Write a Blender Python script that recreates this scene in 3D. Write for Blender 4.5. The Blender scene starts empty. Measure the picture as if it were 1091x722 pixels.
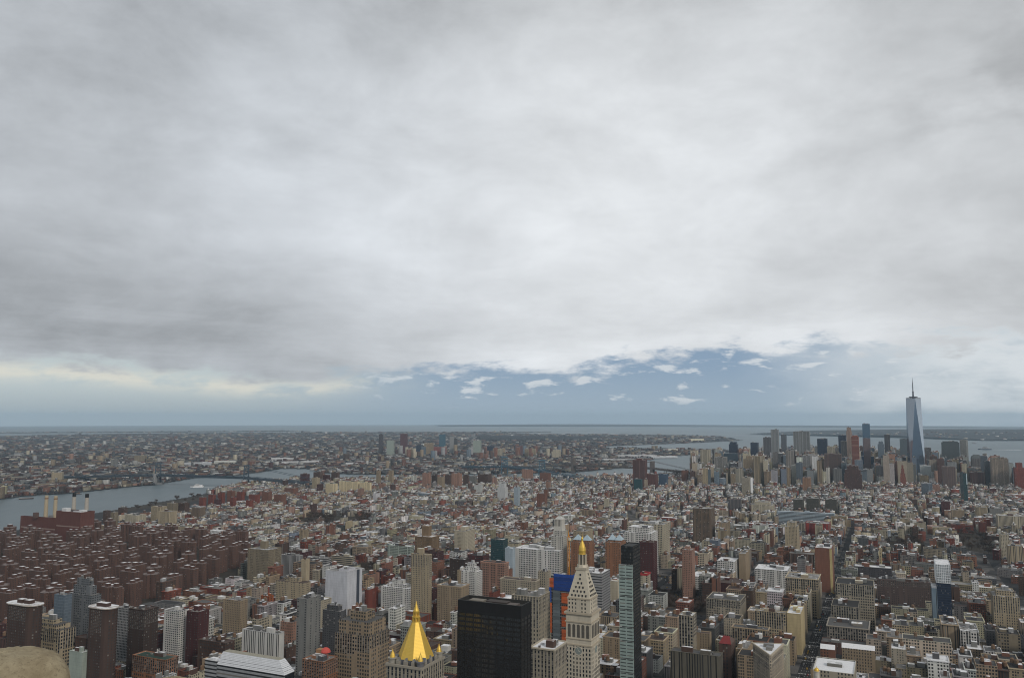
import bpy, math, random
import numpy as np
from mathutils import Vector
C = bpy.context.scene.collection
SC = bpy.context.scene
R = random.Random(11)
NR = np.random.RandomState(5)
# ---------------------------------------------------------------- camera
F, YAW, PIT = 870.0, math.radians(3.743), math.radians(5.4565)
CX, CY, CZ = 28.43, -1.55, 325.85
cam = bpy.data.cameras.new('camera'); camo = bpy.data.objects.new('camera', cam); C.objects.link(camo)
camo.location = (CX, CY, CZ); camo.rotation_euler = (math.pi/2 + PIT, 0, -YAW)
cam.sensor_width = 36; cam.lens = 36*F/1091; cam.clip_start = 0.2; cam.clip_end = 200000
SC.camera = camo
SC.view_settings.view_transform = 'Standard'; SC.view_settings.look = 'None'
SC.view_settings.exposure = 0.0; SC.view_settings.gamma = 1.0
SC.view_settings.use_curve_mapping = False
SC.cycles.max_bounces = 5; SC.cycles.diffuse_bounces = 2; SC.cycles.glossy_bounces = 2
SC.cycles.volume_bounces = 2; SC.cycles.filter_width = 1.05
SC.cycles.use_denoising = True; SC.cycles.denoiser = 'OPENIMAGEDENOISE'; SC.cycles.denoising_prefilter = 'ACCURATE'
# ---------------------------------------------------------------- node helper
class NT:
    def __init__(s, tree): s.t = tree; s.n = tree.nodes; s.l = tree.links; s.n.clear()
    def new(s, ty, **kw):
        n = s.n.new(ty)
        for k, v in kw.items(): setattr(n, k, v)
        return n
    def put(s, sock, v):
        if isinstance(v, bpy.types.NodeSocket): s.l.new(v, sock)
        elif v is not None: sock.default_value = v
    def m(s, op, a, b=None, c=None, clamp=False):
        n = s.new('ShaderNodeMath', operation=op, use_clamp=clamp)
        s.put(n.inputs[0], a)
        if b is not None: s.put(n.inputs[1], b)
        if c is not None: s.put(n.inputs[2], c)
        return n.outputs[0]
    def ss(s, x, a, b):        # smooth step from a to b
        n = s.new('ShaderNodeMapRange', interpolation_type='SMOOTHSTEP')
        s.put(n.inputs['Value'], x); s.put(n.inputs['From Min'], a); s.put(n.inputs['From Max'], b)
        return n.outputs[0]
    def mix(s, f, a, b, mode='MIX'):
        n = s.new('ShaderNodeMix', data_type='RGBA', blend_type=mode)
        s.put(n.inputs[0], f); s.put(n.inputs[6], a if not isinstance(a, tuple) else (*a, 1)); s.put(n.inputs[7], b if not isinstance(b, tuple) else (*b, 1))
        return n.outputs[2]
    def noise(s, vec, scale, detail=4, rough=0.55, dist=0.0, dim='3D'):
        n = s.new('ShaderNodeTexNoise', noise_dimensions=dim)
        s.put(n.inputs['Vector'], vec); s.put(n.inputs['Scale'], scale); s.put(n.inputs['Detail'], detail)
        s.put(n.inputs['Roughness'], rough); s.put(n.inputs['Distortion'], dist)
        return n.outputs['Fac']
    def xyz(s, x, y, z=0.0):
        n = s.new('ShaderNodeCombineXYZ')
        s.put(n.inputs[0], x); s.put(n.inputs[1], y); s.put(n.inputs[2], z)
        return n.outputs[0]
    def sep(s, v):
        n = s.new('ShaderNodeSeparateXYZ'); s.put(n.inputs[0], v); return n.outputs
    def curve(s, x, lo, hi, pts):   # piecewise curve of x in [lo,hi]; pts give (x, y) with y in 0..1
        n = s.new('ShaderNodeFloatCurve')
        s.put(n.inputs['Value'], s.m('MULTIPLY', s.m('SUBTRACT', x, lo), 1.0/(hi-lo), clamp=True))
        cv = n.mapping.curves[0]
        q = [((a-lo)/(hi-lo), b) for a, b in pts]
        cv.points[0].location = q[0]; cv.points[1].location = q[-1]
        for a in q[1:-1]: cv.points.new(*a)
        n.mapping.update()
        return n.outputs[0]
# ---------------------------------------------------------------- world: overcast deck over a hazy clear strip
SUN_EL, SUN_AZ = math.radians(33), math.radians(150)      # azimuth from south (+Y) towards west (+X)
W = bpy.data.worlds.new('World'); SC.world = W; W.use_nodes = True
t = NT(W.node_tree)
co = t.new('ShaderNodeTexCoord').outputs['Generated']
dx, dy, dz = t.sep(co)
az = t.m('MULTIPLY', t.m('ARCTAN2', dx, dy), 57.2958)
el = t.m('MULTIPLY', t.m('ARCSINE', dz), 57.2958)
elp = t.m('MAXIMUM', el, 0.0)
den = t.m('ADD', t.m('MAXIMUM', dz, 0.0), 0.055)
cxp = t.m('DIVIDE', dx, den); cyp = t.m('DIVIDE', dy, den)
# the deck's rows run from lower left towards the upper right of the view
ca, sa = math.cos(math.radians(62)), math.sin(math.radians(62))
ru = t.m('ADD', t.m('MULTIPLY', cxp, sa), t.m('MULTIPLY', cyp, ca))
rv = t.m('SUBTRACT', t.m('MULTIPLY', cyp, sa), t.m('MULTIPLY', cxp, ca))
n_row = t.noise(t.xyz(t.m('MULTIPLY', ru, 0.22), t.m('MULTIPLY', rv, 0.62), 3.1), 1.0, 7, 0.55, 0.5)
n_big = t.noise(t.xyz(cxp, cyp, 7.7), 0.28, 5, 0.5, 0.3)
n_ang = t.noise(t.xyz(t.m('MULTIPLY', az, 0.22), t.m('MULTIPLY', el, 0.62), 0.0), 1.0, 9, 0.62, 0.12)
n_soft = t.noise(t.xyz(t.m('MULTIPLY', az, 0.05), t.m('MULTIPLY', el, 0.075), 4.0), 1.0, 4, 0.5, 0.4)
n_soft2 = t.noise(t.xyz(t.m('MULTIPLY', az, 0.16), t.m('MULTIPLY', el, 0.26), 14.0), 1.0, 6, 0.5, 0.0)
# lower edge of the deck
edge = t.m('MULTIPLY', t.curve(az, -40, 50, [(-40, .34), (-28, .33), (-20, .29), (-12, .24), (-5, .30), (1, .31), (6, .29), (9, .32), (12, .37), (17, .43), (22, .43), (28, .44), (38, .45), (50, .4)]), 10.0)
above = t.m('SUBTRACT', el, edge)
wisp = t.m('MULTIPLY', t.m('SUBTRACT', n_ang, 0.5), t.m('ADD', 4.6, t.m('MULTIPLY', t.ss(az, -8, 8), 1.3)))
deck = t.ss(t.m('ADD', above, wisp), -0.35, 0.8)
# brightness of the deck
def gauss(x, c0, w): 
    q = t.m('MULTIPLY', t.m('SUBTRACT', x, c0), 1.0/w)
    return t.m('POWER', 2.71828, t.m('MULTIPLY', t.m('MULTIPLY', q, q), -1.0))
bright = t.m('MULTIPLY', gauss(az, 11, 26), gauss(el, 14, 15))
bb = t.m('ADD', 0.335, t.m('MULTIPLY', bright, 0.21))
bb = t.m('ADD', bb, t.m('MULTIPLY', t.m('SUBTRACT', n_row, 0.5), 0.09))
bb = t.m('ADD', bb, t.m('MULTIPLY', t.m('SUBTRACT', n_big, 0.5), 0.20))
bb = t.m('ADD', bb, t.m('MULTIPLY', t.m('SUBTRACT', n_soft, 0.5), 0.22))
lowdark = t.m('MULTIPLY', t.m('MULTIPLY', t.ss(az, 2, -22), gauss(el, 6.0, 3.0)), t.ss(n_row, 0.2, 0.6))
bb = t.m('SUBTRACT', bb, t.m('MULTIPLY', lowdark, 0.10))
rightpuff = t.m('MULTIPLY', t.ss(az, 27, 33), t.m('MULTIPLY', gauss(el, 19, 3.5), t.ss(n_soft2, .40, .60)))
bb = t.m('SUBTRACT', bb, t.m('MULTIPLY', rightpuff, 0.075))
n_fine = t.noise(t.xyz(t.m('MULTIPLY', cxp, 1.0), t.m('MULTIPLY', cyp, 1.0), 2.0), 1.5, 9, 0.6, 0.15)
n_fin2 = t.noise(t.xyz(t.m('MULTIPLY', az, .11), t.m('MULTIPLY', el, .2), 21.0), 1.0, 9, 0.62, 0.2)
bb = t.m('ADD', bb, t.m('MULTIPLY', t.m('SUBTRACT', n_fine, 0.5), 0.09))
bb = t.m('ADD', bb, t.m('MULTIPLY', t.m('SUBTRACT', n_fin2, 0.5), 0.27))
edgelit = t.m('MULTIPLY', t.m('MULTIPLY', gauss(above, 1.0, 1.2), t.ss(az, -8, 6)), 0.07)
bb = t.m('ADD', bb, edgelit)
tint = t.mix(t.ss(az, -18, 12), (0.925, 0.98, 1.045), (0.965, 1.0, 1.035))
cloud = t.mix(1.0, tint, t.xyz(bb, bb, bb), 'MULTIPLY')
# thin veil at lower right
veil = t.m('MULTIPLY', t.ss(t.m('ADD', az, t.m('MULTIPLY', n_soft2, 16.0)), 26, 44), t.ss(t.m('ADD', n_ang, t.m('MULTIPLY', elp, .02)), 0.28, 0.62))
# clear strip below the deck
sky = t.new('ShaderNodeTexSky', sky_type='NISHITA', sun_disc=False, sun_elevation=SUN_EL, sun_rotation=SUN_AZ, altitude=300.0, air_density=1.0, dust_density=2.0, ozone_density=1.5)
nish = t.mix(1.0, sky.outputs[0], (0.030, 0.030, 0.030), 'MULTIPLY')
blue = t.mix(t.ss(elp, 0.0, 4.5), (0.255, 0.325, 0.395), (0.18, 0.255, 0.355))
left = t.mix(t.ss(elp, 0.3, 2.6), (0.31, 0.36, 0.385), (0.39, 0.44, 0.45))
right = t.mix(t.ss(elp, 0.0, 4.0), (0.34, 0.39, 0.43), (0.38, 0.43, 0.47))
clear = t.mix(t.ss(az, -17, 1), left, blue)
clear = t.mix(t.ss(az, 19, 33), clear, right)
clear = t.mix(0.12, clear, nish)
cream_f = t.m('MULTIPLY', t.m('MULTIPLY', gauss(above, -0.5, 0.6), t.ss(az, 0, -12)), t.ss(n_ang, 0.36, 0.58))
clear = t.mix(t.m('MULTIPLY', cream_f, 0.8), clear, (0.53, 0.51, 0.44))
clear = t.mix(veil, clear, (0.47, 0.50, 0.52))
# small cumulus in the clear strip
n_puff = t.noise(t.xyz(t.m('MULTIPLY', az, 0.42), t.m('MULTIPLY', el, 1.35), 9.0), 1.0, 6, 0.55, 0.3)
puff = t.m('MULTIPLY', t.ss(t.m('ADD', n_puff, t.m('MULTIPLY', gauss(above, -0.4, 1.0), 0.07)), 0.585, 0.70), t.m('MULTIPLY', t.ss(elp, 0.5, 1.2), t.ss(az, -10, -2)))
clear = t.mix(t.m('MULTIPLY', puff, 0.8), clear, (0.47, 0.495, 0.515))
final = t.mix(deck, clear, cloud)
below = t.ss(el, -0.2, -3.0)
final = t.mix(below, final, (0.12, 0.13, 0.14))
final = t.mix(1.0, final, (14.6, 14.6, 14.6), 'MULTIPLY')
bg = t.new('ShaderNodeBackground'); t.put(bg.inputs[0], final); bg.inputs[1].default_value = 0.1
t.l.new(bg.outputs[0], t.new('ShaderNodeOutputWorld').inputs[0])
# ---------------------------------------------------------------- soft sun through thin cloud, set north-northwest to brighten walls facing the camera
sl = bpy.data.lights.new('sun', 'SUN'); sl.energy = 1.5; sl.angle = math.radians(11); sl.color = (1.0, 0.94, 0.86)
so = bpy.data.objects.new('sun', sl); C.objects.link(so)
sv = Vector((math.sin(SUN_AZ)*math.cos(SUN_EL), math.cos(SUN_AZ)*math.cos(SUN_EL), math.sin(SUN_EL)))
so.rotation_euler = sv.to_track_quat('Z', 'Y').to_euler(); so.location = (0, 0, 3000)
# ---------------------------------------------------------------- projection helpers (used to survey where things stand)
cp, sp, cyw, syw = math.cos(PIT), math.sin(PIT), math.cos(YAW), math.sin(YAW)
def gz(x, y): return -(x*x + y*y)/(2*7.4e6)
def proj(x, y, z):
    x = x-CX; y = y-CY; z = z-CZ
    r = x*cyw-y*syw; fw = x*syw+y*cyw
    d = fw*cp+z*sp; u = -fw*sp+z*cp
    return 545.5+F*r/d, 361-F*u/d, d
def hz(py, fw):                     # height of a point seen at row py, fw metres ahead
    q = (361-py)/F
    return CZ+fw*(q*cp+sp)/(cp-q*sp)
def at(px, fw, z=0.0):
    d = fw*cp+(z-CZ)*sp
    r = (px-545.5)/F*d
    return CX+r*cyw+fw*syw, CY-r*syw+fw*cyw
def ground_at(px, py):              # where the ground is seen at pixel px, py
    fw = 1000.0
    for _ in range(12):
        x, y = at(px, fw, 0); z = gz(x, y)
        q = (361-py)/F
        fw = (z-CZ)*(cp-q*sp)/(q*cp+sp)
    return at(px, fw, gz(x, y))
def ll(lat, lon): return -(lon+73.9857)*84300, (40.7484-lat)*111000
TH = math.radians(28.5)
def WD(th): return (math.cos(th), -math.sin(th)), (math.sin(th), math.cos(th))
def uv(u, v, th=TH, o=(-109.5, -19.2)):  # street grid: u to the west of the wide avenue, v downtown
    w, d = WD(th); return o[0]+u*w[0]+v*d[0], o[1]+u*w[1]+v*d[1]
def to_uv(x, y, th=TH, o=(-109.5, -19.2)):
    w, d = WD(th); return (x-o[0])*w[0]+(y-o[1])*w[1], (x-o[0])*d[0]+(y-o[1])*d[1]
def inpoly(x, y, poly):
    x = np.asarray(x, float); y = np.asarray(y, float); r = np.zeros(x.shape, bool)
    n = len(poly)
    for i in range(n):
        x0, y0 = poly[i]; x1, y1 = poly[i-1]
        c = ((y0 > y) != (y1 > y))
        if y1 != y0: r ^= c & (x < (x1-x0)*(y-y0)/(y1-y0)+x0)
    return r
# ---------------------------------------------------------------- materials
def mat(name):
    m = bpy.data.materials.new(name); m.use_nodes = True; return m, NT(m.node_tree)
def finish(t, col, rough=0.8, metal=0.0, spec=None, bump=None, emit=None):
    b = t.new('ShaderNodeBsdfPrincipled')
    t.put(b.inputs['Base Color'], col if not isinstance(col, tuple) else (*col, 1)); t.put(b.inputs['Roughness'], rough); t.put(b.inputs['Metallic'], metal)
    if spec is not None: t.put(b.inputs['Specular IOR Level'], spec)
    if bump is not None: t.l.new(bump, b.inputs['Normal'])
    t.l.new(b.outputs[0], t.new('ShaderNodeOutputMaterial').inputs[0]); return b
def attr(t, name): return t.new('ShaderNodeAttribute', attribute_name=name).outputs['Vector']
def bumpn(t, h, s=0.3, d=0.1):
    b = t.new('ShaderNodeBump'); t.put(b.inputs['Strength'], s); t.put(b.inputs['Distance'], d); t.put(b.inputs['Height'], h); return b.outputs[0]
M = {}
# facade: wall colour from the mesh, windows laid out on the wall's own storeys and bays
m, t = mat('facade')
colr = attr(t, 'colr'); win = t.sep(attr(t, 'win1'))
uvn = t.new('ShaderNodeUVMap', uv_map='UVMap').outputs[0]
U, V, _ = t.sep(uvn)
fu = t.m('FRACT', U); fv = t.m('FRACT', V)
drop = t.new('ShaderNodeTexWhiteNoise', noise_dimensions='1D'); t.l.new(t.m('FLOOR', U), drop.inputs['W'])
keep_col = t.m('MAXIMUM', t.m('LESS_THAN', drop.outputs['Value'], 0.80), t.m('GREATER_THAN', win[2], 0.2))
mu = t.m('LESS_THAN', t.m('ABSOLUTE', t.m('SUBTRACT', fu, 0.5)), t.m('MULTIPLY', win[0], 0.5))
mv = t.m('LESS_THAN', t.m('ABSOLUTE', t.m('SUBTRACT', fv, 0.52)), t.m('MULTIPLY', win[1], 0.5))
wm = t.m('MULTIPLY', t.m('MULTIPLY', mu, keep_col), mv)
wn = t.new('ShaderNodeTexWhiteNoise', noise_dimensions='2D'); t.l.new(t.xyz(t.m('FLOOR', U), t.m('FLOOR', V)), wn.inputs[0])
rv_ = wn.outputs['Value']
pos = t.new('ShaderNodeNewGeometry').outputs['Position']
px_, py_, pz_ = t.sep(pos)
stain = t.noise(t.xyz(t.m('MULTIPLY', px_, 0.25), t.m('MULTIPLY', py_, 0.25), t.m('MULTIPLY', pz_, 0.05)), 1.0, 4, 0.65)
big = t.noise(pos, 0.03, 2, 0.5)
fl = t.m('LESS_THAN', t.m('ABSOLUTE', t.m('SUBTRACT', fv, 0.03)), 0.045)
wallv = t.m('ADD', 0.43, t.m('ADD', t.m('MULTIPLY', stain, 0.55), t.m('MULTIPLY', big, 0.22)))
wallv = t.m('SUBTRACT', wallv, t.m('MULTIPLY', fl, 0.10))
wall = t.mix(1.0, colr, t.xyz(wallv, wallv, wallv), 'MULTIPLY')
glassdark = t.mix(rv_, (0.005, 0.006, 0.007), (0.035, 0.035, 0.037))
blind = t.mix(t.m('GREATER_THAN', rv_, 0.92), glassdark, (0.17, 0.16, 0.145))
tinted = t.mix(t.m('MULTIPLY', rv_, 0.5), colr, t.mix(0.6, colr, (0.02, 0.025, 0.03)))
gl = t.mix(win[2], blind, tinted)
c = t.mix(wm, wall, gl)
ro = t.m('SUBTRACT', 0.88, t.m('MULTIPLY', wm, t.m('ADD', 0.55, t.m('MULTIPLY', win[2], 0.22))))
finish(t, c, ro, 0.0, t.m('ADD', 0.3, t.m('MULTIPLY', wm, t.m('ADD', 0.2, t.m('MULTIPLY', win[2], 0.4)))))
M['facade'] = m
# roofs: tar, gravel or silver paint, with old snow lying on part of them
m, t = mat('roofing')
colr = attr(t, 'colr'); win = t.sep(attr(t, 'win1'))
pos = t.new('ShaderNodeNewGeometry').outputs['Position']
n1 = t.noise(pos, 0.11, 5, 0.62); n2 = t.noise(pos, 0.6, 3, 0.6)
sn = t.ss(t.m('ADD', n1, t.m('MULTIPLY', t.m('SUBTRACT', win[0], 0.5), 0.85)), 0.46, 0.58)
v = t.m('ADD', 0.62, t.m('MULTIPLY', n2, 0.75))
base = t.mix(1.0, colr, t.xyz(v, v, v), 'MULTIPLY')
snow = t.mix(n2, (0.60, 0.60, 0.61), (0.86, 0.86, 0.86))
finish(t, t.mix(sn, base, snow), 0.85, 0, 0.3)
M['roof'] = m
# plain painted or built surfaces, colour from the mesh
m, t = mat('masonry_and_paint')
colr = attr(t, 'colr')
pos = t.new('ShaderNodeNewGeometry').outputs['Position']
v = t.m('ADD', 0.72, t.m('MULTIPLY', t.noise(pos, 0.35, 5, 0.65), 0.55))
finish(t, t.mix(1.0, colr, t.xyz(v, v, v), 'MULTIPLY'), 0.75, 0, 0.35)
M['plain'] = m
m, t = mat('gold_leaf')
pos = t.new('ShaderNodeNewGeometry').outputs['Position']
n = t.noise(pos, 0.5, 4, 0.6)
wv = t.new('ShaderNodeTexWave', bands_direction='Z'); t.put(wv.inputs['Scale'], 0.35); t.put(wv.inputs['Vector'], pos)
finish(t, t.mix(n, (0.66, 0.43, 0.07), (0.80, 0.56, 0.13)), t.m('ADD', 0.48, t.m('MULTIPLY', n, 0.14)), 0.6, None, bumpn(t, wv.outputs['Fac'], 0.12, 0.2))
M['gold'] = m
m, t = mat('window_glass')
pos = t.new('ShaderNodeNewGeometry').outputs['Position']
oi = t.new('ShaderNodeObjectInfo').outputs['Random']
finish(t, t.mix(t.m('GREATER_THAN', oi, 0.85), (0.016, 0.019, 0.024), (0.16, 0.15, 0.14)), 0.2, 0, 0.5)
M['glass'] = m
m, t = mat('sky_reflecting_glass')
colr = attr(t, 'colr')
uvn = t.new('ShaderNodeUVMap', uv_map='UVMap').outputs[0]; U, V, _ = t.sep(uvn)
ln = t.m('LESS_THAN', t.m('FRACT', V), 0.14)
wn = t.new('ShaderNodeTexWhiteNoise', noise_dimensions='2D'); t.l.new(t.xyz(t.m('FLOOR', U), t.m('FLOOR', V)), wn.inputs[0])
cc = t.mix(t.m('MULTIPLY', ln, 0.5), colr, (0.10, 0.11, 0.12))
finish(t, cc, t.m('ADD', 0.06, t.m('MULTIPLY', wn.outputs['Value'], 0.1)), 0.75, 0.9)
M['mirror'] = m
m, t = mat('river_and_sea')
pos = t.new('ShaderNodeNewGeometry').outputs['Position']
x, y, z = t.sep(pos)
n = t.noise(t.xyz(t.m('MULTIPLY', x, 0.02), t.m('MULTIPLY', y, 0.006), 0), 1.0, 6, 0.62, 0.6)
n2 = t.noise(t.xyz(t.m('MULTIPLY', x, 0.0012), t.m('MULTIPLY', y, 0.0005), 2), 1.0, 4, 0.55, 0.8)
gb = finish(t, t.mix(n2, (0.07, 0.095, 0.10), (0.11, 0.14, 0.15)), t.m('ADD', 0.22, t.m('MULTIPLY', n2, 0.22)), 0, 0.5, bumpn(t, n, 0.35, 1.2))
df = t.new('ShaderNodeBsdfDiffuse'); t.put(df.inputs['Color'], t.mix(n, (0.125, 0.158, 0.175), (0.20, 0.235, 0.255)))
mx = t.new('ShaderNodeMixShader'); mx.inputs[0].default_value = 0.5; t.l.new(gb.outputs[0], mx.inputs[1]); t.l.new(df.outputs[0], mx.inputs[2])
t.l.new(mx.outputs[0], t.n['Material Output'].inputs[0])
M['water'] = m
def ground_mat(name, a, b, c_, s1=0.012, s2=0.15):
    m, t = mat(name)
    pos = t.new('ShaderNodeNewGeometry').outputs['Position']
    n = t.noise(pos, s1, 6, 0.6); n2 = t.noise(pos, s2, 4, 0.6)
    finish(t, t.mix(t.ss(n2, .4, .65), t.mix(t.ss(n, .35, .65), a, b), c_), 0.9, 0, 0.25); return m
M['asphalt'] = ground_mat('asphalt', (0.020, 0.020, 0.021), (0.034, 0.033, 0.033), (0.027, 0.027, 0.028), 0.02, 0.4)
M['borough'] = ground_mat('street_and_yard_ground', (0.038, 0.032, 0.032), (0.075, 0.064, 0.06), (0.05, 0.043, 0.042), 0.002, 0.02)
M['hills'] = ground_mat('wooded_hills', (0.024, 0.027, 0.032), (0.048, 0.05, 0.054), (0.032, 0.034, 0.038), 0.0016, 0.008)
M['parkland'] = ground_mat('winter_lawn', (0.040, 0.033, 0.025), (0.055, 0.045, 0.032), (0.034, 0.028, 0.022), 0.03, 0.3)
M['pavement'] = ground_mat('concrete_pavement', (0.085, 0.08, 0.077), (0.12, 0.115, 0.11), (0.07, 0.067, 0.065), 0.05, 0.5)
m, t = mat('weathered_limestone')
oc = t.new('ShaderNodeTexCoord').outputs['Object']
n = t.noise(oc, 9.0, 8, 0.68); n2 = t.noise(oc, 60.0, 5, 0.7); n3 = t.noise(oc, 3.0, 3, 0.5)
c1 = t.mix(t.ss(n, 0.3, 0.7), (0.23, 0.185, 0.115), (0.40, 0.34, 0.225))
c2 = t.mix(t.m('MULTIPLY', t.ss(n2, 0.52, 0.66), 0.6), c1, (0.15, 0.115, 0.07))
c3 = t.mix(t.m('MULTIPLY', t.ss(n3, 0.5, 0.7), 0.35), c2, (0.18, 0.15, 0.10))
finish(t, c3, 0.9, 0, 0.3, bumpn(t, n2, 0.5, 0.02))
M['stone'] = m
m, t = mat('winter_bark')
pos = t.new('ShaderNodeNewGeometry').outputs['Position']; oi = t.new('ShaderNodeObjectInfo').outputs['Random']
n = t.noise(pos, 0.8, 4, 0.6)
finish(t, t.mix(t.m('MULTIPLY', t.m('ADD', n, oi), 0.5), (0.05, 0.038, 0.032), (0.105, 0.08, 0.066)), 0.95, 0, 0.2)
M['bark'] = m
HAZE = 2.1e-5
# ---------------------------------------------------------------- mesh building
MATS = ['facade', 'roof', 'plain', 'gold', 'glass', 'mirror', 'stone', 'bark']
STY = {  # bay width, storey height, window share across, window share up, glassiness
 'brick': (3.1, 3.1, .42, .50, 0), 'loft': (3.3, 4.0, .62, .58, 0), 'stone': (3.2, 3.8, .42, .56, 0),
 'glass': (1.7, 3.6, .90, .80, .8), 'band': (60., 3.9, 1.0, .42, 0), 'vert': (2.8, 200., .42, 1.0, 0),
 'slab': (3.4, 2.9, .62, .5, 0), 'blank': (4., 4., 0, 0, 0), 'dark': (1.7, 3.7, .84, .62, .55), 'grid': (2.6, 3.4, .66, .62, 0),
 'black': (1.75, 3.7, .80, .60, 1.0), 'office': (2.2, 3.9, .5, .55, 0.25)}
def cells(ln, p): return max(1, round(ln/p))
class MB:
    def __init__(s): s.v = []; s.f = []; s.c = []; s.w = []; s.u = []; s.m = []
    def poly(s, pts, col, m='plain', win=(0, 0, 0), uvs=None):
        b = len(s.v); s.v += [tuple(p) for p in pts]; s.f.append(tuple(range(b, b+len(pts))))
        s.c.append(col); s.w.append(win); s.m.append(MATS.index(m))
        s.u += uvs if uvs else [(p[0], p[1]) for p in pts]
    def wall(s, p, q, z0, z1, col, sty='blank', m='facade', p2=None, q2=None):
        """upright (or battered, with p2-q2 as the top edge) wall from p to q"""
        pu, pv, fw, fh, g = STY[sty]
        p2 = p2 or p; q2 = q2 or q
        ln = math.hypot(q[0]-p[0], q[1]-p[1]); nu = cells(ln, pu); h = z1-z0; nv = h/pv
        o = R.randrange(0, 4000)
        a0, a1 = o, o+nu
        l2 = math.hypot(q2[0]-p2[0], q2[1]-p2[1])
        if l2 < ln*.98: mid = (a0+a1)/2; hw = nu*l2/ln/2; b0, b1 = mid-hw, mid+hw
        else: b0, b1 = a0, a1
        s.poly([(p[0], p[1], z0), (q[0], q[1], z0), (q2[0], q2[1], z1), (p2[0], p2[1], z1)], col, m, (fw, fh, g), [(a0, -nv+1000-.25), (a1, -nv+1000-.25), (b1, 999.75), (b0, 999.75)])
    def prism(s, xy, z0, z1, col, sty='blank', top=None, snow=.5, m='facade', topm='roof', bottom=False):
        n = len(xy)
        for i in range(n): s.wall(xy[i], xy[(i+1) % n], z0, z1, col, sty, m)
        if top is not None: s.poly([(x, y, z1) for x, y in xy], top, topm, (snow, 0, 0))
        if bottom: s.poly([(x, y, z0) for x, y in reversed(xy)], col, m)
    def frustum(s, a, z0, b, z1, col, sty='blank', m='facade', top=None, topm='plain'):
        n = len(a)
        for i in range(n): s.wall(a[i], a[(i+1) % n], z0, z1, col, sty, m, b[i], b[(i+1) % n])
        if top is not None: s.poly([(x, y, z1) for x, y in b], top, topm)
    def cone(s, a, z0, apex, z1, col, m='plain'):
        n = len(a)
        for i in range(n): s.poly([(*a[i], z0), (*a[(i+1) % n], z0), (*apex, z1)], col, m)
    def ring(s, xy, inset, z0, z1, col, m='plain'):     # parapet or cornice ring round a flat roof
        inn = shrink(xy, inset); n = len(xy)
        for i in range(n):
            j = (i+1) % n
            s.poly([(*xy[i], z0), (*xy[j], z0), (*xy[j], z1), (*xy[i], z1)], col, m)
            s.poly([(*inn[j], z0), (*inn[i], z0), (*inn[i], z1), (*inn[j], z1)], col, m)
            s.poly([(*xy[i], z1), (*xy[j], z1), (*inn[j], z1), (*inn[i], z1)], col, m)
            s.poly([(*inn[i], z0), (*inn[j], z0), (*xy[j], z0), (*xy[i], z0)], col, m)
    def bar(s, a, b, r, col, m='plain', n=4, r2=None):
        a = Vector(a); b = Vector(b); d = (b-a).normalized(); r2 = r if r2 is None else r2
        e = d.orthogonal().normalized() if abs(d.z) < .9 else (Vector((1, 0, 0))-d*d.x).normalized()
        g = d.cross(e)
        A = [a+(e*math.cos(k*2*math.pi/n+.785)+g*math.sin(k*2*math.pi/n+.785))*r for k in range(n)]
        B_ = [b+(e*math.cos(k*2*math.pi/n+.785)+g*math.sin(k*2*math.pi/n+.785))*r2 for k in range(n)]
        for k in range(n):
            j = (k+1) % n; s.poly([A[k], A[j], B_[j], B_[k]], col, m)
        s.poly(A[::-1], col, m); s.poly(B_, col, m)
    def build(s, name, parent=None, loc=None, smooth=False):
        loc = loc or ((parent.location.x, parent.location.y, parent.location.z) if parent and parent.parent is None else (0, 0, 0))
        if parent is not None and parent.parent is not None: loc = tuple(parent.parent.location)
        me = mesh_from(name, np.array(s.v, float)-np.array(loc), s.f, s.c, s.w, s.u, s.m, smooth)
        o = bpy.data.objects.new(name, me); C.objects.link(o)
        if parent is None: o.location = loc
        else: o.parent = parent
        return o
def mesh_from(name, V, faces, col, win, uvs, mi, smooth=False):
    me = bpy.data.meshes.new(name)
    nf = len(faces); 
    if isinstance(faces, np.ndarray):
        ln = np.full(nf, faces.shape[1], np.int32); idx = faces.ravel().astype(np.int32)
    else:
        ln = np.array([len(f) for f in faces], np.int32); idx = np.array([i for f in faces for i in f], np.int32)
    me.vertices.add(len(V)); me.vertices.foreach_set('co', np.asarray(V, np.float32).ravel())
    me.loops.add(len(idx)); me.loops.foreach_set('vertex_index', idx)
    me.polygons.add(nf); me.polygons.foreach_set('loop_start', np.concatenate([[0], np.cumsum(ln)[:-1]]).astype(np.int32))
    if col is not None:
        a = me.attributes.new('colr', 'FLOAT_VECTOR', 'FACE'); a.data.foreach_set('vector', np.asarray(col, np.float32).ravel())
        a = me.attributes.new('win1', 'FLOAT_VECTOR', 'FACE'); a.data.foreach_set('vector', np.asarray(win, np.float32).ravel())
        ul = me.uv_layers.new(name='UVMap'); ul.uv.foreach_set('vector', np.asarray(uvs, np.float32).ravel())
        mi = np.asarray(mi, np.int32); used = sorted(set(mi.tolist()))
        for k in used: me.materials.append(M[MATS[k]])
        remap = np.zeros(len(MATS), np.int32)
        for i, k in enumerate(used): remap[k] = i
        me.polygons.foreach_set('material_index', remap[mi])
    me.update(calc_edges=True)
    if smooth: me.polygons.foreach_set('use_smooth', np.ones(nf, bool))
    return me
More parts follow.
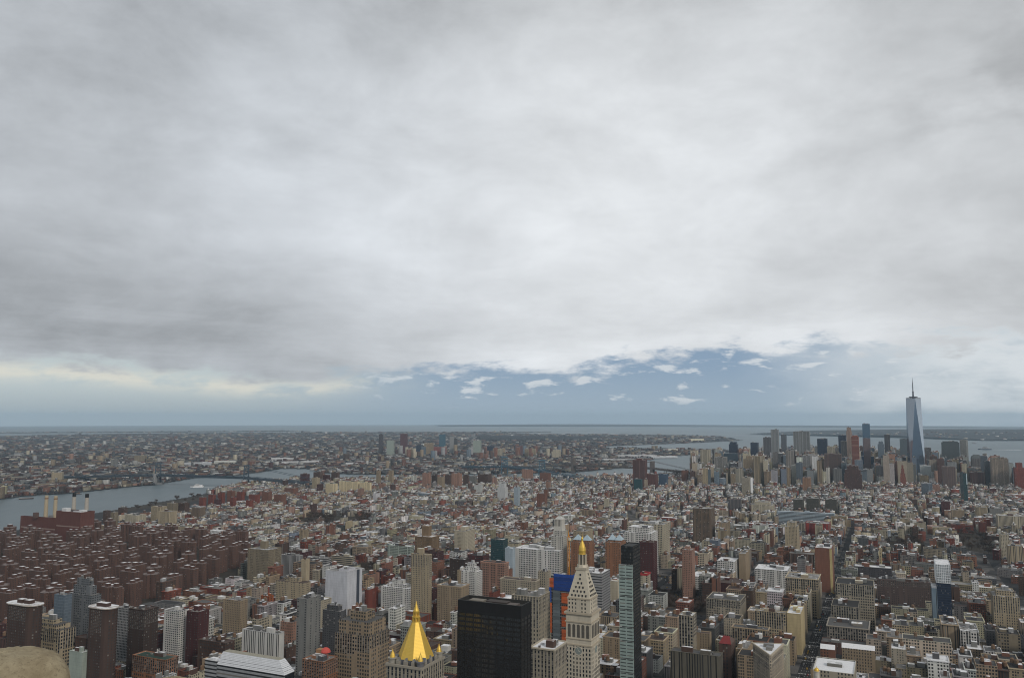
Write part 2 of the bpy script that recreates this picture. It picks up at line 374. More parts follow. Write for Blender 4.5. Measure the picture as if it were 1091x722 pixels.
def shrink(xy, d):
    """inset a convex counter-clockwise or clockwise outline by d"""
    n = len(xy); cx = sum(p[0] for p in xy)/n; cy = sum(p[1] for p in xy)/n; L = []
    for i in range(n):
        x0, y0 = xy[i]; x1, y1 = xy[(i+1) % n]; ex, ey = x1-x0, y1-y0; l = math.hypot(ex, ey) or 1e-6
        nx, ny = -ey/l, ex/l
        if nx*(cx-x0)+ny*(cy-y0) < 0: nx, ny = -nx, -ny
        L.append((x0+nx*d, y0+ny*d, ex, ey))
    out = []
    for i in range(n):
        ax, ay, ux, uy = L[i-1]; bx, by, vx, vy = L[i]
        det = ux*vy-uy*vx
        if abs(det) < 1e-9: out.append((bx, by)); continue
        k = ((bx-ax)*vy-(by-ay)*vx)/det; out.append((ax+ux*k, ay+uy*k))
    return out
def rect(cx, cy, hw, hd, th=TH):
    w, d = WD(th)
    return [(cx+w[0]*a*hw+d[0]*b*hd, cy+w[1]*a*hw+d[1]*b*hd) for a, b in ((-1, -1), (1, -1), (1, 1), (-1, 1))]
def ngon(cx, cy, r, n, ph=0): return [(cx+r*math.cos(ph+k*2*math.pi/n), cy+r*math.sin(ph+k*2*math.pi/n)) for k in range(n)]
def centre(xy): return sum(p[0] for p in xy)/len(xy), sum(p[1] for p in xy)/len(xy)
def tag(o, label=None, cat=None, group=None, kind=None):
    if label: o['label'] = label
    if cat: o['category'] = cat
    if group: o['group'] = group
    if kind: o['kind'] = kind
    return o
def thing(name, label, cat, x, y, z=None, group=None):
    o = bpy.data.objects.new(name, None); C.objects.link(o); o.empty_display_size = 5
    o.location = (x, y, gz(x, y) if z is None else z)
    return tag(o, label, cat, group)
def copy_tree(o, parent=None):
    c = o.copy(); C.objects.link(c)
    if parent: c.parent = parent
    for ch in list(o.children): copy_tree(ch, c)
    return c
# many plain boxes at once, for what nobody could count
def mass_boxes(name, A, pad=True):
    """A: rows of cx cy hw hd rot z0 z1 | col3 | pu pv fw fh g | roofcol3 snow  -> ONE mesh object"""
    A = np.asarray(A, float); n = len(A)
    c, s_ = np.cos(A[:, 4]), np.sin(A[:, 4]); w = np.stack([c, -s_], 1); d = np.stack([s_, c], 1)
    sg = [(-1, -1), (1, -1), (1, 1), (-1, 1)]
    P = np.stack([A[:, 0:2]+w*a*A[:, 2:3]+d*b*A[:, 3:4] for a, b in sg], 1)     # n,4,2
    g = -(A[:, 0]**2+A[:, 1]**2)/(2*7.4e6)
    z0 = A[:, 5]+g; z1 = A[:, 6]+g
    V = np.zeros((n, 8, 3)); V[:, :4, :2] = P; V[:, 4:, :2] = P; V[:, :4, 2] = z0[:, None]; V[:, 4:, 2] = z1[:, None]
    fl = np.array([[0, 1, 5, 4], [1, 2, 6, 5], [2, 3, 7, 6], [3, 0, 4, 7], [4, 5, 6, 7]])
    Fc = (fl[None]+8*np.arange(n)[:, None, None]).reshape(-1, 4)
    col = np.zeros((n, 5, 3)); col[:, :4] = A[:, None, 7:10]; col[:, 4] = A[:, 15:18]
    win = np.zeros((n, 5, 3)); win[:, :4, 0] = A[:, None, 12]; win[:, :4, 1] = A[:, None, 13]; win[:, :4, 2] = A[:, None, 14]; win[:, 4, 0] = A[:, 18]
    uvs = np.zeros((n, 5, 4, 2)); off = NR.randint(0, 4000, n)
    nv = (A[:, 6]-A[:, 5])/A[:, 11]
    for k in range(4):
        ln = 2*(A[:, 2] if k % 2 == 0 else A[:, 3]); nu = np.maximum(1, np.round(ln/A[:, 10]))
        uvs[:, k, 0, 0] = off+k*31; uvs[:, k, 1, 0] = off+k*31+nu; uvs[:, k, 2, 0] = off+k*31+nu; uvs[:, k, 3, 0] = off+k*31
        uvs[:, k, 0:2, 1] = (999.75-nv)[:, None]; uvs[:, k, 2:4, 1] = 999.75
    mi = np.tile(np.array([0, 0, 0, 0, 1]), n)
    me = mesh_from(name, V.reshape(-1, 3), Fc, col.reshape(-1, 3), win.reshape(-1, 3), uvs.reshape(-1, 2), mi)
    o = bpy.data.objects.new(name, me); C.objects.link(o); return o
# ---------------------------------------------------------------- water, land
def polar_sheet(name, rs, an, keep, zf, material, kind='structure'):
    rr, aa = np.meshgrid(rs, an, indexing='ij')
    x = rr*np.sin(aa); y = rr*np.cos(aa); z = -(rr**2)/(2*7.4e6)+zf(x, y)
    nr, na = rr.shape
    id_ = np.arange(nr*na).reshape(nr, na)
    Fc = np.stack([id_[:-1, :-1], id_[:-1, 1:], id_[1:, 1:], id_[1:, :-1]], -1).reshape(-1, 4)
    if keep is not None:
        xc = (x[:-1, :-1]+x[1:, 1:])/2; yc = (y[:-1, :-1]+y[1:, 1:])/2
        Fc = Fc[keep(xc, yc).ravel()]
    us, inv = np.unique(Fc, return_inverse=True)
    V = np.stack([x.ravel(), y.ravel(), z.ravel()], 1)[us]
    me = mesh_from(name, V, inv.reshape(-1, 4)[:, ::-1], None, None, None, None, True)
    me.materials.append(material)
    o = bpy.data.objects.new(name, me); C.objects.link(o); tag(o, kind=kind); return o
P_MAN = [ll(40.7620, -73.9540), ll(40.7480, -73.9630)]+[ground_at(*p) for p in ((-60, 600), (0, 569), (30, 561), (100, 547), (130, 541.5), (170, 534.5), (215, 526.5), (262, 517), (300, 513.5), (345, 512), (400, 511), (455, 510))]+[ll(*p) for p in [(40.7096, -73.9920), (40.7075, -73.9990), (40.7055, -74.0030), (40.7010, -74.0095), (40.7003, -74.0150), (40.7045, -74.0188), (40.7170, -74.0172), (40.7300, -74.0122), (40.7420, -74.0100), (40.7560, -74.0060), (40.7800, -73.9900)]]
P_BKN = [ll(40.7700, -73.9300), ll(40.7520, -73.9520)]+[ground_at(*p) for p in ((-60, 539), (0, 531), (28, 527.5), (69, 525), (119, 520), (143, 517.2), (164, 516), (177, 513.5), (205, 508.8), (250, 506), (285, 501), (300, 498.5), (330, 499), (342, 503), (372, 504.5), (455, 505))]+[ll(*p) for p in [(40.7052, -73.9890), (40.7040, -73.9945), (40.7000, -73.9990), (40.6920, -74.0030), (40.6850, -74.0090), (40.6780, -74.0180), (40.6740, -74.0185), (40.6690, -74.0050), (40.6640, -74.0060), (40.6550, -74.0200), (40.6430, -74.0350), (40.6200, -74.0410), (40.6080, -74.0370), (40.5930, -74.0000), (40.5840, -74.0010), (40.5800, -74.0110), (40.5720, -74.0120), (40.5710, -73.9500), (40.5780, -73.9300), (40.5860, -73.9000), (40.6100, -73.8850), (40.6120, -73.8600), (40.5950, -73.8100), (40.5880, -73.7000), (40.5800, -73.3600), (40.8500, -73.3600), (40.8500, -73.8000)]]
P_ROC = [ll(*p) for p in [(40.5560, -73.9420), (40.5640, -73.9300), (40.5850, -73.8300), (40.5980, -73.7500), (40.6000, -73.5000), (40.5900, -73.5000), (40.5860, -73.7500), (40.5700, -73.8500), (40.5480, -73.9300)]]
P_STA = [ll(*p) for p in [(40.6460, -74.0760), (40.6270, -74.0720), (40.6030, -74.0540), (40.5700, -74.0950), (40.5300, -74.1500), (40.4950, -74.2550), (40.6000, -74.2050), (40.6420, -74.1800), (40.6450, -74.1000)]]
P_BAY = [ll(*p) for p in [(40.6720, -74.0720), (40.6660, -74.0640), (40.6500, -74.0850), (40.6460, -74.1400), (40.6900, -74.1100), (40.7100, -74.0650), (40.7000, -74.0600)]]
P_GOV = [ll(*p) for p in [(40.6935, -74.0160), (40.6905, -74.0125), (40.6850, -74.0200), (40.6840, -74.0265), (40.6875, -74.0250)]]
P_NJ = [ll(*p) for p in [(40.4800, -74.2600), (40.4450, -74.1300), (40.4200, -74.0300), (40.4100, -73.9750), (40.3000, -73.9700), (40.2000, -74.2600)]]
rad = math.radians
polar_sheet('water', np.concatenate([[0.5], np.geomspace(200, 67000, 130)]), np.radians(np.arange(0, 360.1, 1.5)), None, lambda x, y: x*0-3.0, M['water'])
AN = np.radians(np.arange(-48, 58.01, 0.22))
inside = lambda P: (lambda x, y: inpoly(x, y, P))
zero = lambda x, y: x*0
polar_sheet('manhattan_ground', np.concatenate([np.linspace(20, 900, 40), np.geomspace(910, 7000, 330)]), AN, inside(P_MAN), zero, M['asphalt'])
polar_sheet('brooklyn_ground', np.geomspace(2200, 60000, 420), AN, lambda x, y: inpoly(x, y, P_BKN) | inpoly(x, y, P_ROC), zero, M['borough'])
def hill(x, y):
    gx, gy = ll(40.600, -74.112); a = 95*np.exp(-(((x-gx)/3300)**2+((y-gy)/3600)**2))
    gx, gy = ll(40.626, -74.090); a += 35*np.exp(-(((x-gx)/1700)**2+((y-gy)/1500)**2))
    gx, gy = ll(40.618, -74.155); a += 30*np.exp(-(((x-gx)/3000)**2+((y-gy)/2600)**2))
    return a
polar_sheet('staten_island_hills', np.geomspace(6500, 34000, 240), AN, lambda x, y: inpoly(x, y, P_STA), hill, M['hills'])
polar_sheet('harbour_terminal_ground', np.geomspace(6000, 20000, 160), AN, lambda x, y: inpoly(x, y, P_BAY) | inpoly(x, y, P_GOV), zero, M['borough'])
def far_ridge(x, y):
    gx, gy = ll(40.37, -74.06); return 85*np.exp(-(((x-gx)/9000)**2+((y-gy)/5500)**2))
polar_sheet('distant_coastal_hills', np.geomspace(28000, 60000, 80), AN, inside(P_NJ), far_ridge, M['hills'])
# ---------------------------------------------------------------- real buildings surveyed from the photograph
BL = []          # every building: dict(xy, h, col, sty, ...)
COL = dict(tan=(.33, .262, .185), sand=(.42, .355, .255), cream=(.50, .45, .35), stone=(.38, .34, .27), grey=(.22, .22, .21), dgrey=(.10, .10, .105), lgrey=(.36, .36, .36),
  white=(.66, .65, .62), brown=(.105, .068, .055), dbrown=(.060, .042, .036), red=(.20, .065, .048), brick=(.21, .105, .075), rust=(.30, .10, .045), black=(.018, .017, .017),
  orange=(.29, .15, .09), navy=(.025, .040, .075), teal=(.03, .075, .085), blueglass=(.10, .17, .25), bluegrey=(.17, .21, .25), palegreen=(.38, .43, .38), maroon=(.085, .035, .035), pink=(.36, .22, .17), paleblue=(.40, .47, .52), yellow=(.50, .41, .25), khaki=(.25, .212, .155))
ROOFS = dict(white=((.48, .47, .45), .60), mid=((.20, .192, .18), .42), tar=((.030, .029, .029), .18), grey=((.095, .093, .09), .27), brown=((.085, .06, .05), .15), snow=((.5, .5, .49), .85))
for _k, _c in list(COL.items()):
    _l = sum(_c)/3; COL[_k] = tuple(max(.008, _l+(v-_l)*1.10) for v in _c)
def fw_at(py, z):
    q = (361-py)/F; return (z-CZ)*(cp-q*sp)/(q*cp+sp)
def solve(x, y, z, q, px):
    """how far along q from (x,y,z) one sees column px"""
    dx_, dy_ = x-CX, y-CY
    r0 = dx_*cyw-dy_*syw; f0 = dx_*syw+dy_*cyw; d0 = f0*cp+(z-CZ)*sp
    rq = q[0]*cyw-q[1]*syw; dq = (q[0]*syw+q[1]*cyw)*cp; k = (px-545.5)/F
    return (k*d0-r0)/(rq-k*dq)
def survey(pl, pr, ytop, fw, ps=None, th=TH, dep=None):
    w, d = WD(th); z = hz(ytop, fw)
    vp = 545.5+F*math.tan(th-YAW)
    if (pl+pr)/2 < vp:
        given = ps is not None; ps = ps if given else pr-1
        for _ in range(1 if given else 14):
            x, y = at(ps, fw, z); a = max(4., solve(x, y, z, (-w[0], -w[1]), pl))
            b = solve(x, y, z, d, pr) if (given and not dep) else (dep or min(max(.7*a, 14), 40))
            if not given:
                pb = proj(x+d[0]*b, y+d[1]*b, z)[0]; ps += (pr-pb)*.6; ps = max(ps, pl+.4*(pr-pl))
        b = min(max(b, 10), 52)
        C0 = (x, y); xy = [(x-w[0]*a, y-w[1]*a), C0, (x+d[0]*b, y+d[1]*b), (x-w[0]*a+d[0]*b, y-w[1]*a+d[1]*b)]
    else:
        given = ps is not None; ps = ps if given else pl+1
        for _ in range(1 if given else 14):
            x, y = at(ps, fw, z); a = max(4., solve(x, y, z, w, pr))
            b = solve(x, y, z, d, pl) if (given and not dep) else (dep or min(max(.7*a, 14), 40))
            if not given:
                pb = proj(x+d[0]*b, y+d[1]*b, z)[0]; ps += (pl-pb)*.6; ps = min(ps, pr-.4*(pr-pl))
        b = min(max(b, 10), 52)
        xy = [(x, y), (x+w[0]*a, y+w[1]*a), (x+w[0]*a+d[0]*b, y+w[1]*a+d[1]*b), (x+d[0]*b, y+d[1]*b)]
    cx, cy = centre(xy)
    return xy, z-gz(cx, cy)
HH = {'grey striped': 95, 'low block with a blank cream': 70, 'dark maroon apartment': 98, 'narrow cream tower': 62, 'long white office': 76, 'dark teal glass block': 86, 'pale blue party': 80, 'broad pinkish': 72, 'low stone block with': 62,
 'slim grey stone': 74, 'brown brick hotel': 62, 'white stepped apartment': 52, 'small square brick': 22, 'pale green hospital': 52, 'white stepped tower with': 74, 'dark brown brick block just': 64, 'tan brick block with rooftop': 62, 'grey ribbed hospital': 44,
 'long pale banded': 42, 'cream yellow': 54, 'dark grey terraced': 74, 'tan stepped office': 84, 'orange brick block with': 62, 'white apartment block with green': 62, 'brown loft block with': 46, 'maroon brick tower': 70, 'white balcony': 68, 'white grid-fronted': 78,
 'cream stepped loft': 78, 'pale mint': 62, 'dark red brick block nearer': 68, 'brick block with a dark green': 50, 'tan brick tower with': 64, 'rust red': 46, 'long low white': 30, 'white square loft': 46, 'tan tower with blank': 58, 'broad dark red': 32, 'long stone building': 46,
 'yellow tan loft': 55, 'bright yellow': 55, 'tan corniced': 62, 'long white loft': 52, 'bright red sandstone': 46, 'long pale slab': 46, 'broad tan loft': 66, 'grey stone block nearer': 48, 'low long grey': 34, 'small brick avenue': 30, 'wider tan house': 30, 'long dark brick': 45,
 'yellow stone stepped': 58, 'small sandy': 44, 'tan block with a green': 30, 'dark red brick block beyond': 42, 'white three-bay': 42, 'khaki loft': 40, 'tan columned': 46, 'dark stone block with': 68, 'stone tower with pale': 86, 'stone block with tank': 62, 'long arcaded': 52, 'narrow ornate': 56, 'narrow tan block': 48,
 'yellow and tan loft': 46, 'plain grey block': 44, 'long beige ribbed': 50, 'dark brown block with pale': 46, 'pinkish tan block': 40, 'grey blue grid': 62, 'salmon': 52, 'long white shed': 17, 'white gabled shed': 20, 'white hangar': 22, 'pale shed beyond': 20, 'white waterside': 16, 'long pale pier': 15, 'white terminal': 22, 'pale warehouse': 17, 'pale pier shed': 16, 'cream shed': 30,
 'cream grain': 40, 'tan apartment block on': 50, 'pale slab beyond': 50, 'brown slab beyond': 50, 'pink topped': 60, 'brick slab between': 55, 'white block with bright blue': 70, 'beige ribbed apartment': 50, 'slimmer beige': 55}
def H(name, label, cat, pl, pr, ytop, fw, col, sty, ps=None, **k):
    for a_, h_ in HH.items():
        if label and label.startswith(a_):
            for _ in range(4): fw = fw_at(ytop, h_-fw*fw/(2*7.4e6))
            break
    th = k.pop('th', TH); xy, h = survey(pl, pr, ytop, fw, ps, th, k.pop('dep', None))
    b = dict(name=name, label=label, cat=cat, xy=xy, h=max(h, 6), col=COL[col] if isinstance(col, str) else col, cn=col, sty=sty, roof=k.pop('roof', 'mid'), th=th, hero=True, k=k, lm=k.pop('lm', None))
    BL.append(b); return b
OT, AT, LB, BB, SK = 'office_tower', 'apartment_tower', 'loft_building', 'brick_building', 'skyscraper'
# -- near and middle distance
H(LB, 'limestone block with a dark rooftop plant behind the black office slab', 'building', 545, 586, 636, 800, 'stone', 'stone', 574, lm='limestone block', plant=1, W=1, roof='mid')
H(LB, 'cream stone block with punched windows below the limestone block, cut by the frame', 'building', 565, 604, 692, 720, 'stone', 'stone', 590.5, W=1, roof='white', cornice=1)
H(OT, 'grey striped office block with sloping top just behind the clock tower', 'office building', 618, 650, 611, 985, 'lgrey', 'band', 641, roof='white')
H(BB, 'low block with a blank cream wall between clock tower and thin glass tower', 'building', 644, 660, 619, 1060, 'cream', 'blank', 658, roof='white')
H(AT, 'orange brick tower with pale blue pyramid roofs behind the gold lantern', 'apartment tower', 608, 633, 578, 1540, 'orange', 'brick', 628, lm='orange brick towers', pyr=1)
H(AT, 'orange brick tower with pale blue pyramid roofs behind the thin glass tower', 'apartment tower', 645, 667, 578, 1530, 'orange', 'brick', 661, pyr=1)
H(AT, 'tan twin-bay tower rising behind the first orange brick tower', 'apartment tower', 611, 632, 566, 1640, 'sand', 'brick', 625)
H(AT, 'dark maroon apartment block beside the black side of the thin glass tower', 'apartment building', 681, 700, 578, 1290, 'maroon', 'brick', 696, roof='brown')
H(AT, 'narrow cream tower with red roof edge beside the thin glass tower', 'apartment building', 681.5, 693, 613, 1230, 'cream', 'grid', 689.5, redcap=1)
H('long_office_building', 'long white office building with rooftop sheds in front of the white stone tower', 'office building', 548, 605, 587, 1480, 'white', 'loft', 596, lm='long white office building', plant=2, roof='white')
H(OT, 'dark teal glass block beside the long white office building', 'office building', 523, 541, 575, 1520, 'teal', 'dark', 536)
H(BB, 'pale blue party wall block between teal glass block and long white office building', 'building', 538, 549, 584, 1500, 'paleblue', 'blank', 546, roof='white')
H(LB, 'broad pinkish tan hotel block behind the black office slab', 'hotel', 512, 542, 600, 1210, 'pink', 'loft', 537, roof='brown', cornice=1)
H(LB, 'low stone block with a red brown roof behind the limestone block', 'building', 533, 575, 619, 1000, 'stone', 'stone', 570, roof='brown', cornice=1)
H(LB, 'slim grey stone block beside the blue wrapped construction tower', 'building', 573, 587, 609, 1060, 'stone', 'stone', 583, plant=1)
H(AT, 'tall sandy apartment tower standing behind the gold pyramid', 'apartment tower', 438, 460, 591, 1330, 'sand', 'brick', 457, lm='tall sandy tower', bulk=(.35, 9), W=1)
H(LB, 'brown brick hotel block with white roof terrace behind the sandy tower', 'hotel', 442, 468, 572, 1750, (.22, .15, .09), 'brick', 460, roof='white', cornice=1, bulk=(.4, 22))
H(AT, 'broad cream apartment block with central bay among the low roofs', 'apartment building', 484, 506, 566, 1920, 'cream', 'brick', 495.5, lm='broad cream block', bulk=(.4, 8))
H(AT, 'white stepped apartment complex with dark recesses before the sandy tower', 'apartment building', 406, 441, 627, 1240, 'white', 'slab', 437, roof='white', steps=[(.35, 5), (.62, 6)], dep=20)
H(BB, 'small square brick hall with pale green roof beside the bare square', 'building', 404.5, 426, 598, 1480, 'pink', 'stone', 421, roof='mid', cornice=1)
H('hospital_building', 'pale green hospital block with white roof behind the brick hall', 'hospital', 413, 441, 582, 1660, 'palegreen', 'grid', 437, roof='white')
H(AT, 'white stepped tower with small white penthouse beside the black office slab', 'apartment tower', 491.5, 514, 609, 1230, 'white', 'slab', 508, roof='white', steps=[(.3, 6), (.55, 6)], lm='white stepped tower')
H(AT, 'dark brown brick block just behind the white stepped tower', 'apartment building', 479, 500, 596, 1340, 'dbrown', 'brick', 495)
H(LB, 'tan brick block with rooftop tank between sandy tower and black slab', 'building', 466, 500, 625, 1060, 'tan', 'brick', 491, tank=2, cornice=1, roof='mid')
H('windowless_building', 'tall white block with blank walls and a sunken roof corner', 'building', 347, 386, 609, 1310, (.60, .61, .65), 'blank', 370, lm='white blank-walled block', blank=1)
H(AT, 'tan brown apartment slab with tall lift tower beside brick estate', 'apartment tower', 264, 300, 586, 1620, 'khaki', 'brick', 285.7, lm='tan brown slab', bulk=(.25, 14))
H('hospital_building', 'grey ribbed hospital block with white roof shed beside the tan brown slab', 'hospital', 299, 323, 592, 1610, 'lgrey', 'vert', 318, plant=1)
H('hospital_building', 'long pale banded hospital wing nearer the grey ribbed block', 'hospital', 327, 353, 595, 1560, 'lgrey', 'band', 348, roof='mid')
H('hospital_building', 'long pale banded hospital wing nearer the bare square', 'hospital', 353, 378, 593, 1540, 'stone', 'band', 374, roof='white')
H('chimney_tower', 'slim tan chimney tower with white band before the hospital wings', 'chimney', 321, 327.5, 596, 1410, 'sand', 'blank', 326, dep=10)
H(AT, 'cream yellow apartment block with stepped bays before the tan chimney tower', 'apartment building', 294, 331, 621, 1230, 'sand', 'brick', 323, roof='brown', steps=[(.5, 6)])
H(AT, 'grey ribbed apartment tower with glazed corner, nearer than the white blank-walled block', 'apartment tower', 316.5, 342, 638, 1000, 'grey', 'slab', 327, lm='grey ribbed tower')
H(AT, 'dark grey terraced apartment block below the white blank-walled block', 'apartment building', 344, 369, 651, 985, 'dgrey', 'slab', 362, steps=[(.35, 6)])
H(LB, 'tan stepped office building with white rooftop house behind the gold pyramid turrets', 'office building', 357, 415, 678, 815, 'tan', 'loft', 394, lm='tan stepped building', steps=[(.14, 14), (.55, 9)], W=1, roof='grey')
H(BB, 'orange brick block with balconies under a red rooftop tent', 'apartment building', 322, 360, 705, 765, 'orange', 'slab', 345, tent=1, W=1)
H(AT, 'white apartment block with green glass bays above the ridged white roof', 'apartment building', 258, 303, 675, 905, 'white', 'vert', 296, roof='grey')
H(LB, 'brown loft block with tan corner piers before the maroon tower', 'building', 211, 250, 685, 905, 'brown', 'loft', 240, roof='brown', tank=1)
H(AT, 'maroon brick tower stepping down to one side among low roofs', 'apartment tower', 199, 223, 652, 1050, 'maroon', 'brick', 211, bulk=(.4, 6), lm='maroon tower')
H(AT, 'white balcony tower with tan side wall beside the maroon tower', 'apartment tower', 175, 200, 651, 1090, 'white', 'slab', 191)
H(AT, 'near black apartment tower with grid of dark windows', 'apartment tower', 137, 169, 650, 1000, 'dbrown', 'brick', 154, lm='near black tower', W=1, roof='brown')
H(AT, 'white grid-fronted block half hidden by the near black tower', 'apartment building', 125, 140, 648, 1060, 'lgrey', 'grid', 137)
H(AT, 'blue grey glass tower between the rounded brown towers', 'office building', 58, 75, 634, 1020, 'bluegrey', 'glass', 69)
H(AT, 'grey terraced balcony tower between the rounded brown towers', 'apartment tower', 73, 108, 634, 1030, (.19, .20, .21), 'slab', 98, steps=[(.3, 10), (.5, 8)])
H(LB, 'cream stepped loft building behind the rounded stone pier', 'building', 21, 81, 672, 800, 'sand', 'loft', 62, steps=[(.2, 5), (.5, 4)], W=1, roof='grey')
H(BB, 'pale mint painted block beside the rounded stone pier', 'building', 74, 91, 695, 785, 'palegreen', 'blank', 88, roof='white')
H(BB, 'dark red brick block nearer than the rounded brown tower', 'building', 80, 117, 682, 830, 'brown', 'brick', 105, roof='brown')
H(BB, 'brick block with a dark green flat roof at the bottom edge', 'building', 141, 190, 703, 790, 'orange', 'loft', 176, greenroof=1, W=1)
H(AT, 'tan brick tower with shaded flank beside the low roofs and brick estate', 'apartment tower', 238, 264, 640, 1150, 'tan', 'brick', 256, roof='mid')
H(BB, 'rust red brick block beside the cream yellow block', 'building', 278, 291, 635, 1160, 'rust', 'brick', 287)
# -- towards the wide avenue
H(OT, 'white stepped loft tower group behind the thin glass tower', 'office building', 665, 704, 568, 1700, 'white', 'loft', 694, steps=[(.25, 10)], roof='white', lm='white stepped lofts')
H(OT, 'broad cream office block with rooftop houses behind the white stepped lofts', 'office building', 668, 720, 559, 1830, 'cream', 'loft', 707, plant=2, lm='broad cream office block')
H(AT, 'tall brown apartment tower with orange flank beyond the square', 'apartment tower', 738, 767, 542, 2100, (.17, .125, .09), 'slab', 757, lm='tall brown tower')
H(AT, 'tan apartment block adjoining the tall brown tower', 'apartment building', 766, 778, 557, 2090, 'tan', 'vert', 774)
H(AT, 'slim pinkish tower at the edge of the bare treed square', 'apartment tower', 726.5, 740, 586, 1470, 'pink', 'brick', 737, lm='slim pinkish tower', bulk=(.4, 6))
H(LB, 'long low white stone building wrapped round the corner of the square', 'building', 736, 764, 615, 1430, 'white', 'loft', 758, roof='white')
H(LB, 'white square loft with large windows beyond the low white building', 'building', 764, 787, 598, 1500, 'white', 'loft', 783, roof='white')
H(AT, 'tan tower with blank flank beside the white square loft', 'apartment building', 787, 801, 590, 1500, 'tan', 'blank', 794)
H(BB, 'broad dark red roofed building before the white square loft', 'building', 757, 792, 622, 1300, 'maroon', 'brick', 787, roof='brown')
H('long_office_building', 'long stone building with rows of windows facing the bare square', 'office building', 752.5, 796, 640, 1160, 'stone', 'grid', 789, lm='long stone building', roof='grey', W=1)
H(LB, 'yellow tan loft with rows of arched windows beside the avenue', 'building', 804, 838, 653, 1060, 'sand', 'loft', 837, roof='mid', W=1, lm='yellow tan loft')
H(BB, 'bright yellow blank-walled building on the wide avenue corner', 'building', 838, 861, 654, 1050, 'yellow', 'blank', 853, roof='white')
H(LB, 'tan corniced loft with dark upper windows facing up the wide avenue', 'building', 837, 881, 617, 1210, 'sand', 'loft', 871.5, cornice=1, lm='tan corniced loft', W=1)
H(LB, 'long white loft with dark window grid behind the yellow tan loft', 'building', 804, 843, 608, 1290, 'white', 'grid', 839, roof='white')
H(AT, 'brown brick tower with one yellow corner stripe beside the avenue', 'apartment tower', 868, 893, 584, 1560, 'brick', 'blank', 886, stripe=1, lm='yellow striped tower', roof='white')
H(AT, 'tall tan tower with setbacks in front of the red library', 'apartment tower', 836, 853, 561, 1900, 'sand', 'brick', 849, steps=[(.3, 8)], lm='tall tan tower')
H('library_building', 'bright red sandstone library with dark vertical windows', 'library', 858, 887, 558, 2450, (.30, .055, .045), 'vert', 883.5, lm='red library', roof='mid')
for i, (a, b, y) in enumerate([(845, 857, 532), (859, 874, 531), (879, 893, 532)]):
    H('concrete_tower', ['dark windowed concrete tower, farthest of three from the spire tower', 'dark windowed concrete tower in the middle of three', 'dark windowed concrete tower, of three the one nearest the spire'][i], 'apartment tower', a, b, y, 2720, (.10, .095, .08), 'dark', b-1.8)
H('slab_block', 'long pale slab block in front of the three concrete towers', 'apartment building', 828, 891, 547, 2620, 'paleblue', 'band', 889, roof='white', dep=16)
H(LB, 'broad tan loft with twelve rows of windows beside the wide avenue', 'building', 890, 932, 624, 1190, 'stone', 'loft', 930.5, lm='broad tan loft', W=1, roof='tar', tank=2)
H(LB, 'grey stone block nearer than the broad tan loft on the avenue', 'building', 885.5, 916, 647, 1085, (.30, .27, .21), 'loft', 914.5, roof='tar', W=1)
H(LB, 'low long grey block with copper-edged roof on the avenue side', 'building', 881, 927, 670, 1000, (.28, .25, .21), 'loft', 925.5, roof='grey', cornice=1, W=1)
H('gabled_house', 'small brick avenue house with a white gabled roof', 'house', 874, 890, 692, 900, 'brick', 'stone', 889.5, gable=1, dep=13)
H('gabled_house', 'wider tan house with white gabled roof beside the small gabled one', 'house', 897, 933, 693, 905, 'tan', 'stone', 932, gable=1, dep=13)
H('long_office_building', 'long dark brick office slab with pale window grid', 'office building', 931, 992, 617, 1290, (.13, .095, .085), 'brick', 934, lm='long dark brick slab', roof='tar', W=1)
H(OT, 'dark glass tower capped with a white lattice crate', 'office tower', 991, 1013, 620, 1310, 'navy', 'dark', 998, crate=1, lm='crate-topped glass tower')
H(LB, 'yellow stone stepped block near the frame edge', 'building', 1055, 1086, 634, 1160, 'sand', 'stone', 1058, steps=[(.3, 7)], lm='yellow stepped block', W=1)
H(AT, 'beige ribbed apartment tower beyond the diagonal avenue', 'apartment tower', 1072, 1090, 581, 1750, 'sand', 'vert', 1074, lm='beige ribbed tower')
H(AT, 'slimmer beige tower just behind the beige ribbed tower', 'apartment tower', 1064, 1075, 569, 1880, 'cream', 'brick', 1066)
H(AT, 'small sandy apartment block alone among low roofs near the avenue', 'apartment building', 936.5, 948, 587, 1600, 'yellow', 'brick', 939, bulk=(.4, 5))
H(BB, 'tan block with a green court beside the dark red block', 'building', 992, 1008, 576, 1770, 'khaki', 'brick', 995)
H(BB, 'dark red brick block beyond the green-courted tan block', 'building', 1006, 1017, 573, 1800, 'red', 'brick', 1008)
H(LB, 'white three-bay loft with broad windows among dark roofs', 'building', 1020, 1043, 671, 955, 'white', 'loft', 1023, tank=1, roof='mid', W=1)
H(LB, 'khaki loft with a row of tall black windows near the frame edge', 'building', 1060, 1087, 674, 930, 'khaki', 'loft', 1063, roof='tar')
H(LB, 'tan columned loft beside the white three-bay loft', 'building', 1000, 1021, 664, 965, 'tan', 'vert', 1003, cornice=1)
H(LB, 'dark stone block with deep vertical bays at the bottom edge', 'building', 714, 770, 699, 790, (.16, .145, .115), 'vert', 767, roof='grey', W=1, lm='dark stone block')
H(LB, 'stone tower with pale string courses above the dark stone block', 'building', 723, 742, 656, 880, 'stone', 'loft', 738, roof='white', W=1, lm='string course tower')
H(LB, 'stone block with tank on a brown roof adjoining the string course tower', 'building', 737, 758, 675, 870, 'tan', 'brick', 756, tank=1, roof='brown')
H(LB, 'long arcaded tan building behind the wedge-shaped building', 'building', 780, 820, 671, 960, 'tan', 'loft', 818, cornice=1, W=1, roof='grey')
H(BB, 'narrow ornate building with a red hipped roof beside diagonal street', 'building', 766, 783, 686, 840, 'brown', 'stone', 779, redroof=1)
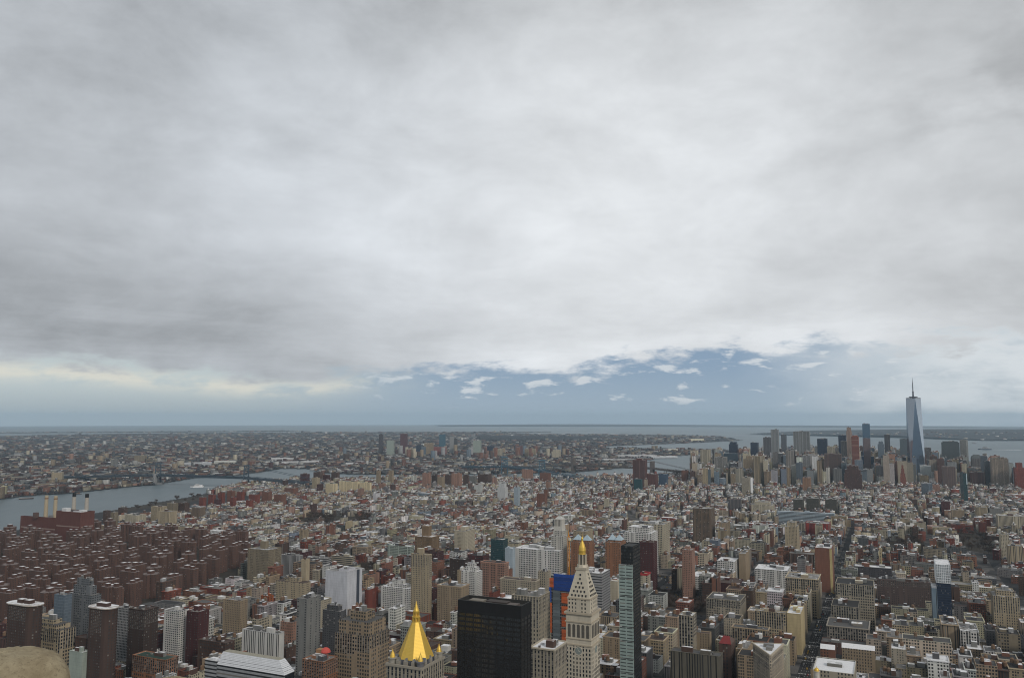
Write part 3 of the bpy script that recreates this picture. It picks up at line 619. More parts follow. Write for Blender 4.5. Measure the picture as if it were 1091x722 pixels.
H(BB, 'narrow tan block with a yellow wall banner beside the wedge building', 'building', 784, 802, 692, 850, 'tan', 'blank', 796, sign=1)
# -- the lower east side and the river
for i, (a, b, y, f_) in enumerate([(347, 360, 515, 3430), (361, 383, 513, 3480), (383, 396, 514, 3450)]):
    H('slab_block', ['pale yellow slab block nearest the bridge of three', 'widest pale yellow slab block in the middle of three', 'pale tan slab block farthest from the bridge of three'][i], 'apartment building', a, b, y, f_, (.74, .62, .40), 'brick', b-2, lm='yellow slab blocks' if i == 1 else None)
for i, (a, b, y, f_, c_) in enumerate([(320, 330, 505, 3900, 'maroon'), (332.5, 341, 509, 3600, 'sand'), (334, 344, 503, 3950, 'brown'), (353, 362, 503, 4000, 'brown'), (401, 406, 501, 3850, 'tan'), (414, 419.5, 501, 3860, 'tan'), (450, 459.5, 504, 3700, 'pink'), (466, 474, 508, 3600, 'tan'), (481, 492.5, 504.5, 3720, 'pink'), (493.5, 500, 506, 3800, 'brown'), (509, 524, 505, 3850, 'brown'), (460, 466, 506, 3850, 'dbrown'), (474, 481, 506, 3880, 'brown'), (500, 508, 507, 3850, 'grey'), (344, 352, 506, 4000, 'maroon'), (395, 400, 517, 3600, 'pink'), (404, 411, 515, 3550, 'pink')]):
    H(AT, None, 'apartment tower', a, b, y, f_, c_, 'brick', auto=1)
for i, (a, b, y, f_, c_) in enumerate([(447, 455, 533, 2950, 'sand'), (455, 463, 533, 2960, 'grey'), (463, 476, 540, 2900, 'brown'), (477, 487, 538, 2850, 'tan'), (494, 503, 542, 2830, 'tan'), (504, 511, 534, 2950, 'sand'), (511, 519.5, 534, 2980, 'grey'), (519.5, 528, 536.5, 2960, 'tan')]):
    H(AT, None, 'apartment tower', a, b, y, f_, c_, 'brick', auto=1)
for i, (a, b, y, f_, c_) in enumerate([(133, 156, 549, 2450, 'cream'), (161, 178, 540, 2500, 'sand'), (169, 189, 545, 2400, 'sand'), (187, 204, 561, 2250, 'sand'), (204, 219, 541, 2600, (.20, .15, .11)), (178, 190, 536, 2700, 'khaki'), (190, 202, 536, 2720, 'brown'), (110, 118, 544, 2480, 'brown'), (126, 136, 541, 2600, 'brown'), (118, 126, 546, 2420, 'khaki')]):
    H(AT, None, 'apartment tower', a, b, y, f_, c_, 'brick', auto=1)
for i, (a, b, y, f_, c_) in enumerate([(265, 277, 527, 3000, 'red'), (279, 290, 524, 3100, 'brick'), (292, 305, 527, 3050, 'brick'), (262, 270, 533, 2800, 'red'), (303, 318, 520, 3300, 'brick'), (222, 230, 527, 3050, 'red'), (232, 240, 525, 3080, 'red'), (242, 251, 523, 3110, 'brick'), (252, 261, 524, 3080, 'red'), (245, 252, 530, 2900, 'red'), (228, 236, 532, 2850, 'maroon'), (212, 220, 530, 2900, 'red')]):
    H(AT, None, 'apartment tower', a, b, y, f_, c_, 'brick', auto=1)
H(OT, 'white stepped tower rising alone from low roofs near the far river', 'office tower', 530, 541, 519, 3100, (.55, .56, .56), 'blank', 538, steps=[(.25, 14)], lm='lone white tower')
H(OT, 'slender pale blue glass tower among low brick roofs', 'office tower', 547.5, 554, 519, 2900, 'paleblue', 'glass', 552, lm='slender pale blue tower')
H(AT, 'tall maroon tower standing before the far river bend', 'apartment tower', 674, 689.5, 490, 3750, (.15, .07, .06), 'vert', 687, bulk=(.4, 8), lm='tall maroon tower')
H(AT, 'lower maroon wing beside the tall maroon tower', 'apartment building', 689, 701, 505, 3760, (.15, .07, .06), 'brick', 699)
H(OT, 'low block with bright teal upper face before the tall maroon tower', 'office building', 675, 684.5, 510.5, 3550, 'teal', 'blank', 683)
H(OT, 'blue clad block near the far river bend', 'office building', 701.5, 712, 505, 3800, (.07, .12, .19), 'glass', 710)
H(AT, 'red brick tower cluster block before the water', 'apartment tower', 726, 733.5, 501, 4050, 'brick', 'brick', 732)
H(AT, 'red brick block with paler bay before the water', 'apartment tower', 735, 741, 502, 4060, 'pink', 'brick', 739)
H(AT, 'brown brick tower among low roofs behind the white stone tower', 'apartment tower', 572, 583, 526, 2900, 'brick', 'brick', 581)
H(AT, 'pink topped brick slab near the stone bridge', 'apartment building', 556, 568, 500, 3900, 'pink', 'brick', 567)
H(AT, 'brick slab between the two bridges', 'apartment building', 575, 587, 504, 3850, 'brick', 'brick', 586)
# -- downtown skyscrapers
H(SK, 'cream telecom tower with vertical ribs at the river end of downtown', 'skyscraper', 746, 759, 479, 4240, 'cream', 'vert', 755, lm='cream telecom tower')
H(SK, 'flat grey office slab beside the cream telecom tower', 'skyscraper', 760.5, 775, 487, 4200, (.30, .29, .27), 'grid', 773)
H(SK, 'dark blue stepped tower with small flat crown by the harbour', 'skyscraper', 776.5, 787.5, 473, 5000, 'navy', 'dark', 785, steps=[(.2, 12)])
H(SK, 'wide dark blue glass block under the stepped dark blue tower', 'skyscraper', 771, 789, 483, 4800, (.06, .09, .12), 'glass', 786)
H(SK, 'black glass tower standing against the harbour', 'skyscraper', 799.5, 809, 471.5, 4950, 'navy', 'dark', 807)
H('stone_tower', 'tan civic tower tapering to a slim spire', 'skyscraper', 792, 805, 489, 4150, 'tan', 'stone', 803, spire=1, lm='tan spired tower')
H(SK, 'slate grey tower shouldering the rippled silver tower', 'skyscraper', 813, 823, 466, 4650, (.16, .16, .17), 'vert', 821)
H(SK, 'tall rippled silver tower with narrow upper shaft', 'skyscraper', 821, 833, 457.5, 4470, (.34, .36, .37), 'vert', 828.5, lm='rippled silver tower')
H(SK, 'dark grey tower behind the rippled silver tower', 'skyscraper', 832, 838.5, 463, 4800, (.13, .14, .16), 'glass', 837)
H(SK, 'very broad pale grey office slab with fine vertical ribs', 'skyscraper', 845, 864, 459.5, 4750, (.30, .31, .31), 'vert', 862, lm='broad pale slab')
H(SK, 'beige slab with dark glass end in front of the broad pale slab', 'skyscraper', 837, 855, 480, 4000, (.33, .30, .27), 'vert', 846, darkend=1)
H(SK, 'pale grey block between beige slab and striped brown tower', 'skyscraper', 855, 865, 485, 4100, 'lgrey', 'grid', 863)
H(SK, 'solid navy glass box against the harbour', 'skyscraper', 870.5, 882, 467.5, 4800, 'navy', 'dark', 881, lm='navy glass box')
H(SK, 'cream office block tucked under the navy glass box', 'skyscraper', 881, 891, 476, 4600, 'cream', 'grid', 889)
H(SK, 'windowless brown ribbed slab tower at the front of downtown', 'skyscraper', 878, 899, 483.5, 3900, (.15, .10, .085), 'vert', 896, lm='brown ribbed slab')
H(SK, 'navy tower half hidden by the tall pinkish tower', 'skyscraper', 893, 902.5, 463.5, 4750, 'navy', 'dark', 901)
H(SK, 'grey tower shaft in front of the navy tower', 'skyscraper', 895.5, 903.5, 470, 4450, (.30, .29, .28), 'vert', 902)
H(SK, 'tall pinkish stone tower still being topped out', 'skyscraper', 901.5, 909, 459, 4400, (.38, .28, .23), 'brick', 907, steps=[(.2, 18)], lm='tall pinkish tower')
H('construction_tower', 'unfinished tower wrapped in orange netting downtown', 'construction site', 907, 916, 465, 4000, (.32, .12, .085), 'band', 914.5, lm='orange netted tower', steps=[(.25, 5)])
H(SK, 'blue glass tower with a notched lower half', 'skyscraper', 918.5, 930, 451.5, 4640, 'blueglass', 'glass', 926.5, lm='notched blue tower')
H(SK, 'brown grey block under the notched blue tower', 'skyscraper', 919.5, 934, 467, 4550, (.20, .15, .15), 'glass', 927)
H('construction_tower', 'white block with bright blue sheeting round its top', 'construction site', 918, 933, 494, 3900, 'lgrey', 'grid', 931, bluecap=1)
H(SK, 'pale blue glass tower with stepped shoulders', 'skyscraper', 935, 944, 473, 4450, 'bluegrey', 'glass', 942, steps=[(.3, 12)])
H(SK, 'dark slim tower with rounded top next to the pale blue glass tower', 'skyscraper', 942, 949.5, 463, 4700, (.12, .12, .13), 'vert', 948)
H(SK, 'wide grey glass tower beside the spire tower', 'skyscraper', 954, 973, 467.5, 4480, (.12, .15, .17), 'glass', 958.5, lm='wide grey glass tower')
H(SK, 'grey tower with rounded crown on the water side of the spire tower', 'skyscraper', 983, 992, 477, 4700, (.16, .15, .15), 'grid', 985)
H(SK, 'small brown stone tower at the foot of the spire tower', 'skyscraper', 979.5, 987, 484, 4150, (.17, .10, .085), 'brick', 981)
H('glazed_block', 'pale glazed block at the foot of the spire tower', 'office building', 966, 992, 496, 3950, (.52, .56, .55), 'glass', 980, roof='white', lm='pale glazed block')
H('stone_tower', 'stepped red brick block like a ziggurat before the wide grey glass tower', 'office building', 941, 965, 508, 3800, (.27, .095, .065), 'brick', 959, steps=[(.14, 18), (.42, 20), (.66, 16)], lm='red brick ziggurat')
H('stone_tower', 'massive dark brown stepped building before the orange netted tower', 'office building', 899, 922.5, 505, 3500, (.10, .058, .05), 'brick', 918, steps=[(.12, 18), (.35, 14)], lm='massive brown building')
H(SK, 'long dark glass headquarters with a curved shoulder facing the harbour', 'skyscraper', 1000, 1022, 471, 4400, (.085, .10, .105), 'glass', 1003, steps=[(.15, 5)], lm='dark glass headquarters')
H(SK, 'pale end wing beside the dark glass headquarters', 'skyscraper', 1021, 1031, 468.5, 4420, (.33, .33, .31), 'vert', 1023)
H(SK, 'grey granite tower with domed top by the harbour', 'skyscraper', 1032, 1047, 488, 4300, (.17, .155, .15), 'grid', 1035, dome=1, lm='domed granite tower')
H(SK, 'reddish brown slab in front of the domed granite tower', 'apartment tower', 1029, 1049.5, 503, 3800, (.17, .095, .085), 'vert', 1033)
H(SK, 'dark narrow slab beside the big beige tower', 'skyscraper', 1046.5, 1054, 491, 3780, (.06, .07, .08), 'dark', 1049)
H(SK, 'big beige stone tower closest to the harbour edge', 'skyscraper', 1051, 1074, 489, 3700, (.36, .30, .24), 'grid', 1056, steps=[(.08, 6)], lm='big beige tower')
H(SK, 'brown slab apartment tower between pale glazed block and dark teal tower', 'apartment tower', 1001, 1018, 497, 3700, (.20, .14, .125), 'vert', 1004)
H(OT, 'dark teal glass hotel tower with one bright edge', 'hotel', 1015.5, 1030, 504, 3000, 'teal', 'dark', 1026, lm='dark teal tower', th=rad(20), litend=1)
H(AT, 'red stepped apartment towers at the harbour edge', 'apartment tower', 1078, 1092, 498, 3600, (.24, .07, .05), 'brick', 1081, steps=[(.4, 20)])
H(OT, 'grey blue grid-fronted block below the pale glazed block', 'office building', 979, 993, 515, 2950, 'bluegrey', 'grid', 982)
H(BB, 'salmon painted block beside the grey blue grid-fronted block', 'building', 992, 1001, 516, 2980, 'pink', 'brick', 994)
H(LB, 'yellow and tan loft beyond the diagonal avenue trees', 'building', 1037, 1052, 540, 2180, 'sand', 'vert', 1040)
H(LB, 'plain grey block beside the yellow and tan loft', 'building', 1052, 1067, 541, 2200, 'grey', 'blank', 1054)
H(LB, 'long beige ribbed block running to the frame edge', 'building', 1060, 1093, 549, 2080, 'cream', 'vert', 1063)
H(LB, 'dark brown block with pale roof before the dark teal tower', 'building', 1001, 1012, 534, 2500, 'maroon', 'brick', 1003)
H(LB, 'pinkish tan block before the dark teal tower', 'building', 1012, 1027, 543, 2350, 'tan', 'brick', 1014)
H(AT, 'tower with tan face and bright white flank before the beige slab', 'apartment tower', 790, 804, 509, 3400, 'stone', 'brick', 799.5, whiteend=1, lm='white flanked tower')
H(AT, 'orange tan tower among the roofs below the striped downtown slab', 'apartment tower', 855, 865, 509, 3500, (.32, .19, .12), 'brick', 863)
H(LB, 'pale cream blocks with stepped roofline before the white flanked tower', 'building', 800, 826, 538, 2700, 'cream', 'stone', 823, steps=[(.3, 8)])
H(LB, 'brown ribbed warehouse behind the tall tan tower', 'building', 787, 804, 547, 2500, 'tan', 'vert', 801)
# -- across the river
for (lab, a, b, y, f_, c_, st) in [('slim dark tower, river side of the twin white chimneys skyline', 403.5, 408.5, 462.5, 7200, (.09, .08, .09), 'dark'), ('pale green sloped tower across the river', 412, 420.5, 469, 7100, 'palegreen', 'glass'),
  ('maroon tower, broadest of the skyline across the river', 426.5, 434.5, 462, 7300, (.13, .06, .07), 'brick'), ('dark tower with a white strip across the river', 443.5, 449, 474, 6900, 'navy', 'dark'), ('light blue block beside dark tower with white strip', 448, 454, 476, 7000, 'bluegrey', 'glass'),
  ('bright blue glass tower across the river', 468, 475, 462.5, 7400, (.07, .16, .22), 'glass'), ('red brick block under the bright blue glass tower', 462, 476, 476, 7000, (.28, .10, .09), 'brick'), ('pale twin tower across the river', 479, 484, 465, 7500, 'lgrey', 'glass'),
  ('dark twin tower across the river', 484, 487.5, 467, 7500, 'dgrey', 'dark'), ('wide pale green tower across the river', 504, 513, 469, 7300, 'palegreen', 'glass'), ('beige slab with square top across the river', 525, 535.5, 478, 6900, 'cream', 'grid'),
  ('navy block behind the beige square-topped slab', 519, 527, 475, 7200, 'navy', 'dark'), ('brick block behind the near suspension tower', 549, 557, 475, 7100, (.17, .09, .09), 'brick'), ('paired beige slab towers across the river', 559, 571, 478, 6900, 'sand', 'vert'), ('lone cream tower across the river beyond the stone bridge', 589, 597.5, 479, 6600, 'cream', 'brick'),
  ('bright white box on the far river bank', 509.5, 518, 496, 5300, (.7, .7, .72), 'blank'), ('beige block on the far river bank', 415, 423, 492, 5600, 'cream', 'grid'), ('brown block pair across the river', 452, 462, 472, 7200, 'tan', 'brick')]:
    H('distant_tower', lab, 'tower', a, b, y, f_, c_, st, th=rad(10))
for (lab, a, b, y, f_, c_) in [('cream grain store on the far bank at the frame edge', -6, 8, 518, 3300, (.50, .46, .28)), ('tan apartment block on the far bank behind the power station chimneys', 55, 68, 503, 3700, 'sand'), ('pale slab beyond the big bridge', 118, 126, 489, 4900, 'grey'), ('brown slab beyond the big bridge', 143, 157, 485, 5200, 'khaki')]:
    H('riverside_block', lab, 'building', a, b, y, f_, c_, 'brick', th=rad(-15))
for (lab, a, b, y, f_, c_) in [('long white shed roof beside the shipyard basin', 300, 340, 491.8, 5050, (.62, .62, .62)), ('white gabled shed beyond the shipyard basin', 289, 313, 488, 5400, (.55, .55, .55)), ('white hangar beyond the bridge end', 195, 226, 492.5, 5000, (.5, .52, .54)), ('pale shed beyond the bridge end', 228, 252, 491, 5300, (.55, .55, .5)), ('white waterside shed by the dry docks', 368, 382, 493.5, 5200, (.6, .6, .6)),
    ('long pale pier shed beside the far water', 690, 722, 486.0, 6300, (.62, .64, .66)), ('white terminal shed on the far shore spit', 706, 722, 478.0, 7400, (.7, .68, .58)), ('pale warehouse on the far shore spit', 655, 700, 485, 6600, (.5, .5, .5)), ('pale pier shed with stained roof before far water', 640, 676, 489, 6000, (.42, .42, .42)), ('cream shed on the distant point', 733, 750, 467.3, 10500, (.75, .7, .5))]:
    H('warehouse_shed', lab, 'warehouse', a, b, y, f_, c_, 'blank', th=rad(-12), roof='snow', dep=60)
# ---------------------------------------------------------------- landmarks with a shape of their own
def fw_at(py, z):
    q = (361-py)/F; return (z-CZ)*(cp-q*sp)/(q*cp+sp)
def occupy(xy, h, lm=None, fwlab=None):
    BL.append(dict(name=None, xy=xy, h=h, hero=True, custom=True, lm=lm, k={}, sty='x', cn='', th=TH))
def scale_xy(xy, s):
    cx, cy = centre(xy); return [(cx+(x-cx)*s, cy+(y-cy)*s) for x, y in xy]
def panes(root_part, xy, k, z0, z1, sty, most, name='window', skip=lambda c, r, nc, nr: False):
    """real panes with a little depth, laid on the storeys and bays of wall k of outline xy (top rows first)"""
    pu, pv, fw_, fh, g = STY[sty]
    p, q = xy[k], xy[(k+1) % len(xy)]; ln = math.hypot(q[0]-p[0], q[1]-p[1]); nu = cells(ln, pu); du = ln/nu
    ex, ey = (q[0]-p[0])/ln, (q[1]-p[1])/ln; nx, ny = ey, -ex
    th = math.atan2(ny, nx); made = 0; wh = min(fh*pv, z1-z0); ww = fw_*du
    key = ('pane', round(ww, 2), round(wh, 2))
    if key not in CACHE:
        b = MB(); a, h = ww/2, wh/2
        fr = (.30, .28, .25)
        for (y0, y1, zz0, zz1) in ((-a-.12, -a, -h-.12, h+.12), (a, a+.12, -h-.12, h+.12), (-a, a, h, h+.12), (-a-.15, a+.15, -h-.2, -h)):
            b.poly([(.10, y0, zz0), (.10, y1, zz0), (.10, y1, zz1), (.10, y0, zz1)], fr)
            b.poly([(0, y0, zz1), (.10, y0, zz1), (.10, y1, zz1), (0, y1, zz1)], fr); b.poly([(0, y1, zz0), (.10, y1, zz0), (.10, y0, zz0), (0, y0, zz0)], fr)
        b.poly([(.04, -a, -h), (.04, a, -h), (.04, a, h), (.04, -a, h)], (.02, .02, .02), 'glass')
        o = b.build(name); CACHE[key] = o.data; bpy.data.objects.remove(o)
    nr = int((z1-z0)/pv)
    base = Vector(root_part.parent.location)
    for r in range(nr):
        for c in range(nu):
            if made >= most: return made
            if skip(c, r, nu, nr): continue
            zc = z1 - (r+1+.25)*pv + .52*pv if True else 0
            x = p[0]+ex*(c+.5)*du+nx*.02; y = p[1]+ey*(c+.5)*du+ny*.02
            if not (-12 < proj(x, y, zc)[1] < 735): continue
            o = bpy.data.objects.new(name, CACHE[key]); C.objects.link(o); o.parent = root_part.parent
            o.location = Vector((x, y, zc))-base; o.rotation_euler = (0, 0, th); made += 1
    return made
CACHE = {}
def disc(b, c, n, r, col, m, off=0.0, seg=20):
    nx, ny = n; tx, ty = -ny, nx
    b.poly([(c[0]+nx*off+tx*r*math.cos(a), c[1]+ny*off+ty*r*math.cos(a), c[2]+r*math.sin(a)) for a in [k*2*math.pi/seg for k in range(seg)]], col, m)
def rimdisc(b, c, n, r0, r1, col, off, seg=20):
    nx, ny = n; tx, ty = -ny, nx
    for k in range(seg):
        a0, a1 = k*2*math.pi/seg, (k+1)*2*math.pi/seg
        P = lambda r, a, o: (c[0]+nx*o+tx*r*math.cos(a), c[1]+ny*o+ty*r*math.cos(a), c[2]+r*math.sin(a))
        b.poly([P(r0, a0, off), P(r1, a0, off), P(r1, a1, off), P(r0, a1, off)], col)
        b.poly([P(r1, a0, off), P(r1, a0, 0), P(r1, a1, 0), P(r1, a1, off)], col)
def dome(b, x, y, z, r, hgt, col, m, seg=16, rings=6):
    pr = None
    for i in range(rings+1):
        a = i/rings*math.pi/2; rr = r*math.cos(a); zz = z+hgt*math.sin(a)
        cur = [(x+rr*math.cos(k*2*math.pi/seg), y+rr*math.sin(k*2*math.pi/seg), zz) for k in range(seg)]
        if pr:
            for k in range(seg):
                j = (k+1) % seg
                if i == rings: b.poly([pr[k], pr[j], (x, y, zz)], col, m)
                else: b.poly([pr[k], pr[j], cur[j], cur[k]], col, m)
        pr = cur
def lathe(b, x, y, prof, col, m, seg=12, ph=0):
    for (r0, z0), (r1, z1) in zip(prof[:-1], prof[1:]):
        for k in range(seg):
            a0, a1 = ph+k*2*math.pi/seg, ph+(k+1)*2*math.pi/seg
            q = [(x+r0*math.cos(a0), y+r0*math.sin(a0), z0), (x+r0*math.cos(a1), y+r0*math.sin(a1), z0), (x+r1*math.cos(a1), y+r1*math.sin(a1), z1), (x+r1*math.cos(a0), y+r1*math.sin(a0), z1)]
            if r1 < 1e-3: q = q[:3]
            elif r0 < 1e-3: q = [q[0], q[2], q[3]]
            b.poly(q, col, m)

def gold_pyramid():
    xy, h = survey(412, 473, 712, 608, 449)
    cx, cy = centre(xy); g = gz(cx, cy); z1 = h+g; occupy(xy, h, 'gold pyramid')
    T = thing('gilded_pyramid_tower', 'pale stone tower crowned by a bright gold eight-sided pyramid and lantern', 'tower', cx, cy)
    st = COL['stone']
    b = MB(); b.prism(xy, g, z1, st, 'stone', None); wl = b.build('wall', T)
    panes(wl, xy, 0, g+100, z1, 'stone', 40); panes(wl, xy, 1, g+100, z1, 'stone', 30)
    fc = (cx-CX)*syw+(cy-CY)*cyw
    zb, zt, zl, ztip = hz(698, fc), hz(661.5, fc), hz(650, fc), hz(639, fc)
    r0, r1 = 18.3/F*fc*1.02, 4.1/F*fc
    ph = math.pi/8-TH
    oc0, oc1 = ngon(cx, cy, r0, 8, ph), ngon(cx, cy, r1, 8, ph)
    b = MB(); b.ring(scale_xy(xy, 1.05), 1.6, z1-1.0, z1+.6, (.30, .27, .22)); b.build('cornice', T)
    b = MB(); b.poly([(*p, z1-.3) for p in xy], (.14, .14, .15), 'roof', (.1, 0, 0)); b.frustum(ngon(cx, cy, r0*1.06, 8, ph), z1-.3, ngon(cx, cy, r0*1.0, 8, ph), zb, (.13, .135, .15), 'vert', 'facade'); b.build('roof', T)
    b = MB(); b.frustum(oc0, zb, oc1, zt, (.8, .6, .1), 'blank', 'gold'); b.poly([(*p, zt) for p in oc1], (.8, .6, .1), 'gold'); b.poly([(*p, zb) for p in oc0[::-1]], (.1, .1, .1))
    b.build('pyramid_roof', T)
    b = MB()
    for i in range(8): b.bar((*oc0[i], zb), (*oc1[i], zt), .16, (.8, .6, .1), 'gold', 4, .12)
    b.build('hip_rib', T)
    # lantern: two open drums of little columns, cornice rings and a needle
    zm = (zt+zl)/2
    L_ = None
    for (za, zz, rr) in ((zt, zm, r1*.92), (zm, zl, r1*.72)):
        b = MB(); hgt = zz-za
        for i in range(8):
            a = ph+i*math.pi/4; b.bar((cx+rr*math.cos(a), cy+rr*math.sin(a), za), (cx+rr*math.cos(a), cy+rr*math.sin(a), zz-hgt*.2), rr*.13, (.8, .6, .1), 'gold', 6)
        lathe(b, cx, cy, [(0, za+.05), (rr*1.1, za+.05), (rr*1.1, za+hgt*.14), (rr*.5, za+hgt*.14), (rr*.5, zz-hgt*.2), (rr*1.12, zz-hgt*.2), (rr*1.12, zz), (0, zz)], (.8, .6, .1), 'gold', 16)
        b.build('lantern', T)
    b = MB(); lathe(b, cx, cy, [(r1*.72, zl+.02), (r1*.5, zl+(ztip-zl)*.25), (r1*.22, zl+(ztip-zl)*.65), (0, ztip)], (.8, .6, .1), 'gold', 12); b.build('spire', T)
    for i, s in enumerate((.80, .82, .82, .82)):
        px_, py_ = xy[i][0]*s+cx*(1-s), xy[i][1]*s+cy*(1-s)
        b = MB(); R_ = 2.6
        lathe(b, px_, py_, [(R_, z1-.3), (R_, z1+3.4), (R_*1.35, z1+3.5), (R_*1.35, z1+4.3), (0, z1+4.4)], (.13, .13, .14) if i == 1 else (.30, .28, .24), 'plain', 12); tw = b.build('turret', T)
        b = MB(); lathe(b, px_, py_, [(R_*.8, z1+4.4), (R_*.62, z1+6.2), (R_*.2, z1+8.6), (0, z1+10.6)], (.8, .6, .1), 'gold', 12); b.build('gilt_cap', tw)
    for k in range(4):          # steep dormers standing along the roof edge
        p, q = xy[k], xy[(k+1) % 4]; ln = math.hypot(q[0]-p[0], q[1]-p[1]); ex, ey = (q[0]-p[0])/ln, (q[1]-p[1])/ln; nx, ny = ey, -ex
        for j in range(3):
            c_ = ln*(.28+.22*j); x, y = p[0]+ex*c_-nx*1.6, p[1]+ey*c_-ny*1.6
            b = MB(); w_ = 1.5
            A = [(x-ex*w_, y-ey*w_), (x+ex*w_, y+ey*w_), (x+ex*w_-nx*3, y+ey*w_-ny*3), (x-ex*w_-nx*3, y-ey*w_-ny*3)]
            b.prism(A, z1-.25, z1+2.6, (.33, .30, .25), 'blank'); b.poly([(*A[0], z1+2.6), (*A[1], z1+2.6), (x, y, z1+5)], (.33, .3, .25)); xb, yb = x-nx*3, y-ny*3
            b.poly([(*A[1], z1+2.6), (*A[2], z1+2.6), (xb, yb, z1+5), (x, y, z1+5)], (.14, .15, .16)); b.poly([(*A[3], z1+2.6), (*A[0], z1+2.6), (x, y, z1+5), (xb, yb, z1+5)], (.14, .15, .16))
            b.build('dormer', T)

def black_slab():
    xy, h = survey(488, 565.5, 645.5, 640, 555); cx, cy = centre(xy); g = gz(cx, cy); z1 = h+g; occupy(xy, h, 'black office slab')
    T = thing('black_office_tower', 'huge black office slab with dark window grid beside the gold pyramid', 'office tower', cx, cy)
    bk = COL['black']
    b = MB(); b.prism(xy, g, z1-9.5, bk, 'black'); wl = b.build('wall', T)
    b = MB(); o2 = scale_xy(xy, 1.008); b.prism(o2, z1-9.4, z1, (.014, .014, .015), 'blank'); b.ring(o2, .7, z1, z1+.25, (.035, .035, .035)); b.build('parapet', T)
    b = MB(); b.poly([(*p, z1-2.6) for p in shrink(xy, .6)], (.05, .048, .045), 'roof', (.12, 0, 0))
    inn = shrink(xy, .65)
    for i in range(4): b.poly([(*inn[i], z1-2.6), (*inn[(i+1) % 4], z1-2.6), (*inn[(i+1) % 4], z1+.1), (*inn[i], z1+.1)], (.03, .028, .025))
    rf = b.build('roof', T)
    w, d = WD(TH)
    for (a, c_, hw, hd, hh, col) in ((-.55, .1, 6, 4, 1.9, (.20, .18, .15)), (.1, .2, 9, 5, 2.2, (.06, .05, .045)), (.62, -.1, 4, 5, 1.8, (.12, .10, .09)), (-.2, -.45, 5, 2, 1.3, (.3, .29, .27)), (.35, -.5, 3, 2, 1.2, (.35, .34, .33))):
        L = math.hypot(xy[1][0]-xy[0][0], xy[1][1]-xy[0][1])/2; D_ = math.hypot(xy[2][0]-xy[1][0], xy[2][1]-xy[1][1])/2
        b = MB(); b.prism(rect(cx+w[0]*a*L+d[0]*c_*D_, cy+w[1]*a*L+d[1]*c_*D_, min(hw, L*.4), min(hd, D_*.4)), z1-2.6, z1-2.6+hh, col, 'blank', col, .3); b.build('roof_plant', rf)
    # slim piers between the bays
    for k, n in ((0, 8), (1, 3)):
        p, q = xy[k], xy[(k+1) % 4]; ln = math.hypot(q[0]-p[0], q[1]-p[1]); ex, ey = (q[0]-p[0])/ln, (q[1]-p[1])/ln; nx, ny = ey, -ex
        for j in range(n+1):
            x, y = p[0]+ex*ln*j/n, p[1]+ey*ln*j/n
            b = MB(); b.prism([(x-ex*.35, y-ey*.35), (x-ex*.35+nx*.35, y-ey*.35+ny*.35), (x+ex*.35+nx*.35, y+ey*.35+ny*.35), (x+ex*.35, y+ey*.35)][::-1], g+60, z1-9.5, (.022, .021, .02)); b.build('pier', T)
    lit = [(12, 4), (13, 4), (14, 4), (16, 5), (12, 5), (14, 5), (20, 6), (6, 7), (5, 9), (6, 9)]
    p, q = xy[0], xy[1]; ln = math.hypot(q[0]-p[0], q[1]-p[1]); nu = cells(ln, 1.7); ex, ey = (q[0]-p[0])/ln, (q[1]-p[1])/ln; nx, ny = ey, -ex
    if True:
        for c_, r_ in lit:       # a few lit windows, their glow put into the pane colour
            c2 = c_*nu/26; x, y = p[0]+ex*ln*(c2+.5)/nu+nx*.05, p[1]+ey*ln*(c2+.5)/nu+ny*.05; zc = z1-9.5-(r_-2)*3.7-1.9
            b = MB(); b.poly([(x-ex*.65, y-ey*.65, zc-1), (x+ex*.65, y+ey*.65, zc-1), (x+ex*.65, y+ey*.65, zc+1), (x-ex*.65, y-ey*.65, zc+1)], (.05, .038, .018)); b.build('window_blind', T)

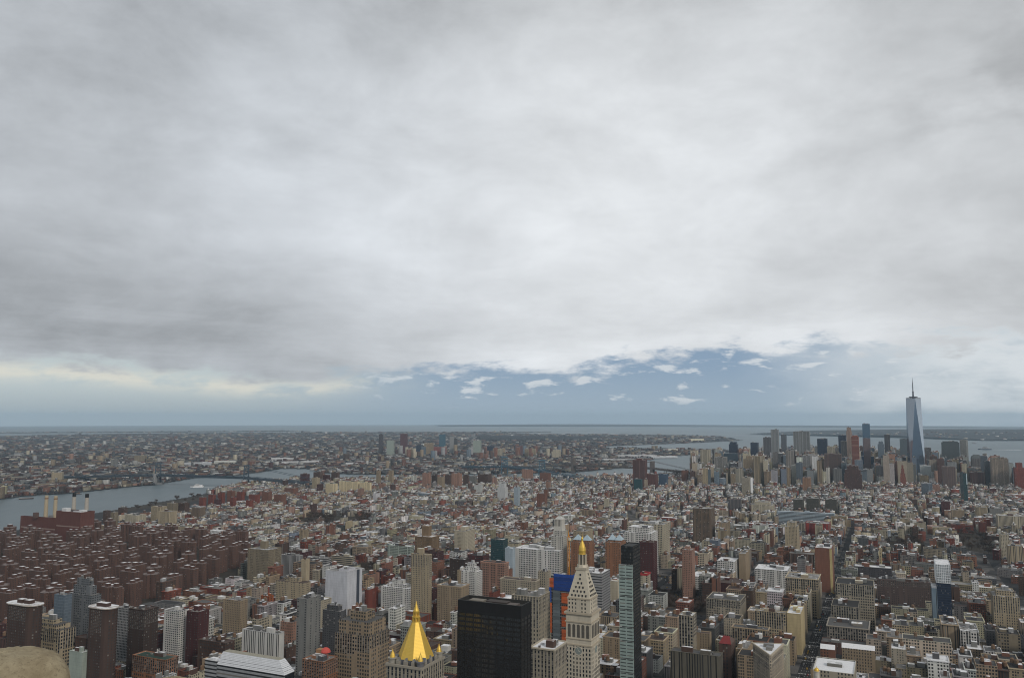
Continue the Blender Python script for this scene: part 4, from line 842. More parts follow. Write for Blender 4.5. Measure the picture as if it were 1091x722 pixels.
def clock_tower():
    xy, h = survey(602.7, 638.7, 654.4, 784, 629.7); cx, cy = centre(xy); g = gz(cx, cy); z1 = h+g; occupy(xy, h+45, 'clock tower')
    fc = (cx-CX)*syw+(cy-CY)*cyw; f0 = 784
    T = thing('stone_clock_tower', 'tall pale stone clock tower with steep pyramid top and small gold lantern', 'tower', cx, cy)
    st = (.62, .555, .44)
    b = MB(); b.prism(xy, g, z1-29, st, 'stone'); b.prism(scale_xy(xy, .985), z1-29, z1, st, 'blank', st); wl = b.build('wall', T)
    for k in range(2): panes(wl, xy, k, g+70, z1-30, 'stone', 50, skip=lambda c, r, nc, nr: 1 <= r <= 4 and abs(c-(nc-1)/2) < 2.1)
    for (zz, ex_, hh) in ((z1-29.5, 1.05, 1.2), (z1-8.5, 1.05, 1.0), (z1-1.0, 1.10, 1.8), (z1-24, 1.03, .7)):
        b = MB(); b.ring(scale_xy(xy, ex_), 2.0, zz, zz+hh, (.42, .36, .27)); b.build('cornice', T)
    zu = hz(639, f0)
    up = scale_xy(xy, .88); b = MB(); b.prism(up, z1, zu, st, 'stone'); b.poly([(*p, z1+.85) for p in scale_xy(xy, 1.0)], (.34, .31, .26)); b.build('upper_shaft', T)
    b = MB(); b.ring(scale_xy(up, 1.05), 1.5, zu-.6, zu+.8, (.42, .36, .27)); b.build('cornice', T)
    zp = hz(606, fc); top = scale_xy(xy, .36)
    b = MB(); b.frustum(scale_xy(up, .99), zu, top, zp, (.50, .45, .355), 'blank', 'plain', (.4, .36, .28)); pr = b.build('pyramid_roof', T)
    base = scale_xy(up, .99)
    for k in range(4):
        nx_ = None
        for row in range(6):
            f_ = .08+row*.145; n = 5-row if row < 5 else 1
            zz = zu+(zp-zu)*f_
            p = [base[k][i]*(1-f_)+top[k][i]*f_ for i in (0, 1)]; q = [base[(k+1) % 4][i]*(1-f_)+top[(k+1) % 4][i]*f_ for i in (0, 1)]
            ln = math.hypot(q[0]-p[0], q[1]-p[1]); ex, ey = (q[0]-p[0])/ln, (q[1]-p[1])/ln; nx, ny = ey, -ex
            for j in range(n):
                c_ = ln*(.5+(j-(n-1)/2)*.165*(1+row*.12)); x, y = p[0]+ex*c_, p[1]+ey*c_
                b = MB(); A = [(x-ex*.6+nx*.35, y-ey*.6+ny*.35), (x+ex*.6+nx*.35, y+ey*.6+ny*.35), (x+ex*.6-nx*2, y+ey*.6-ny*2), (x-ex*.6-nx*2, y-ey*.6-ny*2)]
                b.prism(A, zz-.2, zz+1.8, (.03, .03, .035), 'blank', (.42, .37, .28), 0, 'plain', 'plain'); b.build('dormer_window', pr)
    # belfry arches
    for k in range(4):
        p, q = xy[k], xy[(k+1) % 4]; ln = math.hypot(q[0]-p[0], q[1]-p[1]); ex, ey = (q[0]-p[0])/ln, (q[1]-p[1])/ln; nx, ny = ey, -ex
        for j in range(5):
            c_ = ln*(.14+.18*j); x, y = p[0]+ex*c_+nx*.06, p[1]+ey*c_+ny*.06; w_ = ln*.056; zb, zt = z1-22, z1-11.5
            pts = [(-w_, zb), (w_, zb), (w_, zt)]+[(w_*math.cos(a), zt+w_*math.sin(a)) for a in [math.pi*i/6 for i in range(1, 6)]]+[(-w_, zt)]
            b = MB(); b.poly([(x+ex*u_, y+ey*u_, z_) for u_, z_ in pts], (.10, .09, .075)); b.build('belfry_arch', T)
        x, y = (p[0]+q[0])/2, (p[1]+q[1])/2; zc = hz(694.5, f0)
        b = MB(); disc(b, (x, y, zc), (nx, ny), 3.5, (.22, .25, .23), 'plain', .2); cl = b.build('clock_face', T)
        b = MB(); rimdisc(b, (x, y, zc), (nx, ny), 3.4, 4.2, (.55, .50, .40), .4); b.build('clock_rim', cl)
        b = MB(); tx, ty = ex, ey
        for (a, l_) in ((1.9, 2.9), (-.5, 2.0)): b.bar((x+nx*.32, y+ny*.32, zc), (x+nx*.32+tx*l_*math.cos(a), y+ny*.32+ty*l_*math.cos(a), zc+l_*math.sin(a)), .16, (.7, .66, .55))
        b.build('clock_hands', cl)
    m_ = fc/F
    zr1, zr2 = hz(602.5, fc), hz(590, fc)
    b = MB(); b.prism(scale_xy(xy, .42), zp, zp+2.2, (.44, .39, .30), 'blank', (.36, .33, .27), 0, 'plain', 'plain'); b.prism(ngon(cx, cy, 5.6*m_, 8, .39-TH), zp+2.2, zr1+1.5, st, 'blank', st, 0, 'plain', 'plain'); b.build('platform', T)
    b = MB()
    for i in range(8):
        a = .39-TH+i*math.pi/4; b.bar((cx+4.1*m_*math.cos(a), cy+4.1*m_*math.sin(a), zr1+1.5), (cx+4.1*m_*math.cos(a), cy+4.1*m_*math.sin(a), zr2), .55, (.42, .37, .29), 'plain', 8)
    b.prism(ngon(cx, cy, 2.9*m_, 8, .39-TH), zr1+1.5, zr2, (.22, .20, .16), 'blank', (.2, .2, .2), 0, 'plain', 'plain'); b.build('lantern', T)
    b = MB(); zd = hz(576, fc); R_ = 3.9*m_
    lathe(b, cx, cy, [(0, zr2), (R_*.95, zr2), (R_*.95, zr2+.8), (R_*.86, zr2+.9), (R_*.97, zr2+(zd-zr2)*.3), (R_*.86, zr2+(zd-zr2)*.55), (R_*.56, zr2+(zd-zr2)*.8), (R_*.26, zd), (R_*.3, zd+1.8), (R_*.34, zd+2.2), (R_*.1, zd+4), (0, hz(566, fc))], (.8, .6, .1), 'gold', 16); b.build('gold_dome', T)

def thin_glass_tower():
    xy, h = survey(661.5, 681.8, 582, 900, 674); cx, cy = centre(xy); g = gz(cx, cy); z1 = h+g; occupy(xy, h, 'thin glass tower')
    T = thing('thin_glass_tower', 'very thin dark tower with pale green glass boxes on one face', 'apartment tower', cx, cy)
    b = MB(); b.prism(xy, g, z1, (.016, .018, .019), 'dark'); b.build('wall', T)
    b = MB(); b.poly([(*p, z1-.6) for p in shrink(xy, .4)], (.05, .05, .05), 'roof', (.1, 0, 0)); b.ring(xy, .4, z1, z1+.3, (.03, .03, .03)); b.build('roof', T)
    w, d = WD(TH); p, q = xy[0], xy[1]
    za, zb = z1-hz(582, 900)+hz(601.5, 900), g+20
    pl, pr = proj(*p, za)[0], proj(*q, za)[0]
    L = math.hypot(q[0]-p[0], q[1]-p[1]); zz = za; i = 0
    while zz > zb:
        hh = 13.6 if i % 2 == 0 else 17.4
        x0, x1 = -2.2, L*.985
        A = [(p[0]+w[0]*x0-d[0]*1.6, p[1]+w[1]*x0-d[1]*1.6), (p[0]+w[0]*x1-d[0]*1.6, p[1]+w[1]*x1-d[1]*1.6), (p[0]+w[0]*x1-d[0]*.01, p[1]+w[1]*x1-d[1]*.01), (p[0]+w[0]*x0-d[0]*.01, p[1]+w[1]*x0-d[1]*.01)]
        b = MB(); b.prism(A, zz-hh, zz, (.36, .45, .42), 'podband', (.3, .3, .3), .5, 'facade', 'plain', True); b.build('glass_box', T)
        zz -= hh+.9; i += 1
STY['podband'] = (7.5, 3.5, .82, .34, 0.15)

def wrapped_tower():
    xy, h = survey(585.5, 612.5, 612, 930, 610); cx, cy = centre(xy); g = gz(cx, cy); z1 = h+g; occupy(xy, h, 'blue wrapped construction tower')
    T = thing('construction_tower', 'half built tower with blue sheeting on top and orange netting below', 'construction site', cx, cy)
    z2 = hz(630, 930); core = scale_xy(xy, .9)
    b = MB(); b.prism(core, g, z1-3, (.14, .12, .11), 'grid', (.25, .24, .22), .2); b.build('concrete_frame', T)
    zz = z1-5
    while zz > z1-70:
        b = MB(); b.prism(scale_xy(xy, .955), zz, zz+.35, (.32, .31, .29), 'blank', (.3, .3, .3), 0, 'plain', 'plain', True); b.build('floor_slab', T); zz -= 3.8
    L = math.hypot(xy[1][0]-xy[0][0], xy[1][1]-xy[0][1]); D_ = math.hypot(xy[2][0]-xy[1][0], xy[2][1]-xy[1][1]); w, d = WD(TH); P0 = xy[0]
    def sheet(name, u0, u1, v0, v1, za, zb, col):
        A = [(P0[0]+w[0]*a*L+d[0]*c*D_, P0[1]+w[1]*a*L+d[1]*c*D_) for a, c in ((u0, v0), (u1, v0), (u1, v1), (u0, v1))]
        b = MB(); n = max(1, round((zb-za)/3.6)); rr = random.Random(int(za*7+u0*100))
        for i in range(n): f_ = rr.uniform(.62, 1.12); c_ = tuple(c*f_ for c in col); b.prism(A, za+(zb-za)*i/n, za+(zb-za)*(i+1)/n-.25, c_, 'blank', c_, 0, 'plain', 'plain', True)
        b.build(name, T)
    blue = (.02, .065, .28); orange = (.48, .11, .035)
    sheet('blue_sheet', .18, 1.0, -.02, .0, z2, z1, blue); sheet('blue_sheet', 1.0, 1.02, -.02, 1, z2-2, z1, blue)
    sheet('blue_sheet', -.02, .08, -.04, .0, hz(643, 930), hz(627, 930), blue)
    sheet('orange_netting', .0, .18, -.03, .0, hz(627, 930), hz(617, 930), orange); sheet('orange_netting', -.01, .10, -.03, 0, hz(676, 930), hz(644, 930), orange)
    for (ya, yb) in ((643, 632), (655, 646), (668, 658), (686, 671)): sheet('orange_netting', .52, .96, -.03, 0, hz(ya, 930), hz(yb, 930), orange)
    sheet('curtain_wall', .14, .46, -.035, .0, g+5, hz(630, 930), (.13, .15, .16))
    # tower crane behind it
    mx, my = at(606, 965, 150); g2 = gz(mx, my)
    K = thing('tower_crane', 'orange lattice crane mast rising behind the half built tower', 'crane', mx, my)
    b = MB(); zt = hz(571, 965); col = (.62, .26, .03)
    for sx in (-1, 1):
        for sy in (-1, 1): b.bar((mx+sx, my+sy, g2), (mx+sx, my+sy, zt), .22, col)
    zz = g2+1
    while zz < zt-4:
        for (a, c) in (((-1, -1), (1, -1)), ((1, -1), (1, 1)), ((1, 1), (-1, 1)), ((-1, 1), (-1, -1))): b.bar((mx+a[0], my+a[1], zz), (mx+c[0], my+c[1], zz+2.6), .14, col); 
        zz += 2.6
    b.build('mast', K)
    b = MB(); b.prism(rect(mx+1.2, my-1, 1.1, 1.4), zt-4.5, zt-2, (.7, .6, .4), 'blank', (.6, .6, .6), 0, 'plain', 'plain', True); b.build('operator_cab', K)
    b = MB(); b.bar((mx, my, zt), (mx-.6, my-1.2, zt+7), .75, col, 'plain', 4, .3); b.bar((mx, my, zt-.5), (mx+1, my+5, zt), .8, col); b.build('jib', K)

def white_stone_tower():
    xy, h = survey(587.5, 605, 571, 1576, 600); cx, cy = centre(xy); g = gz(cx, cy); z1 = h+g; occupy(xy, h+25, 'white stone tower')
    fc = (cx-CX)*syw+(cy-CY)*cyw
    T = thing('white_stone_tower', 'white stone tower stepping up to a temple-like lantern behind the long white building', 'tower', cx, cy)
    st = (.52, .50, .45)
    b = MB(); b.prism(xy, g, z1, st, 'stone', (.4, .4, .38)); b.build('wall', T)
    b = MB(); b.prism(scale_xy(xy, .82), z1, hz(564.5, fc), st, 'stone', st, 0, 'facade', 'plain'); b.prism(scale_xy(xy, .7), hz(564.5, fc), hz(560, fc), st, 'blank', st, 0, 'plain', 'plain'); b.build('upper_stage', T)
    za, zb = hz(560, fc), hz(553, fc); o = scale_xy(xy, .58)
    b = MB(); b.prism(scale_xy(o, .7), za, zb, (.2, .19, .17), 'blank', None)
    for k in range(4):
        p, q = o[k], o[(k+1) % 4]
        for j in range(5): x, y = p[0]+(q[0]-p[0])*j/5, p[1]+(q[1]-p[1])*j/5; b.bar((x, y, za), (x, y, zb), .7, st, 'plain', 6)
    b.prism(scale_xy(o, 1.1), zb, zb+1.5, st, 'blank', st, 0, 'plain', 'plain', True); b.build('colonnade', T)
    b = MB(); b.frustum(o, zb+1.5, scale_xy(o, .35), hz(549.5, fc), (.48, .48, .45), 'blank', 'plain', (.4, .4, .4)); b.bar((cx, cy, hz(549.5, fc)), (cx, cy, hz(547, fc)), 1.2, (.3, .33, .3), 'plain', 6, .3); b.build('stepped_roof', T)

def wedge_building():
    f0 = 860; z = hz(697, f0); P = at(821, f0, z)
    fl = fw_at(684.5, z); Lp = at(802, fl, z); fr = fw_at(685.5, z); Rp = at(834.5, fr, z)
    xy = [Lp, (P[0]-1.2, P[1]+.4), (P[0]+1.2, P[1]+.4), Rp]; cx, cy = centre([Lp, P, Rp]); g = gz(cx, cy); occupy(xy, z-g, 'wedge building')
    T = thing('wedge_building', 'pale stone wedge-shaped building pointing its thin end at the viewer', 'building', cx, cy)
    st = (.40, .345, .27)
    b = MB(); b.prism(xy, g, z, st, 'brick'); wl = b.build('wall', T)
    panes(wl, xy, 0, g+35, z-3, 'brick', 60); panes(wl, xy, 2, g+35, z-3, 'brick', 40)
    for zz, s, hh in ((z-1.2, 1.07, 1.6), (z-9, 1.035, .9), (z-40, 1.03, .8), (z-25, 1.02, .4)):
        b = MB(); b.ring(scale_xy(xy, s), 1.2, zz, zz+hh, (.44, .38, .29)); b.build('cornice', T)
    b = MB(); b.poly([(*p, z-.1) for p in shrink(xy, .3)], (.45, .45, .44), 'roof', (.75, 0, 0)); rf = b.build('roof', T)
    for f_, hw, hd in ((.45, 3, 4), (.7, 5, 3)):
        x, y = P[0]*(1-f_)+(Lp[0]+Rp[0])/2*f_, P[1]*(1-f_)+(Lp[1]+Rp[1])/2*f_
        b = MB(); b.prism(rect(x, y, hw, hd), z-.1, z+3.2, (.22, .21, .19), 'blank', (.2, .2, .2), .2); b.build('bulkhead', rf)

def ridged_building():
    xy, h = survey(231, 314, 719, 850, 303); cx, cy = centre(xy); g = gz(cx, cy); z1 = h+g; zt = hz(698.5, 875); occupy(xy, zt-g, 'ridged white roof')
    T = thing('ridged_white_building', 'modern white building with sloping ridged roof and dark glass end', 'building', cx, cy)
    wh = (.60, .61, .63)
    b = MB(); b.prism(xy, g, z1, (.33, .34, .35), 'band'); b.build('wall', T)
    w, d = WD(TH); L = math.hypot(xy[1][0]-xy[0][0], xy[1][1]-xy[0][1]); D_ = math.hypot(xy[2][0]-xy[1][0], xy[2][1]-xy[1][1])
    pt = lambda a, c: (xy[0][0]+w[0]*a*L+d[0]*c*D_, xy[0][1]+w[1]*a*L+d[1]*c*D_)
    lo = [pt(0, 0), pt(1, 0), pt(1, 1), pt(0, 1)]; hi = [pt(.02, .42), pt(.86, .42), pt(.86, .95), pt(.02, .95)]
    n = 9
    b = MB(); mixp = lambda f_: [(a[0]*(1-f_)+c[0]*f_, a[1]*(1-f_)+c[1]*f_) for a, c in zip(lo, hi)]
    for i in range(n):
        f0, f1 = i/n, (i+1)/n
        b.frustum(mixp(f0), z1+(zt-z1)*f0, mixp(f1-.22/n), z1+(zt-z1)*(f1-.25/n), wh, 'blank', 'plain')
        b.frustum(mixp(f1-.22/n), z1+(zt-z1)*(f1-.25/n), mixp(f1), z1+(zt-z1)*f1, (.10, .105, .11) if i in (1, 3) else (.42, .43, .44), 'blank', 'plain')
    b.poly([(*p, zt) for p in hi], (.30, .28, .22), 'roof', (.2, 0, 0)); b.build('ridged_roof', T)
    b = MB(); q0, q1 = pt(1.003, .05), pt(1.003, .97); b.poly([(*q0, g+20), (*q1, g+20), (*q1, z1-1), (*q0, z1-1)], (.02, .024, .03), 'mirror'); b.build('glass_end', T)
    A = [pt(-.19, .05), pt(-.005, .05), pt(-.005, .8), pt(-.19, .8)]; z3 = hz(713, 860)
    b = MB(); b.prism(A, g, z3, (.36, .37, .38), 'band', (.4, .4, .4), .5); b.build('annex', T)

def rounded_tower(px, fw, ytop, hl, r, lab, lm=None):
    z = hz(ytop, fw); cx, cy = at(px, fw, z); g = gz(cx, cy); w, d = WD(TH)
    def stad(hl, r):
        o = []
        for s in (1, -1):
            for k in range(9):
                a = -math.pi/2+k*math.pi/8 if s == 1 else math.pi/2+k*math.pi/8
                u_, v_ = s*hl+r*math.cos(a), r*math.sin(a); o.append((cx+w[0]*u_+d[0]*v_, cy+w[1]*u_+d[1]*v_))
        return o
    xy = stad(hl, r); occupy(rect(cx, cy, hl+r*.6, r), z-g, lm)
    T = thing('rounded_brick_tower', lab, 'apartment tower', cx, cy)
    b = MB(); b.prism(xy, g, z, (.075, .048, .040), 'blank')
    b = MB()
    for i in range(len(xy)): b.wall(xy[i], xy[(i+1) % len(xy)], g, z, (.085, .055, .045), 'brick')
    wl = b.build('wall', T)
    b = MB(); o = stad(hl, r+1.4); b.prism(o, z, z+1.0, (.45, .40, .35), 'blank', (.40, .36, .33), .55, 'plain', 'roof', True); rf = b.build('roof', T)
    for (u_, hw) in (((-.35, 4.5), (.45, 5)) if hl > 10 else ((0, 8),)):
        b = MB(); b.prism(rect(cx+w[0]*u_*hl, cy+w[1]*u_*hl, hw, 3.2), z+1, z+5, (.085, .05, .042), 'blank', (.45, .41, .38), .6); b.build('bulkhead', rf)
    panes(wl, [rect(cx, cy, hl, r)[i] for i in range(4)], 0, g+40, z-1, 'brick', 50)

def power_station():
    xa, ha = survey(22, 63, 552.5, 2150, 60); xb, hb = survey(60, 101, 546, 2110, 86)
    cx, cy = centre(xa); g = gz(cx, cy); occupy(xa, ha); occupy(xb, hb, 'red power station')
    T = thing('power_station', 'red brick power station with four tall chimneys by the river', 'power station', *centre(xb))
    rd = (.15, .06, .048)
    for xy, h in ((xa, ha), (xb, hb)):
        b = MB(); b.prism(xy, g, h+g, rd, 'blank'); b.build('wall', T)
        b = MB(); b.poly([(*p, h+g-1) for p in shrink(xy, .5)], (.09, .075, .07), 'roof', (.2, 0, 0)); b.ring(xy, .8, h+g, h+g+.8, (.14, .05, .04)); b.build('roof', T)
        for k in range(2):
            b = MB(); p, q = xy[k], xy[(k+1) % 4]; ln = math.hypot(q[0]-p[0], q[1]-p[1]); ex, ey = (q[0]-p[0])/ln, (q[1]-p[1])/ln; nx, ny = ey, -ex
            z_ = g+h*.55; b.poly([(p[0]+ex*3+nx*.2, p[1]+ey*3+ny*.2, z_), (q[0]-ex*3+nx*.2, q[1]-ey*3+ny*.2, z_), (q[0]-ex*3+nx*.2, q[1]-ey*3+ny*.2, z_+3), (p[0]+ex*3+nx*.2, p[1]+ey*3+ny*.2, z_+3)], (.28, .20, .17)); b.build('window_band', T)
    mid = hb*.8
    for px, yt, tip in ((48.5, 527.5, 0), (58.3, 528, 0), (78, 525, 1), (91.6, 526, 1)):
        fw = 2190; zt = hz(yt, fw); x, y = at(px, fw, 60)
        b = MB(); zb = g+(ha if px < 60 else hb)-2
        lathe(b, x, y, [(5.2, zb), (4.3, zt), (0, zt)], (.42, .35, .24) if not tip else (.40, .37, .32), 'plain', 14); ch = b.build('chimney', T)
        b = MB(); h_ = (zt-zb); 
        lathe(b, x, y, [(4.55, zt-h_*.22), (4.5, zt+.4), (3.0, zt+.4)] if tip else [(4.6, zt-h_*.16), (4.6, zt-h_*.10)], (.012, .012, .012) if tip else (.22, .12, .06), 'plain', 14); b.build('chimney_cap', ch)
    for (px, fw, hw, hd, hh, col) in ((70, 2150, 9, 6, 9, (.62, .62, .62)), (88, 2140, 7, 7, 5, (.6, .6, .6)), (82, 2130, 12, 3, 4, (.55, .55, .56)), (38, 2180, 5, 5, 14, (.12, .08, .07)), (54, 2180, 4, 4, 7, (.2, .2, .2))):
        x, y = at(px, fw, 60); z0 = g+(ha if px < 60 else hb)-1
        b = MB(); b.prism(rect(x, y, hw, hd), z0, z0+hh, col, 'blank', col, .4, 'plain', 'plain'); b.build('roof_plant', T)

def spire_tower():
    x, y = ll(40.7130, -74.0132); x, y = at(975.2, (x-CX)*syw+(y-CY)*cyw, 200); g = gz(x, y); th = TH-rad(12)
    s = 33.5; bs = rect(x, y, s, s, th); occupy(rect(x, y, s, s, th), 417, 'spire tower')
    T = thing('spire_skyscraper', 'tallest glass skyscraper with tapering triangular faces and a needle spire', 'skyscraper', x, y)
    z0, z1 = g+57, hz(424.5, (x-CX)*syw+(y-CY)*cyw)
    tp = ngon(x, y, s*1.02, 4, -th-math.pi/2); tp = [tp[i] for i in range(4)]
    b = MB(); b.prism(bs, g, z0, (.35, .38, .41), 'blank'); b.build('base', T)
    fc = [(.18, .24, .32), (.46, .51, .57)]  # same glass in two tones: sky reflection painted into the facets
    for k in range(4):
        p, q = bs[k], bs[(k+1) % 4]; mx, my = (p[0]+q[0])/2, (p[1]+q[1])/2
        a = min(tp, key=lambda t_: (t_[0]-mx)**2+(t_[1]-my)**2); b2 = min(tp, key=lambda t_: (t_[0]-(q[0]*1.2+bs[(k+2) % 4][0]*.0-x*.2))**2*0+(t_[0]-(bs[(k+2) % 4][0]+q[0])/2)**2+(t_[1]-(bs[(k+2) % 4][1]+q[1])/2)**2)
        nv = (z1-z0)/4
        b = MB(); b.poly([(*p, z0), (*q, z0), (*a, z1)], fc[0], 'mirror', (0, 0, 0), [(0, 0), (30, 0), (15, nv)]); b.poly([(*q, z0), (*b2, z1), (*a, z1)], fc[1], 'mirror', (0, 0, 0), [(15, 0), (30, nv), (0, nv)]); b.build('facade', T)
    tpo = sorted(tp, key=lambda t_: math.atan2(t_[1]-y, t_[0]-x))
    b = MB(); b.poly([(*t_, z1) for t_ in tpo], (.1, .1, .11)); b.ring(tpo, 1.5, z1, z1+3.5, (.12, .13, .15)); b.build('roof', T)
    b = MB(); lathe(b, x, y, [(15, z1+5), (20, z1+6), (20, z1+9.5), (14, z1+10), (0, z1+10)], (.10, .11, .13), 'plain', 20)
    for i in range(6):
        a = i*math.pi/3; b.bar((x+13*math.cos(a), y+13*math.sin(a), z1), (x+13*math.cos(a), y+13*math.sin(a), z1+6), 1, (.1, .1, .12))
    b.build('mast_ring', T)
    zt = hz(402.5, (x-CX)*syw+(y-CY)*cyw)
    b = MB(); lathe(b, x, y, [(5, z1), (3.6, z1+30), (4.4, z1+31), (4.4, z1+34), (2.6, z1+35), (1.9, z1+75), (2.4, z1+76), (1.3, z1+78), (.5, zt), (0, zt)], (.14, .15, .18), 'plain', 8); b.build('spire', T)

def cupola_building():
    xy, h = survey(866, 912, 718, 835, 910); cx, cy = centre(xy); g = gz(cx, cy); z1 = h+g; occupy(xy, h, 'gilded corner cupola')
    T = thing('gilded_cupola_building', 'white-roofed avenue building with a small gilded corner cupola', 'building', cx, cy)
    b = MB(); b.prism(xy, g, z1, COL['stone'], 'stone'); b.build('wall', T)
    b = MB(); b.poly([(*p, z1-.6) for p in shrink(xy, .5)], (.5, .5, .49), 'roof', (.85, 0, 0)); b.ring(xy, .6, z1, z1+.4, (.5, .48, .42)); rf = b.build('roof', T)
    x, y = at(870.2, 838, z1); m_ = 838/F
    b = MB(); lathe(b, x, y, [(2.7*m_, z1-6), (2.7*m_, z1+2.0), (3.1*m_, z1+2.1), (3.1*m_, z1+2.6), (0, z1+2.6)], (.55, .52, .45), 'plain', 12); tu = b.build('corner_turret', T)
    b = MB(); dome(b, x, y, z1+2.6, 2.6*m_, 3.4*m_, (.8, .6, .1), 'gold', 14, 6); b.bar((x, y, z1+2.6+3.3*m_), (x, y, z1+2.6+5*m_), .15, (.8, .6, .1), 'gold'); b.build('gilded_dome', tu)
    b = MB(); b.prism(rect(cx, cy, 7, 4), z1-.6, z1+2.5, (.18, .17, .15), 'blank', (.5, .5, .5), .5); b.build('bulkhead', rf)

def stone_pier(px, ytop, fw, r, lab, seed):
    rr = random.Random(seed)
    z = hz(ytop, fw); x, y = at(px, fw+r*.6, z)
    T = thing('stone_pier', lab, 'stone pier', x, y, z-4.0)
    n, m_ = 48, 26; b = MB(); pts = []
    for j in range(m_+1):
        f_ = j/m_
        if f_ < .55: a = f_/.55*math.pi/2; rad_, zz = r*max(0, math.sin(a))**.62, z-r*.85*(1-math.cos(a)**.75)
        else: rad_, zz = r*(1+.02*math.sin(j)), z-r*.85-(f_-.55)/.45*(4.0-r*.85)
        pts.append((rad_, zz))
    ring = []
    for (rad_, zz) in pts:
        ring.append([(x+rad_*math.cos(k*2*math.pi/n)*(1+.008*rr.uniform(-1, 1)), y+.8*rad_*math.sin(k*2*math.pi/n)*(1+.008*rr.uniform(-1, 1)), zz+.004*rr.uniform(-1, 1)) for k in range(n)])
    for j in range(m_):
        for k in range(n):
            k2 = (k+1) % n
            if j == 0: b.poly([ring[0][0], ring[1][k2], ring[1][k]][::-1] if False else [ring[0][0], ring[1][k], ring[1][k2]], (.3, .25, .17), 'stone')
            else: b.poly([ring[j][k], ring[j+1][k], ring[j+1][k2], ring[j][k2]], (.3, .25, .17), 'stone')
    o = b.build('coping_stone', T, smooth=True)
    import bmesh
    bm = bmesh.new(); bm.from_mesh(o.data); bmesh.ops.remove_doubles(bm, verts=bm.verts, dist=.0008); bmesh.ops.recalc_face_normals(bm, faces=bm.faces); bm.to_mesh(o.data); bm.free()

def bridge(lab, T1, T2, htow, wid, deckz, ends, col, stone=False, name='suspension_bridge'):
    cx, cy = (T1[0]+T2[0])/2, (T1[1]+T2[1])/2; g = gz(cx, cy)
    T = thing(name, lab, 'bridge', cx, cy)
    dx_, dy_ = T2[0]-T1[0], T2[1]-T1[1]; L = math.hypot(dx_, dy_); ex, ey = dx_/L, dy_/L; nx, ny = -ey, ex
    P = lambda s, o, z: (T1[0]+ex*s+nx*o, T1[1]+ey*s+ny*o, z)
    for s in (0, L):
        b = MB()
        if stone:
            for o_ in (-wid*.5, 0, wid*.5): b.prism([P(s+a, o_+c, 0)[:2] for a, c in ((-7, -4), (7, -4), (7, 4), (-7, 4))][::-1], g-3, g+htow-12, col, 'blank', col, 0, 'plain', 'plain')
            b.prism([P(s+a, c, 0)[:2] for a, c in ((-7, -wid*.5-4), (7, -wid*.5-4), (7, wid*.5+4), (-7, wid*.5+4))][::-1], g+htow-12, g+htow, col, 'blank', col, 0, 'plain', 'plain', True)
        else:
            for o_ in (-wid*.5, wid*.5):
                b.bar(P(s, o_*1.25, g-3), P(s, o_, g+htow), 4.2, col, 'plain', 4, 2.6)
            zz = g+12
            while zz < g+htow-14:
                b.bar(P(s, -wid*.55, zz), P(s, wid*.55, zz+16), 1.3, col); b.bar(P(s, wid*.55, zz), P(s, -wid*.55, zz+16), 1.3, col); b.bar(P(s, -wid*.58, zz+16), P(s, wid*.58, zz+16), 1.6, col); zz += 18
            b.bar(P(s, -wid*.6, g+htow), P(s, wid*.6, g+htow), 2.6, col)
            b.prism([P(s+a, c, 0)[:2] for a, c in ((-12, -wid*.9), (12, -wid*.9), (12, wid*.9), (-12, wid*.9))][::-1], g-4, g+5, (.2, .2, .2), 'blank', (.2, .2, .2), 0, 'plain', 'plain')
        b.build('tower', T)
    b = MB(); A, B_ = -ends[0], L+ends[1]; n = 40
    for i in range(n):
        s0, s1 = A+(B_-A)*i/n, A+(B_-A)*(i+1)/n
        zz = lambda s: g+deckz-(max(0, -s)/max(1, ends[0])*(deckz-14))-(max(0, s-L)/max(1, ends[1])*(deckz-14))
        q = [(s0, -wid/2), (s1, -wid/2), (s1, wid/2), (s0, wid/2)]
        b.poly([P(s, o_, zz(s)) for s, o_ in q], (.12, .12, .13)); b.poly([P(s, o_, zz(s)-2.5) for s, o_ in q][::-1], col)
        for o_ in (-wid/2, wid/2):
            b.poly([P(s0, o_, zz(s0)-2.5), P(s1, o_, zz(s1)-2.5), P(s1, o_, zz(s1)+.5), P(s0, o_, zz(s0)+.5)], col)
            b.bar(P(s0, o_, zz(s0)+7), P(s1, o_, zz(s1)+7), .9, col); b.bar(P(s0, o_, zz(s0)), P(s1, o_, zz(s1)+7), .7, col)
            if (s0 < -20 or s0 > L+20) and i % 2 == 0: b.bar(P(s0, o_*.8, g-3), P(s0, o_*.8, zz(s0)-2), 1.5, col)
    for i in range(n):
        s0, s1 = A+(B_-A)*i/n, A+(B_-A)*(i+1)/n
        for o_ in (-wid/2-.4, wid/2+.4): b.poly([P(s0, o_, zz(s0)-3), P(s1, o_, zz(s1)-3), P(s1, o_, zz(s1)+3.2), P(s0, o_, zz(s0)+3.2)], tuple(c*.7 for c in col))
    b.build('deck', T)
    for o_ in (-wid/2, wid/2):
        b = MB(); n = 24; cz = lambda s: g+deckz+6+(htow-deckz-6)*((s-L/2)/(L/2))**2
        for i in range(n): b.bar(P(L*i/n, o_, cz(L*i/n)), P(L*(i+1)/n, o_, cz(L*(i+1)/n)), .8, col)
        for sa, sb in ((0, -ends[0]*.8), (L, L+ends[1]*.8)): b.bar(P(sa, o_, g+htow), P(sb, o_, g+deckz*.6), .8, col)
        for i in range(1, n): b.bar(P(L*i/n, o_, g+deckz), P(L*i/n, o_, cz(L*i/n)), .22, col)
        b.build('cable', T)

